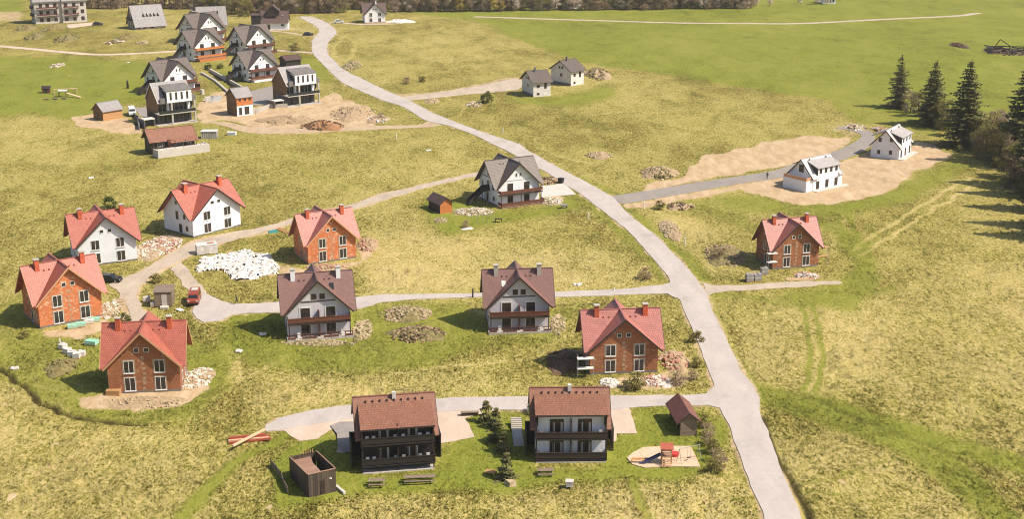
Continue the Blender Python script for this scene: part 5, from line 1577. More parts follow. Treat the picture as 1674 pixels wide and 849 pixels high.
SG = 'tall spruces along the right edge of the meadow'
tree_px('spruce', 'spruce_tree', 'thin-crowned grey-green spruce, leftmost of the tall row', 'tree', 1468, 176, 17.0, v=2, group=SG, wk=1.55)
tree_px('spruce', 'spruce_tree', 'second tall spruce from the left, olive bush on each side', 'tree', 1522, 205, 19.5, v=1, group=SG, wk=1.6)
tree_px('spruce', 'spruce_tree', 'tallest dense dark spruce, third from the left', 'tree', 1575, 238, 24, v=0, group=SG, wk=1.6)
tree_px('spruce', 'spruce_tree', 'dark spruce cut by the right edge of the photo, its top beside the field', 'tree', 1666, 268, 28, v=3, group=SG, wk=1.5)
tree_px('spruce', 'spruce_tree', 'dark spruce low at the right edge behind the brown thicket', 'tree', 1680, 305, 22, v=0, group=SG, wk=1.6)
for i, (px, py, h) in enumerate(((1694, 322, 22), (1712, 345, 22), (1716, 372, 21), (1712, 305, 23), (1740, 392, 22))):
    tree_px('spruce', 'spruce_tree', ('dark spruce at the right margin, second in the row going down from the photo edge', 'dark spruce at the right margin beside the middle of the long shadows', 'dark spruce at the right margin beside the lower shadows on the meadow', 'tall dark spruce at the right margin behind the other margin spruces', 'dark spruce lowest at the right margin, farthest from the thicket')[i], 'tree', px, py, h, v=i, group='spruces at the right margin', wk=1.35)
bush_lb = dict(olive_tree='olive green budding tree', bare_tree='bare brown tree', grey_tree='bare grey-brown tree')
BL = [('grey_tree', 1488, 184, 7, 'pale budding tree at the foot of the thin-crowned leftmost spruce'), ('olive_tree', 1500, 190, 8, 'olive budding tree between the two leftmost spruces'),
      ('olive_tree', 1512, 198, 6, 'low olive tree directly left of the second spruce'), ('olive_tree', 1545, 212, 9, 'olive budding tree between the second and the tallest spruce'),
      ('olive_tree', 1556, 222, 7, 'low olive tree at the left foot of the tallest spruce'), ('olive_tree', 1598, 243, 8, 'olive tree at the right foot of the tallest spruce'),
      ('bare_tree', 1612, 238, 9, 'brown bare tree right of the tallest spruce'), ('olive_tree', 1622, 252, 10, 'broad olive tree in the thicket between the tallest spruce and the right edge'),
      ('bare_tree', 1636, 246, 10, 'purplish brown bare tree rising behind the olive thicket'), ('olive_tree', 1642, 266, 10, 'olive tree in front of the brown thicket near the right edge'),
      ('bare_tree', 1655, 276, 9, 'brown bare tree in the lower thicket near the right edge'), ('olive_tree', 1666, 292, 9, 'olive tree lowest in the thicket at the right edge'),
      ('olive_tree', 1580, 236, 6, 'small olive tree in front of the tallest spruce'), ('grey_tree', 1605, 250, 7, 'grey budding tree at the thicket edge facing the white house'),
      ('bare_tree', 1674, 312, 8, 'brown bare tree at the bottom of the thicket on the right edge'), ('olive_tree', 1532, 208, 7, 'olive tree directly right of the second spruce'),
      ('olive_tree', 1610, 258, 9, 'olive tree at the front of the thicket facing the bare ground'), ('bare_tree', 1626, 232, 9, 'tall brown bare tree at the back of the thicket below the field'), ('olive_tree', 1632, 272, 9, 'olive tree at the front of the thicket, above the long shadows'),
      ('grey_tree', 1650, 254, 11, 'grey bare tree high in the middle of the thicket'), ('olive_tree', 1652, 290, 9, 'olive tree at the front lower part of the thicket'), ('grey_tree', 1664, 268, 11, 'grey bare tree in front of the dark spruce at the photo edge'), ('bare_tree', 1660, 308, 8, 'bare brown tree lowest at the front of the thicket')]
for kd, px, py, h, lb in BL:
    tree_px(kd, 'budding_tree' if kd == 'olive_tree' else 'bare_tree', lb, 'tree', px, py, h, group='small trees among the spruces', wk=1.25)

# far tree line across the top
rt = random.Random(5)
where = [(135, 205, 'right of the apartment building'), (250, 330, 'behind the steep grey roof'), (365, 430, 'left of the dark farmhouse roof'), (430, 500, 'behind the dark farmhouse roof'), (500, 590, 'above the bend of the main road'),
         (625, 720, 'right of the lone dark brown roofed chalet'), (720, 800, 'above the start of the pale field path'), (800, 900, 'over the left field path end'), (900, 1000, 'over the middle of the field path'), (1000, 1110, 'left of the pink village roof'), (1110, 1250, 'around the dark village roof')]
def wtxt(px):
    for a, b_, s in where:
        if a <= px <= b_: return s
    return 'beyond the meadow'
edge = lambda px: 24 if px < 380 else 22 - (px - 380) * .012 if px < 620 else 19 - (px - 620) * .0095
kinds = {'bare_tree': ('bare_tree', 'brown bare tree in the far wood, '), 'grey_tree': ('bare_tree', 'grey bare tree in the far wood, '), 'spruce': ('spruce_tree', 'dark conifer in the far tree line, '), 'blossom_tree': ('blossom_tree', 'pale blossoming tree in the far tree line, '), 'yellow_tree': ('willow_tree', 'yellow-green willow in the far tree line, '), 'olive_tree': ('budding_tree', 'olive budding tree in the far wood, ')}
FAR = []
def far_tree(px, py, kd, h, wk=1.0, row='front'):
    FAR.append((px, py, kd, h, wk, row))
def plant_far():
    word = {'bare_tree': 'brown bare tree', 'grey_tree': 'grey bare tree', 'spruce': 'dark conifer', 'blossom_tree': 'pale blossoming tree', 'yellow_tree': 'yellow-green willow', 'olive_tree': 'olive budding tree'}
    n = {}
    for px, py, kd, h, wk, row in sorted(FAR):
        key = (kd, row, wtxt(px)); n[key] = n.get(key, 0) + 1; i = n[key]
        o_ = f"{i}{'th' if 10 < i % 100 < 14 else {1: 'st', 2: 'nd', 3: 'rd'}.get(i % 10, 'th')}"
        tree_px(kd, kinds[kd][0], f'{word[kd]}, {o_} in the {row} row {wtxt(px)}', 'tree', px, py, h, group='far wood along the top of the meadow', wk=wk)
for row_, (dy, st) in enumerate(((0, 9), (-4.5, 10), (-9.5, 13))):
    px = 128.0
    while px < 1215:
        px += st * rt.uniform(.7, 1.3)
        if px < 372 and row_ == 0: continue
        if 205 < px < 255 and row_ < 2: continue
        if 560 < px < 640 and row_ == 0: continue
        if px < 200 and row_ < 1: continue
        base = edge(px) + dy - (6 if px < 372 else 0)
        q = rt.random()
        if px > 620: kd = 'bare_tree' if q < .46 else 'grey_tree' if q < .76 else 'olive_tree' if q < .82 else 'spruce' if q < .94 else 'blossom_tree'
        else: kd = 'bare_tree' if q < .45 else 'grey_tree' if q < .82 else 'olive_tree'
        if px > 1150 and kd == 'spruce': kd = 'bare_tree'
        hh = rt.uniform(8, 13) if kd != 'blossom_tree' else rt.uniform(5, 7)
        far_tree(px, base + rt.uniform(-.8, .8), kd, hh, 1.25, ('front', 'second', 'third', 'rearmost')[row_])
for px, py, kd, h in ((752, 19, 'yellow_tree', 6.5), (808, 19, 'yellow_tree', 5.5), (820, 18.5, 'yellow_tree', 5), (842, 17.5, 'blossom_tree', 6), (1150, 12.5, 'blossom_tree', 5), (1164, 12, 'blossom_tree', 5), (1048, 14, 'blossom_tree', 5),
                      (1222, 9.5, 'blossom_tree', 5), (1236, 9, 'blossom_tree', 5.5), (1258, 9, 'blossom_tree', 4), (1308, 7.5, 'blossom_tree', 4.5), (1336, 7, 'blossom_tree', 5), (1352, 7, 'blossom_tree', 4)):
    far_tree(px, py, kd, h)
for px, h in ((395, 9), (409, 8)): far_tree(px, 26, 'olive_tree', h)
plant_far()

# garden trees and bushes
CG = 'young conifers on the lawn between the two lodges'
for px, py, h, lb in ((795, 690, 3.8, 'young conifer topmost on the lawn, beside the log bench and lane'), (811, 700, 3.6, 'young conifer just below the topmost one, left of the stone steps'), (808, 722, 3.0, 'dark young conifer in the middle of the conifer row, orange shrub at its foot'),
                      (823, 740, 3.6, 'stout young conifer in the lower middle of the row between the lodges'), (828, 782, 4.2, 'lowest and slimmest conifer, beside the wooden crate on the lawn')):
    tree_px('young_conifer', 'young_conifer', lb, 'tree', px, py, h, group=CG)
for kd, px, py, h, nm, lb in (('olive_bush', 1037, 636, 2.4, 'bush', 'green budding bush in front of the brown shell beside the main road'), ('twig_bush', 1104, 628, 2.0, 'bush', 'brown twiggy bush over the rubble right of the brown shell beside the main road'), ('olive_bush', 1138, 600, 1.4, 'bush', 'olive bush between the roadside brown shell and the main road'),
                              ('olive_bush', 1138, 560, 1.8, 'bush', 'pale green bush at the left verge of the main road below the junction'), ('twig_bush', 1130, 620, 1.4, 'bush', 'brown bush at the road corner above the lane'),
                              ('round_bush', 180, 340, 2.6, 'bush', 'small round green bush alone in the meadow behind the blue-white house'), ('round_bush', 795, 168, 3.4, 'bush', 'dark bush beside the white debris below the gravel path'), ('twig_bush', 762, 640 - 268, 1.4, 'bush', 'low bush by the swing frame on the lawn'),
                              ('round_bush', 340, 112, 2.2, 'bush', 'dark round bush left of the walkway between the grey chalets'), ('round_bush', 390, 133, 2.6, 'bush', 'dark bush at the foot of the chalet with the white terrace base'), ('round_bush', 378, 128, 2.4, 'bush', 'dark bush in the middle of the slope between the grey chalets'), ('round_bush', 360, 112, 2.0, 'bush', 'dark bush right of the walkway between the grey chalets'),
                              ('twig_bush', 1176, 425, 2.2, 'bush', 'dark scrub left of the lone pink-roofed shell'), ('twig_bush', 1055, 455, 2.2, 'bush', 'dark scrub in the straw meadow left of the road junction'),
                              ('olive_bush', 1078, 342, 1.8, 'bush', 'green scrub below the start of the grey side road'), ('twig_bush', 665, 137, 2.2, 'bush', 'rough scrub above the gravel path near the main road'), ('olive_bush', 690, 134, 2.0, 'bush', 'olive scrub on the meadow above the gravel path'),
                              ('olive_bush', 40, 408 + 145, 1.2, 'bush', 'low scrub in front of the far left orange shell'), ('olive_bush', 482, 83, 3.0, 'bush', 'yellowish bush beside the garden path above the black carport'), ('twig_bush', 622, 195, 2, 'bush', 'brown scrub on the bank between dirt road and main road'),
                              ('round_bush', 205, 527, 1.6, 'bush', 'leafy green bush beside the right wall of the far left orange shell'), ('olive_bush', 255, 462, 1.6, 'bush', 'low green scrub inside the loop of the gravel road'), ('round_bush', 876, 676, 1.8, 'bush', 'green bush beside the stone steps of the white lodge')):
    tree_px(kd, nm, lb, 'bush', px, py, h, wk=1.2)
for i, (px, py) in enumerate(((1150, 698), (1156, 712), (1160, 726), (1166, 740), (1172, 754), (1178, 768), (1168, 772))):
    tree_px('twig_bush' if i % 3 else 'olive_bush', 'hedge_shrub', 'brownish hedge shrub beside the playground and carport, ' + ('nearest the lane', 'second from the lane', 'third from the lane', 'in the middle of the row', 'third from the near end', 'nearest the viewer', 'beside the sandpit corner')[i], 'shrub', px, py, 1.7, group='hedge right of the playground', wk=1.1)

# ------------------------------------------------------------------ heaps
def heap(name, label, cat, px, py, rx, ry, h, mats, stones=60, size=.35, rot=0, group=None, mound=True, sm=1):
    q = G(px, py)
    r = random.Random(int(px * 7 + py))
    random.seed(int(px * 13 + py))
    rx, ry, size = rx * .9, ry * .9, size * .85
    m_ = MB()
    if mound:
        n, k = 26, 9
        ring = []
        ox = r.uniform(0, 100)
        for j in range(k + 1):
            f = j / k
            row = []
            for i in range(n):
                a = 6.2832 * i / n
                wob = 1 + .22 * math.sin(a * 2 + ox) + .12 * math.sin(a * 5 + ox * 2) + r.uniform(-.06, .06)
                z = h * (1 - f ** 1.7) * (.75 + .35 * math.sin(a * 3 + ox) * f + r.uniform(-.14, .14)) if j < k else -.12
                row.append((math.cos(a) * rx * wob * f, math.sin(a) * ry * wob * f, z))
            ring.append(row)
        b0 = len(m_.v)
        for row in ring: m_.v += row
        for j in range(k):
            for i in range(n):
                i2 = (i + 1) % n
                m_.f.append((b0 + j * n + i, b0 + (j + 1) * n + i, b0 + (j + 1) * n + i2, b0 + j * n + i2)); m_.m.append(0)
    for i in range(stones):
        a = random.uniform(0, 6.28); f = math.sqrt(random.random()) * 1.08
        z = h * max(0, 1 - min(f, 1) ** 1.7) * .8 if mound else 0
        s = size * random.uniform(.45, 1.25)
        m_.stone((math.cos(a) * rx * f, math.sin(a) * ry * f, z + s * .02), s, random.choice(range(len(mats) - sm, len(mats))), .55)
    if mound and stones > 100:      # boards and broken battens sticking out
        for i in range(5):
            a = random.uniform(0, 6.28); f = random.uniform(.2, .8); b_ = random.uniform(0, 3.14); c_ = Vector((math.cos(a) * rx * f, math.sin(a) * ry * f, h * .5 + .15)); d_ = Vector((math.cos(b_), math.sin(b_), random.uniform(-.25, .25))) * random.uniform(.5, 1.1)
            m_.beam(c_ - d_, c_ + d_, .16, .06, len(mats) - 1)
    o = m_.build(name, [M[x] for x in mats], loc=(q.x, q.y, 0), rot=rot, uv=False)
    return tag(o, label, cat, group)
HP = [
 ('soil_heap', 'upper of the two long straw-brown soil heaps between the wine red roofed chalets', 'soil heap', 665, 514, 4.6, 4.4, 1.1, ['turf_mound', 'soil', 'stone_pale'], 260, .32, 'long soil heaps', 2),
 ('soil_heap', 'lower of the two long straw-brown soil heaps between the wine red roofed chalets', 'soil heap', 682, 547, 4.8, 4.2, 1.2, ['turf_mound', 'soil', 'soil_dark'], 260, .32, 'long soil heaps', 2),
 ('rubble_heap', 'stone and soil heap on the green below the big bare patch', 'rubble heap', 1078, 284, 4.6, 6.5, 2.0, ['soil', 'stone_pale', 'turf_mound'], 150, .5, None, 2),
 ('soil_heap', 'flat pale soil heap in the meadow above the main road', 'soil heap', 980, 254, 3.8, 4, .8, ['soil', 'stone_pale'], 50, .4, None, 1),
 ('soil_heap', 'brown soil heap behind the farther small grey-roofed house', 'soil heap', 978, 122, 5, 12, 2.4, ['soil', 'turf_mound'], 80, .6, None, 1),
 ('soil_heap', 'dark clay heap on the building site, right of the small white and wood house', 'soil heap', 527, 207, 6.5, 7, 2.0, ['clay', 'soil_dark'], 90, .5, None, 1),
 ('soil_heap', 'pale sand bank on the building site below the right modern house', 'soil heap', 470, 197, 9, 8, 1.3, ['soil', 'stone_pale'], 80, .35, None, 1),
 ('soil_heap', 'pale soil bank at the right of the building site near the grass edge', 'soil heap', 575, 185, 7, 11, 1.7, ['soil', 'stone_pale'], 90, .45, None, 1),
 ('stone_heap', 'white stones and brown rubble at the right tip of the building site', 'stone heap', 619, 195, 3.2, 6, .9, ['soil', 'stone_pale', 'stone_white'], 60, .5, None, 2),
 ('stone_heap', 'red and white broken tiles heaped left of the cream white house', 'rubble heap', 262, 402, 4.2, 8, .7, ['soil', 'stone_red', 'stone_white'], 260, .38, None, 2),
 ('stone_heap', 'white rubble spread right of the blue-white house', 'rubble heap', 240, 412, 4.0, 6, .35, ['soil', 'stone_white', 'stone_pale'], 220, .38, None, 2),
 ('soil_heap', 'pale pinkish rubble heap right of the bright orange shell with pinkish roof', 'rubble heap', 600, 402, 2.3, 5.2, 1.2, ['soil', 'stone_pale', 'stone_red'], 120, .4, None, 2),
 ('soil_heap', 'low rubble in front of the bright orange shell with pinkish roof', 'rubble heap', 535, 437, 4.2, 1.8, .4, ['soil', 'stone_pale', 'stone_red'], 120, .3, None, 2),
 ('stone_heap', 'white debris and broken blocks right of the brown shell ringed by dirt', 'rubble heap', 322, 620, 2.6, 4.6, .6, ['soil', 'stone_pale', 'stone_white'], 170, .4, None, 2),
 ('soil_heap', 'pale soil and stones in front of the brown shell ringed by dirt', 'rubble heap', 235, 658, 6.6, 2.4, .35, ['soil', 'stone_pale'], 150, .28, None, 1),
 ('soil_heap', 'green overgrown mound left of the brown shell ringed by dirt', 'mound', 100, 600, 3, 3.6, .9, ['turf_mound', 'turf_mound'], 40, .4, None, 1),
 ('stone_heap', 'white sheeting and blocks right of the far left orange shell', 'rubble heap', 182, 505, 2.2, 6, .4, ['soil', 'stone_white', 'stone_pale'], 130, .38, None, 2),
 ('soil_heap', 'dark earth bank in the hollow left of the roadside brown shell', 'soil heap', 925, 590, 3.4, 5.4, .9, ['soil_dark', 'soil_dark'], 80, .3, None, 1),
 ('stone_heap', 'white rubble patch directly in front of the roadside brown shell', 'rubble heap', 996, 626, 1.4, 1.8, .4, ['stone_white', 'stone_white', 'white_sheet'], 70, .35, None, 2),
 ('stone_heap', 'larger white and pink rubble heap between the budding bush and the twiggy bush', 'rubble heap', 1072, 624, 2.6, 2.4, .55, ['stone_white', 'stone_white', 'stone_red'], 170, .35, None, 2),
 ('stone_heap', 'pale rubble bank right of the roadside brown shell', 'rubble heap', 1102, 590, 2.4, 4.4, .9, ['soil', 'stone_pale', 'stone_red'], 120, .45, None, 2),
 ('stone_heap', 'pinkish broken block heap in front of the lone pink-roofed shell', 'rubble heap', 1320, 452, 2.4, 2.4, .7, ['soil', 'stone_red', 'stone_white'], 130, .32, None, 2),
 ('soil_heap', 'brown earth bank left of the lone pink-roofed shell', 'soil heap', 1185, 418, 4.2, 8, 1.3, ['turf_mound', 'soil'], 120, .4, None, 1),
 ('stone_heap', 'long pale stone bank beside the right verge of the main road', 'stone heap', 1095, 376, 2.2, 8, .6, ['soil', 'stone_pale'], 200, .35, None, 1),
 ('soil_heap', 'low soil heap at the lower edge of the grey side road', 'soil heap', 1112, 338, 3.4, 3.6, .8, ['soil', 'soil_dark'], 70, .35, None, 1),
 ('rockery', 'rockery of pale stones and plants between orange garden shed and lone grey chalet', 'rockery', 775, 346, 4.6, 3.6, .35, ['turf_mound', 'stone_pale', 'stone_white'], 210, .34, None, 2),
 ('rockery', 'rockery of pale stones right of the lone grey chalet', 'rockery', 902, 329, 2.6, 3.8, .4, ['turf_mound', 'stone_pale', 'stone_white'], 140, .34, None, 2),
 ('soil_heap', 'reddish planted bank behind the lone grey chalet beside the paved drive', 'soil heap', 897, 296, 3.4, 4.4, .8, ['soil', 'soil_dark'], 90, .35, None, 1),
 ('soil_heap', 'grassy soil mound nearest the far farm path at left', 'mound', 57, 60, 3.4, 12, 2.0, ['turf_mound', 'turf_mound'], 40, .6, 'grassy mounds on the far left meadow', 1),
 ('soil_heap', 'twin grassy mound right of the single one above the far farm path', 'mound', 108, 64, 5, 12, 2.2, ['turf_mound', 'turf_mound'], 60, .6, 'grassy mounds on the far left meadow', 1),
 ('soil_heap', 'grassy soil mound directly in front of the apartment building', 'mound', 88, 46, 4.4, 12, 2.4, ['turf_mound', 'turf_mound'], 40, .6, 'grassy mounds on the far left meadow', 1),
 ('soil_heap', 'grassy soil mound left of the parking apron, near the left edge', 'mound', 42, 47, 4.2, 12, 2.2, ['turf_mound', 'turf_mound'], 40, .6, 'grassy mounds on the far left meadow', 1),
 ('soil_heap', 'grassy mound beside scattered white rocks below the steep grey roof', 'mound', 208, 63, 4.4, 10, 2.2, ['turf_mound', 'turf_mound'], 40, .6, 'grassy mounds on the far left meadow', 1),
 ('rock_group', 'scattered dark and white rocks below the steep grey roofed house', 'rocks', 188, 68, 3.4, 8, .3, ['turf_mound', 'stone_white', 'soil_dark'], 40, .8, None, 2),
 ('rock_group', 'flat pale rocks right of the scattered dark and white rocks', 'rocks', 231, 70, 2.6, 6, .2, ['turf_mound', 'stone_pale'], 26, .7, None, 1),
 ('rock_group', 'pale rock ring alone on the green left meadow', 'rocks', 93, 107, 2.8, 5, .3, ['turf_mound', 'stone_pale', 'stone_white'], 40, .6, None, 2),
 ('brush_pile', 'dark brush pile alone on the far green field', 'brush pile', 1568, 75, 3.2, 8, 1.3, ['soil_dark', 'soil_dark'], 120, .5, None, 1),
 ('stone_heap', 'white debris lying below the gravel path to the small houses', 'debris', 776, 171, 3.0, 5, .4, ['turf_mound', 'stone_white', 'stone_pale'], 40, .5, None, 2),
 ('stone_heap', 'pale stone heap below the start of the gravel path', 'stone heap', 706, 165, 2.4, 5, .8, ['soil', 'stone_pale'], 60, .45, None, 1),
 ('stone_heap', 'white boulders beside the end of the grey side road behind the gabled white house', 'stone heap', 1399, 209, 3.0, 5, .6, ['soil_dark', 'stone_white', 'stone_pale'], 50, .7, None, 2),
 ('stone_heap', 'red and white material heap behind the gabled white house', 'rubble heap', 1440, 213, 2.4, 5, .9, ['soil', 'stone_red', 'stone_white'], 60, .5, None, 2),
 ('sheet_pile', 'long low white foil windrow right of the lone dark brown roofed chalet', 'foil cover', 655, 35, 6.5, 7, 1.3, ['white_sheet', 'white_sheet'], 20, .6, None, 1),
 ('soil_heap', 'stony soil ridge beside the upper main road', 'soil heap', 575, 108, 3.6, 14, 1.0, ['turf_mound', 'stone_pale'], 80, .5, None, 1),
 ('stone_heap', 'small pale stones along the front of the left wine red chalet', 'stone heap', 520, 561, 6.2, 1.6, .3, ['turf_mound', 'stone_pale'], 150, .26, None, 1),
 ('stone_heap', 'pale stone bank at the right side of the left wine red chalet', 'stone heap', 592, 540, 1.6, 5.2, .7, ['turf_mound', 'stone_pale'], 130, .35, None, 1),
 ('stone_heap', 'pale stones at the right side of the wine red chalet nearest the junction', 'stone heap', 912, 530, 1.5, 5.0, .5, ['turf_mound', 'stone_pale'], 100, .32, None, 1),
]
for a in HP:
    heap(a[0], a[1], a[2], a[3], a[4], a[5], a[6], a[7], a[8], a[9], a[10], group=a[11], sm=a[12])

def sheet_field(label, px_poly, z, seed):
    """crumpled white sheeting with lumps of rubble, filling an outline on the ground"""
    P = [Vector((p[0], p[1], 0)) for p in g2(px_poly)]
    x0, x1 = min(p.x for p in P), max(p.x for p in P); y0, y1 = min(p.y for p in P), max(p.y for p in P)
    s = .42; nx, ny = int((x1 - x0) / s) + 2, int((y1 - y0) / s) + 2
    X, Y = np.meshgrid(x0 + np.arange(nx) * s, y0 + np.arange(ny) * s, indexing='ij')
    rr_ = np.random.default_rng(seed)
    X = X + rr_.uniform(-.14, .14, X.shape); Y = Y + rr_.uniform(-.14, .14, X.shape)
    ins = pip(X + .9 * fbm(X, Y, 2, 41, 3), Y + 1.4 * fbm(X, Y, 2, 42, 3), [(p.x, p.y) for p in P])
    z = z * .65
    Z = np.where(ins, .08 + z * np.clip(.5 + .9 * fbm(X, Y, 1.6, seed, 4), 0, 1.4) + rr_.uniform(-.1, .1, X.shape), -.1)
    m_ = MB(); b0 = 0
    m_.v = [tuple(v) for v in np.stack([X, Y, Z], -1).reshape(-1, 3)]
    rr2 = random.Random(seed)
    for i in range(nx - 1):
        for j in range(ny - 1):
            q = (ins[i, j], ins[i + 1, j], ins[i + 1, j + 1], ins[i, j + 1])
            if sum(q) >= 2 and rr2.random() > .04:
                m_.f.append((i * ny + j, (i + 1) * ny + j, (i + 1) * ny + j + 1, i * ny + j + 1)); m_.m.append(0 if rr2.random() < .93 else 1)
    pts = np.argwhere(ins)
    random.seed(seed)
    for k_ in rr_.choice(len(pts), 110):
        i, j = pts[k_]; m_.stone((X[i, j], Y[i, j], Z[i, j] + .05), random.uniform(.15, .5), 2 if random.random() < .8 else 1, .5)
    c0 = G(*px_poly[0])
    m_.v = [(v[0] - c0.x, v[1] - c0.y, v[2]) for v in m_.v]
    tag(m_.build('rubble_field', [M['white_sheet'], M['plaster_grey'], M['stone_white']], loc=(c0.x, c0.y, 0), uv=False), label, 'rubble')
sheet_field('large bright field of crumpled white sheeting and rubble left of the pink-roofed orange shell', [(322, 432), (330, 424), (352, 421), (385, 413), (400, 411), (420, 415), (445, 414), (452, 430), (458, 446), (435, 452), (405, 458), (388, 458), (376, 448), (352, 441), (326, 443)], .55, 77)
# ------------------------------------------------------------------ site objects
def at(px, py, z=0): q = G(px, py); return (q.x, q.y, z)

def crate_stack(label, px, py, w, d, h, mat, group=None, rot=0, name='pallet_load', strips=None):
    t = thing(name, label, 'pallet load', at(px, py), rot, group)
    m_ = MB()
    for y in (-d / 2, -.06, d / 2 - .12): m_.box(-w / 2, w / 2, y, y + .12, 0, .12)
    for i in range(5): m_.box(-w / 2 + i * (w - .12) / 4, -w / 2 + .12 + i * (w - .12) / 4, -d / 2, d / 2, .121, .15)
    m_.build('pallet', M['wood_light'], t)
    m_ = MB()
    nx = 2
    for i in range(nx):
        for j in range(2):
            x0 = -w / 2 + i * w / nx + .02; y0 = -d / 2 + j * d / 2 + .02
            m_.box(x0, x0 + w / nx - .03, y0, y0 + d / 2 - .03, .155, .155 + h * random.uniform(.85, 1))
    m_.build('load', M[mat], t)
    if strips:
        m_ = MB(); m_.box(-w / 2 - .01, w / 2 + .01, -d / 2 - .012, d / 2 + .012, .155 + h * .42, .155 + h * .5); m_.build('strap', M[strips], t)
    return t
gp = 'mint wrapped pallets along the far left orange shell'
for i, (px, py, mt) in enumerate(((118, 537, 'green_wrap'), (132, 534, 'green_wrap'), (146, 529, 'white_sheet'), (156, 526, 'green_wrap'))):
    crate_stack(('mint wrapped pallet load farthest left along the front wall of the orange shell', 'mint wrapped pallet load, second from the left along the orange shell', 'white wrapped pallet load between mint ones along the orange shell', 'mint wrapped pallet load farthest right along the orange shell')[i], px, py, 1.5, 1.1, .6, mt, gp, R(20), strips='white_sheet')
crate_stack('mint and white pallet load on the grass left of the brown shell', 150, 564, 2.0, 1.3, .7, 'green_wrap', None, R(-12), strips='white_sheet')
for i, (px, py) in enumerate(((103, 571), (110, 578), (118, 583), (126, 586), (134, 583))):
    crate_stack('white block load beside the dirt ringed brown shell, ' + ('leftmost of the row of five', 'second from left of five', 'middle of the row of five', 'fourth from left of five', 'rightmost of the row of five')[i], px, py, 1.1, 1.1, .8, 'white_sheet', 'white block loads left of the brown shell', R(-30 + 9 * i))
for i, (px, py) in enumerate(((1225, 460), (1238, 459), (1249, 449))):
    crate_stack(('grey block load left of the lone pink-roofed shell, nearest the gravel track at left', 'grey block load directly right of the leftmost one near the gravel track', 'grey block load standing alone behind the pair, closest to the pink-roofed shell wall')[i], px, py, 1.35, 1.3, 1.3, 'metal_grey', 'grey block loads beside the pink-roofed shell', R(8), strips='white_sheet')
crate_stack('white sacks on a pallet left of the grey site hut', 240, 494, 1.2, 1.0, .9, 'white_sheet', None, R(20))
crate_stack('small white load in the shadow left of the grey site hut', 250, 502, .7, .7, .8, 'plaster_grey', None, 0)

# wooden pallet leaning on the brown shell
t = thing('wooden_pallet', 'pale slatted pallet stack at the left front corner of the dirt ringed brown shell', 'pallet', at(186, 646), R(-2))
for k_ in range(5):
    m_ = MB()
    for i in range(6): m_.box(-1.0 + i * .36, -.78 + i * .36, -.5, .5, .11 + k_ * .17, .135 + k_ * .17)
    for y in (-.5, -.06, .38): m_.box(-1.0, 1.02, y, y + .12, k_ * .17, .1 + k_ * .17)
    m_.build('slatted_board', M['wood_light'], t)

# scaffold boards and lintels at the brick shells
def planks_out(label, Hk, side, zs, ln, group=None):
    t0, c, ang, k, W, D = H[Hk]
    sx = -1 if side == 'left' else 1
    t = thing('scaffold', label, 'scaffold', c, ang, group)
    X = sx * W / 2
    for z in zs:
        m_ = MB()
        x0, x1 = (X + .5, X - ln * .45) if side == 'left' else (X + .1, X + ln)
        m_.box(min(x0, x1), max(x0, x1), -D / 2 - 1.1, -D / 2 - .15, z, z + .1) if side == 'left' else m_.box(X + .1, X + ln, -D / 2 + .5, -D / 2 + 1.4, z, z + .1)
        m_.build('scaffold_board', M['frame_white'] if side == 'left' else M['wood_light'], t)
    for q in ((-ln * .45 + .08, -1.05), (-ln * .45 + .08, -.2), (.42, -1.05)) if side == 'left' else ((ln - .1, .55), (ln - .1, 1.35)):
        m_ = MB(); m_.tube((X + q[0], -D / 2 + q[1], 0), (X + q[0], -D / 2 + q[1], max(zs) + .6), .04, n=6); m_.build('scaffold_tube', M['metal_grey'], t)
planks_out('scaffold with white boards at the left corner of the roadside brown shell', 'H6', 'left', (1.3, 2.9), 4.6)
planks_out('scaffold with pale boards at the left corner of the lone pink-roofed shell', 'H7', 'left', (1.7, 3.4), 3.2)
planks_out('scaffold platform at the right wall of the lone pink-roofed shell', 'H7', 'right', (1.6, 3.3), 2.6)
m_ = MB()
for i in range(5): m_.box(-2.6, 2.6 - i * .2, -.3 + i * .14, -.2 + i * .14, .02 + i * .06, .1 + i * .06)
tag(m_.build('plank_pile', M['timber_pale'], loc=at(1308, 458), rot=R(3)), 'pile of pale planks beside the pinkish broken blocks of the lone shell', 'planks')
m_ = MB()
for i in range(4): m_.box(-2.2, 2.2, -.4 + i * .24, -.22 + i * .24, .03 + i * .05, .12 + i * .05)
tag(m_.build('plank_pile', M['wood_light'], loc=at(462, 378), rot=R(-52)), 'pale planks beside a teal sheet left of the bright orange shell', 'planks')
m_ = MB()
m_.hexa([(-1, -.6, 0), (1, -.6, 0), (1.1, .7, 0), (-.9, .6, 0), (-.8, -.4, .35), (.8, -.5, .3), (.9, .5, .45), (-.7, .5, .3)])
tag(m_.build('teal_tarpaulin', M['teal_wrap'], loc=at(446, 380), rot=R(20)), 'teal tarpaulin bundle beside the gravel road left of the orange shell', 'tarpaulin')

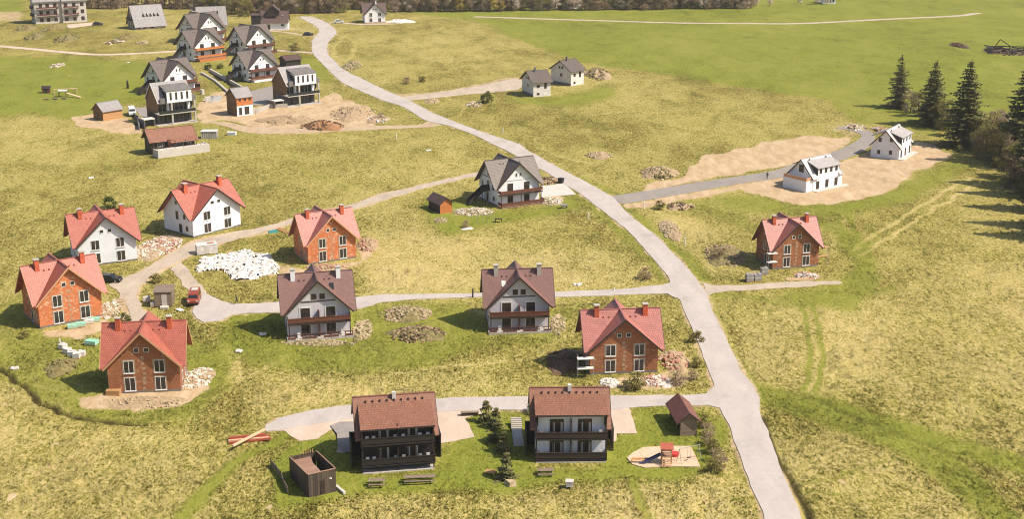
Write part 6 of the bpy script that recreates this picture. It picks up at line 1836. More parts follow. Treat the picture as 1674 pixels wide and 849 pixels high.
# red timber pile at the lower left
for i, (dx, dy, a, L, mt, z, lb) in enumerate(((0, 0, 12, 5.6, 'timber_red', .02, 'red-brown beam lying flat, farthest from the viewer in the timber pile'), (.1, -.35, 13, 5.4, 'timber_red', .02, 'red-brown beam second from the back of the timber pile'), (.1, -.7, 11, 5.4, 'timber_pale', .02, 'pale beam between the red ones of the timber pile'),
                                              (.35, -1.1, 15, 5.6, 'timber_red', .02, 'red-brown beam closest to the viewer in the timber pile'), (-.1, -.2, 14, 4.8, 'timber_red', .3, 'red-brown beam lying on top of the timber pile'), (.3, -1.2, 58, 6.4, 'timber_pale', .55, 'pale beam laid slantwise across the red timber pile'))):
    m_ = MB(); m_.box(-L / 2, L / 2, -.14, .14, z, z + .26)
    q = at(407, 717); tag(m_.build('timber_beam', M[mt], loc=(q[0] + dx, q[1] + dy, 0), rot=R(a)), lb, 'beam', 'timber pile on the meadow left of the gravel yard')

# white container, grey site hut, glass box
t = thing('container', 'white container beside the gravel road bend, rusty patch on its roof', 'container', at(338, 414), R(22))
m_ = MB(); m_.box(-2.0, 2.0, -1.1, 1.1, .1, 1.9); m_.build('body', M['white_sheet'], t)
m_ = MB()
for x in (-1.85, 1.6): m_.box(x, x + .25, -1.05, 1.05, 0, .1)
m_.build('skid', M['metal_grey'], t)
m_ = MB(); m_.box(-2.05, 2.05, -1.15, 1.15, 1.9, 1.98); m_.build('roof', M['white_sheet'], t)
m_ = MB(); m_.box(.2, 1.5, -.3, .5, 1.98, 2.02); m_.build('rust_patch', M['timber_red'], t)
m_ = MB(); m_.box(-.5, .4, -1.14, -1.1, .2, 1.75); m_.build('door', M['plaster_grey'], t)
t = thing('site_hut', 'weathered grey site hut with corrugated roof and pale door, inside the gravel loop', 'hut', at(270, 497), R(6))
m_ = MB(); m_.box(-1.5, 1.5, -1.9, 1.9, .15, 2.7); m_.build('wall', M['wood_grey'], t)
m_ = MB()
for i in range(16): m_.beam((-1.6 + i * .213, -2.05, 2.78 + (.03 if i % 2 else 0)), (-1.6 + i * .213, 2.05, 2.88 + (.03 if i % 2 else 0)), .214, .05)
m_.build('roof', M['wood_grey'], t)
m_ = MB(); m_.box(-.25, .65, -1.96, -1.9, .2, 2.3); m_.build('door', M['plaster_grey'], t)
m_ = MB(); [m_.box(x, x + .3, -1.9, 1.9, 0, .15) for x in (-1.4, 1.1)]; m_.build('skid', M['wood_dark'], t)
m_ = MB(); m_.box(-.5, .9, -2.9, -2.0, 0, .35); m_.build('step', M['plaster_grey'], t)
m_ = MB(); m_.box(-.9, .9, -.05, .05, .0, .07); m_.box(-.7, .8, -.6, .3, .07, .14)
tag(m_.build('board_pile', M['frame_white'], loc=at(295, 507), rot=R(-45)), 'white boards lying on the ground right of the grey site hut', 'boards')
t = thing('greenhouse', 'small pale greenhouse with white roof right of the long brown-roofed bungalow', 'greenhouse', at(343, 225), R(2))
m_ = MB(); m_.box(-2.1, 2.1, -1.3, 1.3, 0, 1.9); m_.build('wall', M['metal_grey'], t)
m_ = MB(); m_.box(-2.25, 2.25, -1.45, 1.45, 1.9, 2.05); m_.build('roof', M['white_sheet'], t)
m_ = MB(); [m_.box(-2.1 + i * .6, -2.04 + i * .6, -1.34, -1.3, 0, 1.9) for i in range(8)]; m_.build('glazing_bar', M['frame_white'], t)
m_ = MB(); m_.box(-1.2, 1.2, -.5, .5, 0, .8); m_.box(-1.3, 1.3, -.6, .6, .8, .88)
tag(m_.build('storage_box', M['plaster_white'], loc=at(379, 220.5), rot=R(-4)), 'low white storage box right of the small greenhouse', 'box')

# ---- vehicles
def vehicle(name, label, cat, px, py, rot, L, W, Hh, paint, profile, glass, group=None, roofpaint=None, load=None):
    """profile: side outline x,z; glass: list of (x0,x1) window spans along the side"""
    t = thing(name, label, cat, at(px, py, .06), rot, group)
    m_ = MB()
    n = len(profile)
    def inset(z): return max(0, (z - Hh * .52)) * .16
    Lft = [(x, -W / 2 + inset(z), z) for x, z in profile]; Rgt = [(x, W / 2 - inset(z), z) for x, z in profile]
    m_.poly(Lft); m_.poly(Rgt[::-1])
    for i in range(n):
        j = (i + 1) % n; m_.poly([Lft[j], Lft[i], Rgt[i], Rgt[j]])
    m_.build('body', M[paint], t)
    z0, z1 = Hh * .58, Hh * .88
    g = MB()
    for x0, x1 in glass:
        for s in (-1, 1):
            y0 = s * (W / 2 - inset(z0) + .012); y1 = s * (W / 2 - inset(z1) + .012)
            q = [(x0, y0, z0), (x1, y0, z0), (x1 - .08, y1, z1), (x0 + .08, y1, z1)]
            g.poly(q if s < 0 else q[::-1])
    g.build('side_window', M['glass_dark'], t)
    # windscreen and rear window follow the profile's steep segments
    g = MB()
    for i in range(n):
        (xa, za), (xb, zb) = profile[i], profile[(i + 1) % n]
        if abs(zb - za) > Hh * .25 and min(za, zb) > Hh * .45:
            nx = 1 if (xa + xb) / 2 > 0 else -1
            A_ = (xa + nx * .015, za), (xb + nx * .015, zb)
            lo, hi = (A_ if za < zb else A_[::-1])
            g.poly([(lo[0], -W / 2 + .18, lo[1] + .06), (lo[0], W / 2 - .18, lo[1] + .06), (hi[0], W / 2 - .26, hi[1] - .06), (hi[0], -W / 2 + .26, hi[1] - .06)][::nx])
    if g.v: g.build('windscreen', M['glass_dark'], t)
    for x in (-L * .31, L * .31):
        for s in (-1, 1):
            w = MB(); w.tube((x, s * (W / 2 - .2), .32), (x, s * (W / 2 + .02), .32), .33, n=16); wo = w.build('wheel', M['rubber'], t)
            w = MB(); w.tube((x, s * (W / 2 - .05), .32), (x, s * (W / 2 + .035), .32), .19, n=12); w.build('rim', M['metal_grey'], wo)
    for s in (-1, 1):
        w = MB(); w.box(L / 2 - .06, L / 2 + .015, s * W * .36 - .16, s * W * .36 + .16, Hh * .38, Hh * .48); w.build('headlight', M['frame_white'], t)
        w = MB(); w.box(-L / 2 - .015, -L / 2 + .05, s * W * .4 - .1, s * W * .4 + .1, Hh * .4, Hh * .52); w.build('tail_light', M['plastic_red'], t)
    w = MB(); w.box(L / 2 - .02, L / 2 + .06, -W / 2 + .08, W / 2 - .08, .28, .5); w.box(-L / 2 - .06, -L / 2 + .02, -W / 2 + .08, W / 2 - .08, .28, .5); w.build('bumper', M['rubber'], t)
    return t
carp = lambda L, Hh: [(-L / 2, .25), (L / 2, .25), (L / 2, Hh * .5), (L / 2 - .25, Hh * .58), (L * .20, Hh * .62), (L * .06, Hh * .97), (-L * .32, Hh), (-L * .45, Hh * .62), (-L / 2, Hh * .58)]
vanp = lambda L, Hh: [(-L / 2, .25), (L / 2, .25), (L / 2, Hh * .45), (L / 2 - .12, Hh * .5), (L * .34, Hh * .56), (L * .24, Hh * .96), (-L / 2 + .1, Hh), (-L / 2, Hh * .9)]
t = vehicle('van', 'red van with dark windscreen and pale box on its roof, parked beside the site hut', 'van', 318, 494, R(-84), 4.6, 1.95, 2.0, 'paint_red', vanp(4.6, 2.0), [(-1.9, -.5), (-.4, .9)])
m_ = MB(); m_.box(-1.6, -.3, -.5, .6, 2.0, 2.08); m_.build('roof_panel', M['plaster_grey'], t)
vehicle('car', 'black car half hidden behind the far left orange shell, beside the gravel loop', 'car', 180, 461, R(-5), 4.3, 1.75, 1.45, 'paint_black', carp(4.3, 1.45), [(-1.3, -.1), (0, .75)])
vehicle('van', 'white van parked left of the left modern house', 'van', 216, 188, R(-70), 5.4, 2.1, 2.4, 'paint_white', vanp(5.4, 2.4), [(.2, 1.3)])
vehicle('car', 'small dark car parked at the end of the apron right of the apartment building', 'car', 160, 41, R(5), 4.3, 1.8, 1.5, 'paint_black', carp(4.3, 1.5), [(-1.3, -.1), (0, .75)])
vehicle('car', 'white car parked beside the track left of the lone dark brown roofed chalet', 'car', 554, 37.5, R(3), 4.6, 1.9, 1.6, 'paint_white', carp(4.6, 1.6), [(-1.3, -.1), (0, .75)])
vehicle('car', 'black car parked at the upper bend, beside the bare strip below the farmhouse', 'car', 504, 58, R(4), 4.2, 1.8, 1.5, 'paint_black', carp(4.2, 1.5), [(-1.3, -.1), (0, .75)])
t = thing('waste_bin', 'dark waste bin at the road end of the paved drive of the lone grey chalet', 'bin', at(917, 299.5), R(-35))
m_ = MB(); m_.hexa([(-.5, -.4, .12), (.5, -.4, .12), (.5, .4, .12), (-.5, .4, .12), (-.62, -.52, 1.15), (.62, -.52, 1.15), (.62, .52, 1.15), (-.62, .52, 1.15)]); m_.build('body', M['rubber'], t)
m_ = MB(); m_.beam((-.68, 0, 1.2), (.68, 0, 1.2), 1.15, .08); m_.build('lid', M['rubber'], t)
for x in (-.4, .4): m_ = MB(); m_.tube((x - .04, .35, .12), (x + .04, .35, .12), .12, n=10); m_.build('wheel', M['metal_grey'], t)

# ---- people
def person(label, px, py, rot, stride=.28, hh=1.75, cloth='cloth_dark', arm=.2):
    k = hh / 1.75
    J = {'pelvis': (0, 0, .95), 'waist': (0, 0, 1.1), 'chest': (0, .01, 1.32), 'neck': (0, 0, 1.5), 'head': (0, .02, 1.62), 'top': (0, .02, 1.74),
         'lh': (-.1, 0, .9), 'lk': (-.1, stride * .55, .5), 'la': (-.1, stride * .7, .09), 'lt': (-.1, stride * .7 + .17, .04),
         'rh': (.1, 0, .9), 'rk': (.1, -stride * .2, .5), 'ra': (.1, -stride, .13), 'rt': (.1, -stride + .15, .04),
         'ls': (-.2, 0, 1.43), 'le': (-.25, -arm * .5, 1.15), 'lw': (-.26, -arm * .4, .9), 'lf': (-.26, -arm * .3, .78),
         'rs': (.2, 0, 1.43), 're': (.25, arm * .5, 1.15), 'rw': (.26, arm * 1.2, .95), 'rf': (.26, arm * 1.6, .86)}
    Rr = dict(pelvis=.15, waist=.13, chest=.16, neck=.06, head=.105, top=.07, lh=.1, lk=.065, la=.045, lt=.04, rh=.1, rk=.065, ra=.045, rt=.04, ls=.08, le=.05, lw=.035, lf=.04, rs=.08, re=.05, rw=.035, rf=.04)
    E = [('pelvis', 'waist'), ('waist', 'chest'), ('chest', 'neck'), ('neck', 'head'), ('head', 'top'), ('pelvis', 'lh'), ('lh', 'lk'), ('lk', 'la'), ('la', 'lt'), ('pelvis', 'rh'), ('rh', 'rk'), ('rk', 'ra'), ('ra', 'rt'), ('chest', 'ls'), ('ls', 'le'), ('le', 'lw'), ('lw', 'lf'), ('chest', 'rs'), ('rs', 're'), ('re', 'rw'), ('rw', 'rf')]
    names = list(J)
    me = bpy.data.meshes.new('person')
    me.from_pydata([tuple(c * k for c in J[n_]) for n_ in names], [(names.index(a), names.index(b_)) for a, b_ in E], [])
    o = bpy.data.objects.new('person', me); COL.objects.link(o)
    md = o.modifiers.new('Skin', 'SKIN'); md.use_smooth_shade = True
    for i, n_ in enumerate(names):
        sv = me.skin_vertices[0].data[i]; sv.radius = (Rr[n_] * k, Rr[n_] * k * (.8 if n_ in ('pelvis', 'waist', 'chest') else 1)); sv.use_root = n_ == 'pelvis'
    ss = o.modifiers.new('Sub', 'SUBSURF'); ss.levels = 1; ss.render_levels = 1
    mt, nt, b = nodes('clothed_body')
    tcn = nt.nodes.new('ShaderNodeTexCoord'); sp = nt.nodes.new('ShaderNodeSeparateXYZ'); nt.links.new(tcn.outputs['Object'], sp.inputs[0])
    nt.links.new(ramp(nt, math_(nt, 'DIVIDE', sp.outputs[2], 1.8), [(.0, lin(40, 36, 34)), (.04, lin(50, 50, 62)), (.52, lin(50, 50, 62)), (.53, lin(44, 42, 46)), (.845, lin(44, 42, 46)), (.85, lin(196, 150, 124))]), b.inputs['Base Color'])
    me.materials.append(mt)
    o.location = at(px, py, .05); o.rotation_euler = (0, 0, rot)
    tag(o, label, 'person')
    h = MB(); h.tube((0, -.0, 1.66 * k), (0, -.0, 1.78 * k), .115 * k, .06 * k, 10); ho = h.build('hair', M['hair'], o, smooth=True)
    for s in (-1, 1):
        h = MB(); h.box(s * .04 - .012, s * .04 + .012, .105, .13, 1.63, 1.65); h.build('eye', M['rubber'], o)
    return o
person('person in dark clothes striding along the side road right of the red van', 387, 498, R(-95), .34)
person('person in dark clothes standing on the grey side road left of the long white house', 1254, 293, R(160), .08)

# ---- playground
P0 = at(1085, 748)
sp_ = [G(*p) for p in ((1025, 749), (1034, 741), (1051, 732), (1090, 730), (1129, 730), (1138, 748), (1145, 764), (1100, 763), (1053, 765), (1034, 760))]
m_ = MB(); m_.poly([(p.x, p.y, .035) for p in sp_][::-1]); 
for i in range(len(sp_)):
    a_, b_ = sp_[i], sp_[(i + 1) % len(sp_)]; m_.poly([(a_.x, a_.y, .035), (b_.x, b_.y, .035), (b_.x, b_.y, -.1), (a_.x, a_.y, -.1)])
me = m_.build('sandpit', M['sand'])
tag(me, kind='structure')
t = thing('play_tower', 'wooden play tower with red-brown roof and blue slide on the sand', 'play tower', at(1089, 757), R(-3)); t.scale = (.85, .85, .82)
for x in (-.8, .68):
    for y in (-.7, .7): m_ = MB(); m_.box(x, x + .12, y, y + .12, 0, 2.9); m_.build('post', M['wood_light'], t)
m_ = MB(); m_.box(-.85, .85, -.75, .85, 1.35, 1.45); m_.build('platform', M['wood_deck'], t)
m_ = MB(); m_.shell([[(-1.0, -1.0, 2.75), (1.0, -1.0, 2.75), (1.0, .06, 3.45), (-1.0, .06, 3.45)], [(1.0, 1.1, 2.75), (-1.0, 1.1, 2.75), (-1.0, .06, 3.45), (1.0, .06, 3.45)]], .08); m_.build('roof', M['timber_red'], t)
m_ = MB()
a_, b_ = Vector((-.85, .1, 1.45)), Vector((-3.6, -.5, .15))
m_.beam(a_, b_, .5, .05)
dd = (b_ - a_).normalized(); sd = dd.cross(Vector((0, 0, 1))).normalized() * .27
m_.beam(a_ + sd, b_ + sd, .05, .3); m_.beam(a_ - sd, b_ - sd, .05, .3); m_.beam(b_, b_ + Vector((-.5, -.1, .03)), .5, .05)
m_.build('slide', M['plastic_blue'], t)
m_ = MB()
for i in range(5): m_.tube((-.6, -.85 - i * .18, 1.25 - i * .26), (.6, -.85 - i * .18, 1.25 - i * .26), .06, n=6)
for x in (-.65, -.2, .2, .6): m_.beam((x, -.8, 1.4), (x, -1.75, .02), .08, .08)
m_.build('ladder', M['wood_light'], t)
m_ = MB(); m_.box(-.8, .8, .74, .8, 1.6, 2.2); m_.box(-.8, -.74, -.1, .7, 1.9, 2.2); m_.build('railing', M['wood_light'], t)
m_ = MB(); m_.tube((0, 0, .02), (0, 0, .45), .55, .62, 14); m_.build('tub', M['plastic_red'], loc=at(1103, 746)); o = bpy.context.scene.objects['tub']; tag(o, 'round red plastic tub right of the play tower', 'tub')
t = thing('swing_frame', 'slim metal swing frame at the right end of the sand', 'swing', at(1126, 754), R(25))
m_ = MB()
for x in (-1.5, 1.5): m_.tube((x, -.6, 0), (x, 0, 2.0), .04, n=6); m_.tube((x, .6, 0), (x, 0, 2.0), .04, n=6)
m_.tube((-1.55, 0, 2.0), (1.55, 0, 2.0), .045, n=6); m_.build('frame', M['metal_grey'], t)
m_ = MB(); m_.box(-.3, .3, -.1, .1, .45, .5); m_.tube((-.25, 0, .5), (-.25, 0, 2.0), .012, n=4); m_.tube((.25, 0, .5), (.25, 0, 2.0), .012, n=4); m_.build('swing_seat', M['rubber'], t)
m_ = MB(); m_.box(-1.1, 1.1, -.1, .1, 0, .22)
tag(m_.build('edging_log', M['wood_light'], loc=at(1047, 752), rot=R(-3)), 'pale edging log at the left front of the sand', 'log')
t = thing('sand_bench', 'low pale wooden bench at the left end of the sand', 'bench', at(1042, 757), R(-2))
m_ = MB(); m_.box(-.9, .9, -.2, .2, .4, .46); m_.build('seat', M['wood_light'], t); 
for x in (-.8, .68): m_ = MB(); m_.box(x, x + .12, -.18, .18, 0, .4); m_.build('leg', M['wood_light'], t)

# ---- picnic tables, crate, hive
def picnic(label, px, py, L, rot, group):
    t = thing('picnic_table', label, 'picnic table', at(px, py), rot, group)
    m_ = MB()
    for i in range(4): m_.box(-L / 2, L / 2, -.4 + i * .205, -.215 + i * .205, .72, .77)
    m_.build('table_top', M['wood_grey'], t)
    for s in (-1, 1):
        m_ = MB(); m_.box(-L / 2, L / 2, s * .75 - .15, s * .75 + .15, .42, .47); m_.build('bench', M['wood_grey'], t)
    for x in (-L / 2 + .3, L / 2 - .3):
        m_ = MB(); m_.beam((x, -.8, .38), (x, .8, .38), .06, .1); m_.beam((x, -.25, .7), (x, -.6, 0), .07, .1); m_.beam((x, .25, .7), (x, .6, 0), .07, .1); m_.build('leg', M['wood_dark'], t)
picnic('short weathered picnic table directly in front of the black lodge', 616, 794, 2.1, R(5), 'picnic tables below the lodges')
picnic('long weathered picnic table in front of the right corner of the black lodge', 686, 788, 4.0, R(4), 'picnic tables below the lodges')
picnic('short picnic table in front of the white lodge', 892, 777, 2.1, R(2), 'picnic tables below the lodges')
t = thing('bench', 'log bench with dark frame at the gravel yard edge, beside the topmost young conifer', 'bench', at(768, 680), R(5))
m_ = MB(); m_.box(-1.3, 1.3, -.3, .3, .5, .6); m_.build('seat', M['wood_grey'], t)
m_ = MB(); m_.box(-1.2, 1.2, -.25, .25, 0, .5); m_.build('base', M['wood_dark'], t)
t = thing('sun_lounger', 'pale wooden lounger crate on the lawn beside the lowest conifer', 'lounger', at(802, 776), R(-25))
m_ = MB(); [m_.box(-.75, .75, -.45 + i * .24, -.25 + i * .24, .38, .43) for i in range(4)]; m_.build('seat', M['wood_light'], t)
for x in (-.7, .6):
    for y in (-.42, .34): m_ = MB(); m_.box(x, x + .1, y, y + .1, 0, .38); m_.build('leg', M['wood_light'], t)
t = thing('beehive', 'white beehive box on a stand at the meadow edge below the white lodge', 'beehive', at(931, 799), R(-6))
m_ = MB(); m_.box(-.45, .45, -.4, .4, .35, 1.0); m_.build('box', M['white_sheet'], t)
m_ = MB(); m_.box(-.52, .52, -.46, .46, 1.0, 1.08); m_.build('lid', M['plaster_grey'], t)
for x in (-.42, .32):
    for y in (-.36, .26): m_ = MB(); m_.box(x, x + .1, y, y + .1, 0, .35); m_.build('leg', M['wood_grey'], t)
m_ = MB(); m_.stone((0, 0, .25), .8, 0, .5); tag(m_.build('boulder', M['stone_pale'], loc=at(834, 793), uv=False), 'pale boulder at the lawn edge below the lowest conifer', 'boulder')
# steps at the left of the white lodge
t = thing('stone_steps', 'pale concrete steps and ramp left of the white lodge', 'steps', at(846, 712), R(3))
m_ = MB()
for i in range(6): m_.box(-.75, .75, 1.8 + i * .35, 2.15 + i * .35, 0, .15 + i * .16)
m_.build('step', M['concrete'], t)
m_ = MB(); m_.hexa([(-.7, -3.6, -.1), (.7, -3.6, -.1), (.7, 1.79, -.1), (-.7, 1.79, -.1), (-.7, -3.6, .04), (.7, -3.6, .04), (.7, 1.79, .14), (-.7, 1.79, .14)]); m_.build('ramp', M['concrete'], t)
# paving behind the black lodge's left
m_ = MB(); q = [G(*p) for p in ((540, 698), (556, 692), (580, 692), (590, 742), (562, 742), (552, 730), (551, 712))]; m_.poly([(p.x, p.y, .2) for p in q] if sum(q[i].x * q[(i + 1) % 7].y - q[(i + 1) % 7].x * q[i].y for i in range(7)) > 0 else [(p.x, p.y, .2) for p in q][::-1])
tag(m_.build('paved_yard', M['paver']), kind='structure')

# ---- the roofless timber enclosure at the lower left
A, B = G(505, 814.6), G(549.7, 804)
W = (B - A).length; ang = math.atan2(B.y - A.y, B.x - A.x); D = 6.6
n_ = Vector((-math.sin(ang), math.cos(ang), 0)); c = (A + B) / 2 + n_ * D / 2
t = thing('timber_enclosure', 'roofless dark timber enclosure with a sloping deck inside and pale rim', 'enclosure', c, ang)
FOOT.append([])
x, y = W / 2, D / 2
hf, hb = 3.1, 2.8
for nm, pts in (('front_wall', [(-x, -y, 0), (x, -y, 0), (x, -y, hf), (-x, -y, hf)]), ('side_wall', [(-x, -y + .1, 0), (-x, y, 0), (-x, y, hb), (-x, -y + .1, hf)]), ('side_wall', [(x, -y + .1, 0), (x, y, 0), (x, y, hb), (x, -y + .1, hf)]), ('back_wall', [(-x + .1, y, 0), (x - .1, y, 0), (x - .1, y, hb), (-x + .1, y, hb)])):
    m_ = MB(); p0, p1, p2, p3 = [Vector(p) for p in pts]
    nn = (p1 - p0).cross(p3 - p0).normalized() * .05
    m_.hexa([p0 - nn, p1 - nn, p1 + nn, p0 + nn, p3 - nn, p2 - nn, p2 + nn, p3 + nn]); m_.build(nm, M['wood_wall_v'], t)
m_ = MB()
m_.beam((-x, -y, hf + .05), (x, -y, hf + .05), .16, .08); m_.beam((-x, -y + .09, hf + .05), (-x, y, hb + .05), .14, .08); m_.beam((x, -y + .09, hf + .05), (x, y, hb + .05), .14, .08)
m_.build('rim', M['wood_deck'], t)
m_ = MB()
m_.hexa([(-x + .1, -y + .1, hf - .75), (x * .25, -y + .1, hf - .75), (x * .25, y * .3, hb - .45), (-x + .1, y * .3, hb - .45), (-x + .1, -y + .1, hf - .65), (x * .25, -y + .1, hf - .65), (x * .25, y * .3, hb - .35), (-x + .1, y * .3, hb - .35)])
m_.hexa([(-x + .1, y * .3, hb - .45), (x * .25, y * .3, hb - .45), (x * .55, y - .1, hb - .6), (-x + .1, y - .1, hb - .6), (-x + .1, y * .3, hb - .35), (x * .25, y * .3, hb - .35), (x * .55, y - .1, hb - .5), (-x + .1, y - .1, hb - .5)])
m_.build('deck', M['wood_deck'], t)
m_ = MB(); m_.box(x * .25 + .01, x - .1, -y + .1, y * .6, .3, .4); m_.build('lower_floor', M['wood_dark'], t)
m_ = MB()
for i in range(5): m_.box(x * .0 + i * .3, x * .0 + .1 + i * .3, y - .2, y - .12, hb, hb + .0 + .5)
m_.build('slat_screen', M['wood_light'], t)
m_ = MB()
for i in range(9): m_.stone((-x * .5 + random.uniform(-.5, 1.0), -y + .25, hf - .5 + random.uniform(0, .25)), .14, 0)
m_.build('decoration', M['frame_white'], t)
m_ = MB(); m_.box(-.3, .35, -y - .11, -y - .055, .2, 2.0); m_.build('door', M['wood_dark'], t)
m_ = MB(); m_.stone((x * .6, -y - .08, 2.0), .16, 0); m_.build('lamp', M['frame_white'], t)
m_ = MB(); m_.box(-.18, .18, -1.2, 1.2, 0, .35); tag(m_.build('trough', M['plaster_grey'], loc=at(556, 803), rot=R(35)), 'pale narrow trough lying at the right foot of the timber enclosure', 'trough')
# rickety fence panels left of it
prev = None
t = thing('panel_fence', 'low dark panel fence lying open left of the timber enclosure', 'fence', at(443, 762))
o0 = Vector(at(443, 762))
pts = [(443, 762), (452, 773), (460, 784), (464, 796), (471, 809)]
for i in range(4):
    a_, b_ = G(*pts[i]) - o0, G(*pts[i + 1]) - o0
    m_ = MB(); m_.beam((a_.x, a_.y, .5), (b_.x, b_.y, .5), .06, .9); m_.build('panel', M['wood_grey'], t)
    m_ = MB(); m_.box(a_.x - .05, a_.x + .05, a_.y - .05, a_.y + .05, 0, 1.1); m_.build('post', M['wood_dark'], t)

# ---- play things on the far left meadow, the garden's frames, posts
t = thing('climbing_set', 'wooden climbing frame with white roof on the green left meadow', 'play frame', at(103, 158), R(5))
m_ = MB(); m_.box(-1.3, 1.3, -1, 1, 1.9, 2.1); m_.build('roof', M['plaster_white'], t)
for xx in (-1.2, 1.1):
    for yy in (-.9, .8): m_ = MB(); m_.box(xx, xx + .12, yy, yy + .12, 0, 1.9); m_.build('post', M['wood_dark'], t)
m_ = MB(); m_.beam((1.3, 0, 1.2), (6.2, -3, .3), .9, .12); m_.build('slide', M['timber_pale'], t)
m_ = MB(); m_.beam((-4, 5, 1.6), (3.4, 6, 1.6), .5, .18); m_.box(-3.9, -3.7, 4.8, 5, 0, 1.6); m_.box(3.1, 3.3, 5.8, 6, 0, 1.6); m_.build('beam_roof', M['timber_pale'], t)
t = thing('play_hut', 'small brown play hut left of the wooden climbing frame', 'play hut', at(76, 151), R(10))
m_ = MB(); m_.box(-1.2, 1.2, -1, 1, 0, 1.5); m_.build('wall', M['wood_rail'], t); m_ = MB(); m_.shell([[(-1.4, -1.2, 1.5), (1.4, -1.2, 1.5), (1.4, 0, 2.2), (-1.4, 0, 2.2)], [(1.4, 1.2, 1.5), (-1.4, 1.2, 1.5), (-1.4, 0, 2.2), (1.4, 0, 2.2)]], .1); m_.build('roof', M['wood_dark'], t)
m_ = MB(); m_.box(-.4, .4, -1.05, -1.0, 0, 1.2); m_.build('door', M['wood_black'], t)
t = thing('log_seat', 'row of low logs in front of the climbing frame on the left meadow', 'logs', at(92, 163), 0)
for i in range(3): m_ = MB(); m_.tube((-4 + i * 2.6, i * .8, .25), (-2.4 + i * 2.6, i * .6, .25), .25, n=8); m_.build('log', M['wood_grey'], t)
m_ = MB(); m_.tube((0, 0, 0), (0, 0, 2.3), .45, .3, 10); m_.tube((0, 0, 2.3), (0, 0, 2.7), .3, .1, 10)
tag(m_.build('carved_post', M['wood_black'], loc=at(209, 144)), 'dark carved wooden post standing on the green left of the grey chalets', 'post')
t = thing('climbing_bars', 'slim metal climbing frame on the lawn below the lone grey chalet', 'play frame', at(793, 366), R(5))
for xx in (-1.6, -.6, .6, 1.5): m_ = MB(); m_.tube((xx, 0, 0), (xx, 0, 1.9), .04, n=6); m_.build('post', M['metal_grey'], t)
m_ = MB(); m_.tube((-1.65, 0, 1.9), (-.55, 0, 1.9), .04, n=6); m_.tube((.55, 0, 1.9), (1.55, 0, 1.9), .04, n=6); m_.build('crossbar', M['metal_grey'], t)
heap('sand_patch', 'small white sand patch on the lawn below the lone grey chalet', 'sand', 764, 374, 1.3, 1.4, .12, ['white_sheet', 'white_sheet'], 8, .2)
heap('planter_bed', 'round planted bed with pale stones left of the sand patch', 'planter bed', 720, 361, 1.6, 3, .5, ['turf_mound', 'stone_pale'], 60, .26)
t = thing('garden_table', 'dark garden table beside the slim metal climbing frame', 'table', at(815, 363), R(-8))
m_ = MB(); m_.box(-.8, .8, -.45, .45, .65, .72); m_.build('table_top', M['wood_dark'], t); 
for xx in (-.7, .62):
    for yy in (-.4, .3): m_ = MB(); m_.box(xx, xx + .08, yy, yy + .08, 0, .65); m_.build('leg', M['wood_dark'], t)
t = thing('wheelbarrow', 'small garden cart on the lawn right of the lone grey chalet', 'cart', at(922, 340), R(15))
m_ = MB(); m_.hexa([(-.6, -.35, .35), (.5, -.35, .35), (.5, .35, .35), (-.6, .35, .35), (-.8, -.45, .8), (.7, -.45, .8), (.7, .45, .8), (-.8, .45, .8)]); m_.build('tray', M['metal_grey'], t)
m_ = MB(); m_.tube((.6, -.05, .22), (.6, .05, .22), .22, n=12); m_.build('wheel', M['rubber'], t); m_ = MB(); m_.beam((-.8, -.3, .7), (-1.5, -.3, .75), .04, .04); m_.beam((-.8, .3, .7), (-1.5, .3, .75), .04, .04); m_.box(-.5, -.42, -.3, .3, 0, .35); m_.build('handle', M['metal_grey'], t)
for px, py, hh, lb in ((1053, 341, 1.6, 'white marker post beside the main road below the grey side road'), (1119, 401, 1.5, 'white marker post right of the main road, beside the pale stone bank'), (962, 358, 1.3, 'white marker post in the straw meadow left of the main road'), (1004, 476 + 0, .5, 'small white marker at the side road near the junction'),
                       (98, 566 - 5, .6, 'small white marker on the grass left of the mint pallet'), (648, 226, 1.2, 'white marker post in the meadow below the dirt road'), (773, 487, 1.6, 'dark post on the side road verge left of the wine red chalet nearest the junction'), (822, 220 - 4, 1.2, 'white marker post beside the main road above the lone grey chalet')):
    m_ = MB(); m_.tube((0, 0, -.1), (0, 0, hh), .14, .12, 8); m_.tube((0, 0, hh), (0, 0, hh + .1), .17, .05, 8)
    tag(m_.build('marker_post', M['frame_white'] if 'white' in lb else M['wood_dark'], loc=at(px, py)), lb, 'post')
for px, py, lb in ((140, 382 - 1, 'flat white slab lying in the meadow left of the blue-white house'), (430, 547, 'crumpled white sheet in the shadow left of the left wine red chalet'), (390, 574, 'small white rag on the meadow below the large asphalt patch'), (24, 603, 'white pipe end at the start of the dark ditch line'), (944, 466, 'white sheet lying in the straw above the side road'), (148, 291, 'white speck of foil high in the left meadow'), (210, 42 + 60, 'pale slab on the far green meadow'), (700, 246, 'pale stone in the meadow below the dirt road')):
    m_ = MB(); random.seed(int(px)); [m_.stone((random.uniform(-.5, .5), random.uniform(-.4, .4), .08), .42, 0, .3) for _ in range(5)]
    tag(m_.build('white_sheet', M['white_sheet'], loc=at(px, py), uv=False), lb, 'sheet')
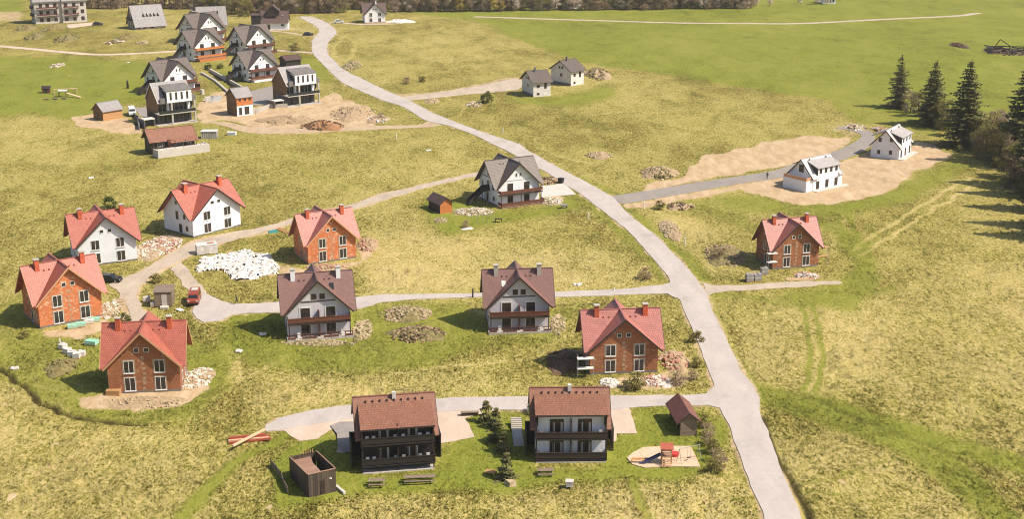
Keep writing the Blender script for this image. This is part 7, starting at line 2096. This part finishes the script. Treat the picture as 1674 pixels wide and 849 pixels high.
# small walls of the walkway between chalets
def wall_line(label, pts, h, w, mat, z0=-.2, name='low_wall'):
    t = thing(name, label, 'wall', at(*pts[0])); o0 = Vector(at(*pts[0]))
    m_ = MB()
    for i in range(len(pts) - 1):
        a_, b_ = G(*pts[i]) - o0, G(*pts[i + 1]) - o0
        m_.beam((a_.x, a_.y, (h + z0) / 2), (b_.x, b_.y, (h + z0) / 2), w, h - z0)
    m_.build('wall', M[mat], t)
wall_line('pale low wall along the upper side of the walkway between the grey chalets', [(343, 116), (365, 128), (397, 146)], .9, .7, 'concrete')
wall_line('pale low wall along the lower side of the walkway between the grey chalets', [(330, 120), (352, 133), (374, 152)], .5, .8, 'concrete')
wall_line('dark retaining wall left of the left modern house', [(214, 184), (225, 196), (228, 212)], 1.2, .4, 'concrete_dark')
wall_line('concrete retaining wall right of the small white and wood house', [(417, 186), (440, 176), (470, 175)], 1.1, .4, 'concrete')
heap('soil_cover', 'grey covered heap between the grey chalets and the building site', 'heap', 350, 162, 3.2, 5, 1.2, ['metal_grey', 'concrete_dark'], 12, .4)
m_ = MB(); m_.box(-.8, .8, -.6, .6, 0, 1.4); m_.box(-.85, .85, -.65, .65, 1.4, 1.5); tag(m_.build('water_tank', M['white_sheet'], loc=at(340, 166), rot=R(20)), 'white cube tank beside the grey covered heap', 'tank')
m_ = MB(); m_.tube((0, 0, 0), (0, 0, 1.6), .7, .65, 12); tag(m_.build('round_tank', M['plaster_grey'], loc=at(331, 158 - 4)), 'pale round tank on the slope right of the chalet behind the left modern house', 'tank')
t = thing('garden_pavilion', 'small dark garden hut with brown roof between the chalets and the modern house', 'hut', at(320, 146 - 1), R(10))
m_ = MB(); m_.box(-1.5, 1.5, -1.2, 1.2, 0, 1.8); m_.build('wall', M['wood_black'], t); m_ = MB(); m_.box(-1.8, 1.8, -1.5, 1.5, 1.8, 1.95); m_.build('roof', M['tile_brown'], t)

# ---- ruined log building at the right edge
t = thing('timber_ruin', 'collapsed dark timber ruin with a standing roof truss right of the dark brush pile', 'ruin', at(1646, 84), R(-14))
rr = random.Random(3)
m_ = MB()
for i in range(90):
    cx_, cy_ = rr.uniform(-7.5, 9), rr.uniform(-9, 9); a_ = rr.gauss(-.35, .4); L_ = rr.uniform(1.5, 4); z_ = max(.1, 1.1 - abs(cx_) * .05) * rr.random()
    d_ = Vector((math.cos(a_), math.sin(a_), rr.uniform(-.1, .1))) * L_
    m_.beam(Vector((cx_, cy_, z_ + .15)) - d_ / 2, Vector((cx_, cy_, z_ + .15)) + d_ / 2, .3, .3, rr.choice((0, 0, 1)))
m_.build('fallen_log', [M['wood_black'], M['wood_grey']], t)
m_ = MB(); m_.beam((-5.2, 3, 0), (-2.6, 3, 4.3), .3, .3); m_.beam((-2.6, 3, 4.3), (1.2, 3, 1.8), .3, .3); m_.beam((-4.2, 3, 1.6), (6.5, 3, 1.6), .3, .35); m_.beam((1.2, 3, 0), (1.2, 3, 1.8), .3, .3); m_.beam((6.5, 3, 0), (6.5, 3, 1.6), .3, .3)
m_.build('truss', M['wood_black'], t)
heap('brush_pile', 'dark brush mound around the foot of the timber ruin', 'brush pile', 1646, 84.5, 8.5, 11, .9, ['soil_dark', 'soil_dark'], 160, .6)

# ---- spring haze over the valley: one closed box of even air around camera and scene
m_ = MB(); m_.box(-1400, 1400, -60, 1700, -2, 82)
m, nt, b = nodes('haze_air')
nt.nodes.remove(b)
pv = nt.nodes.new('ShaderNodeVolumePrincipled'); pv.inputs['Density'].default_value = .00010; pv.inputs['Color'].default_value = (.98, .95, .88, 1); pv.inputs['Anisotropy'].default_value = .2
nt.links.new(pv.outputs[0], nt.nodes['Material Output'].inputs['Volume'])
tag(m_.build('haze', m, uv=False), 'thin warm haze in the air over the whole valley', 'haze', kind='stuff')
scene.cycles.volume_bounces = 0
scene.cycles.volume_step_rate = 4
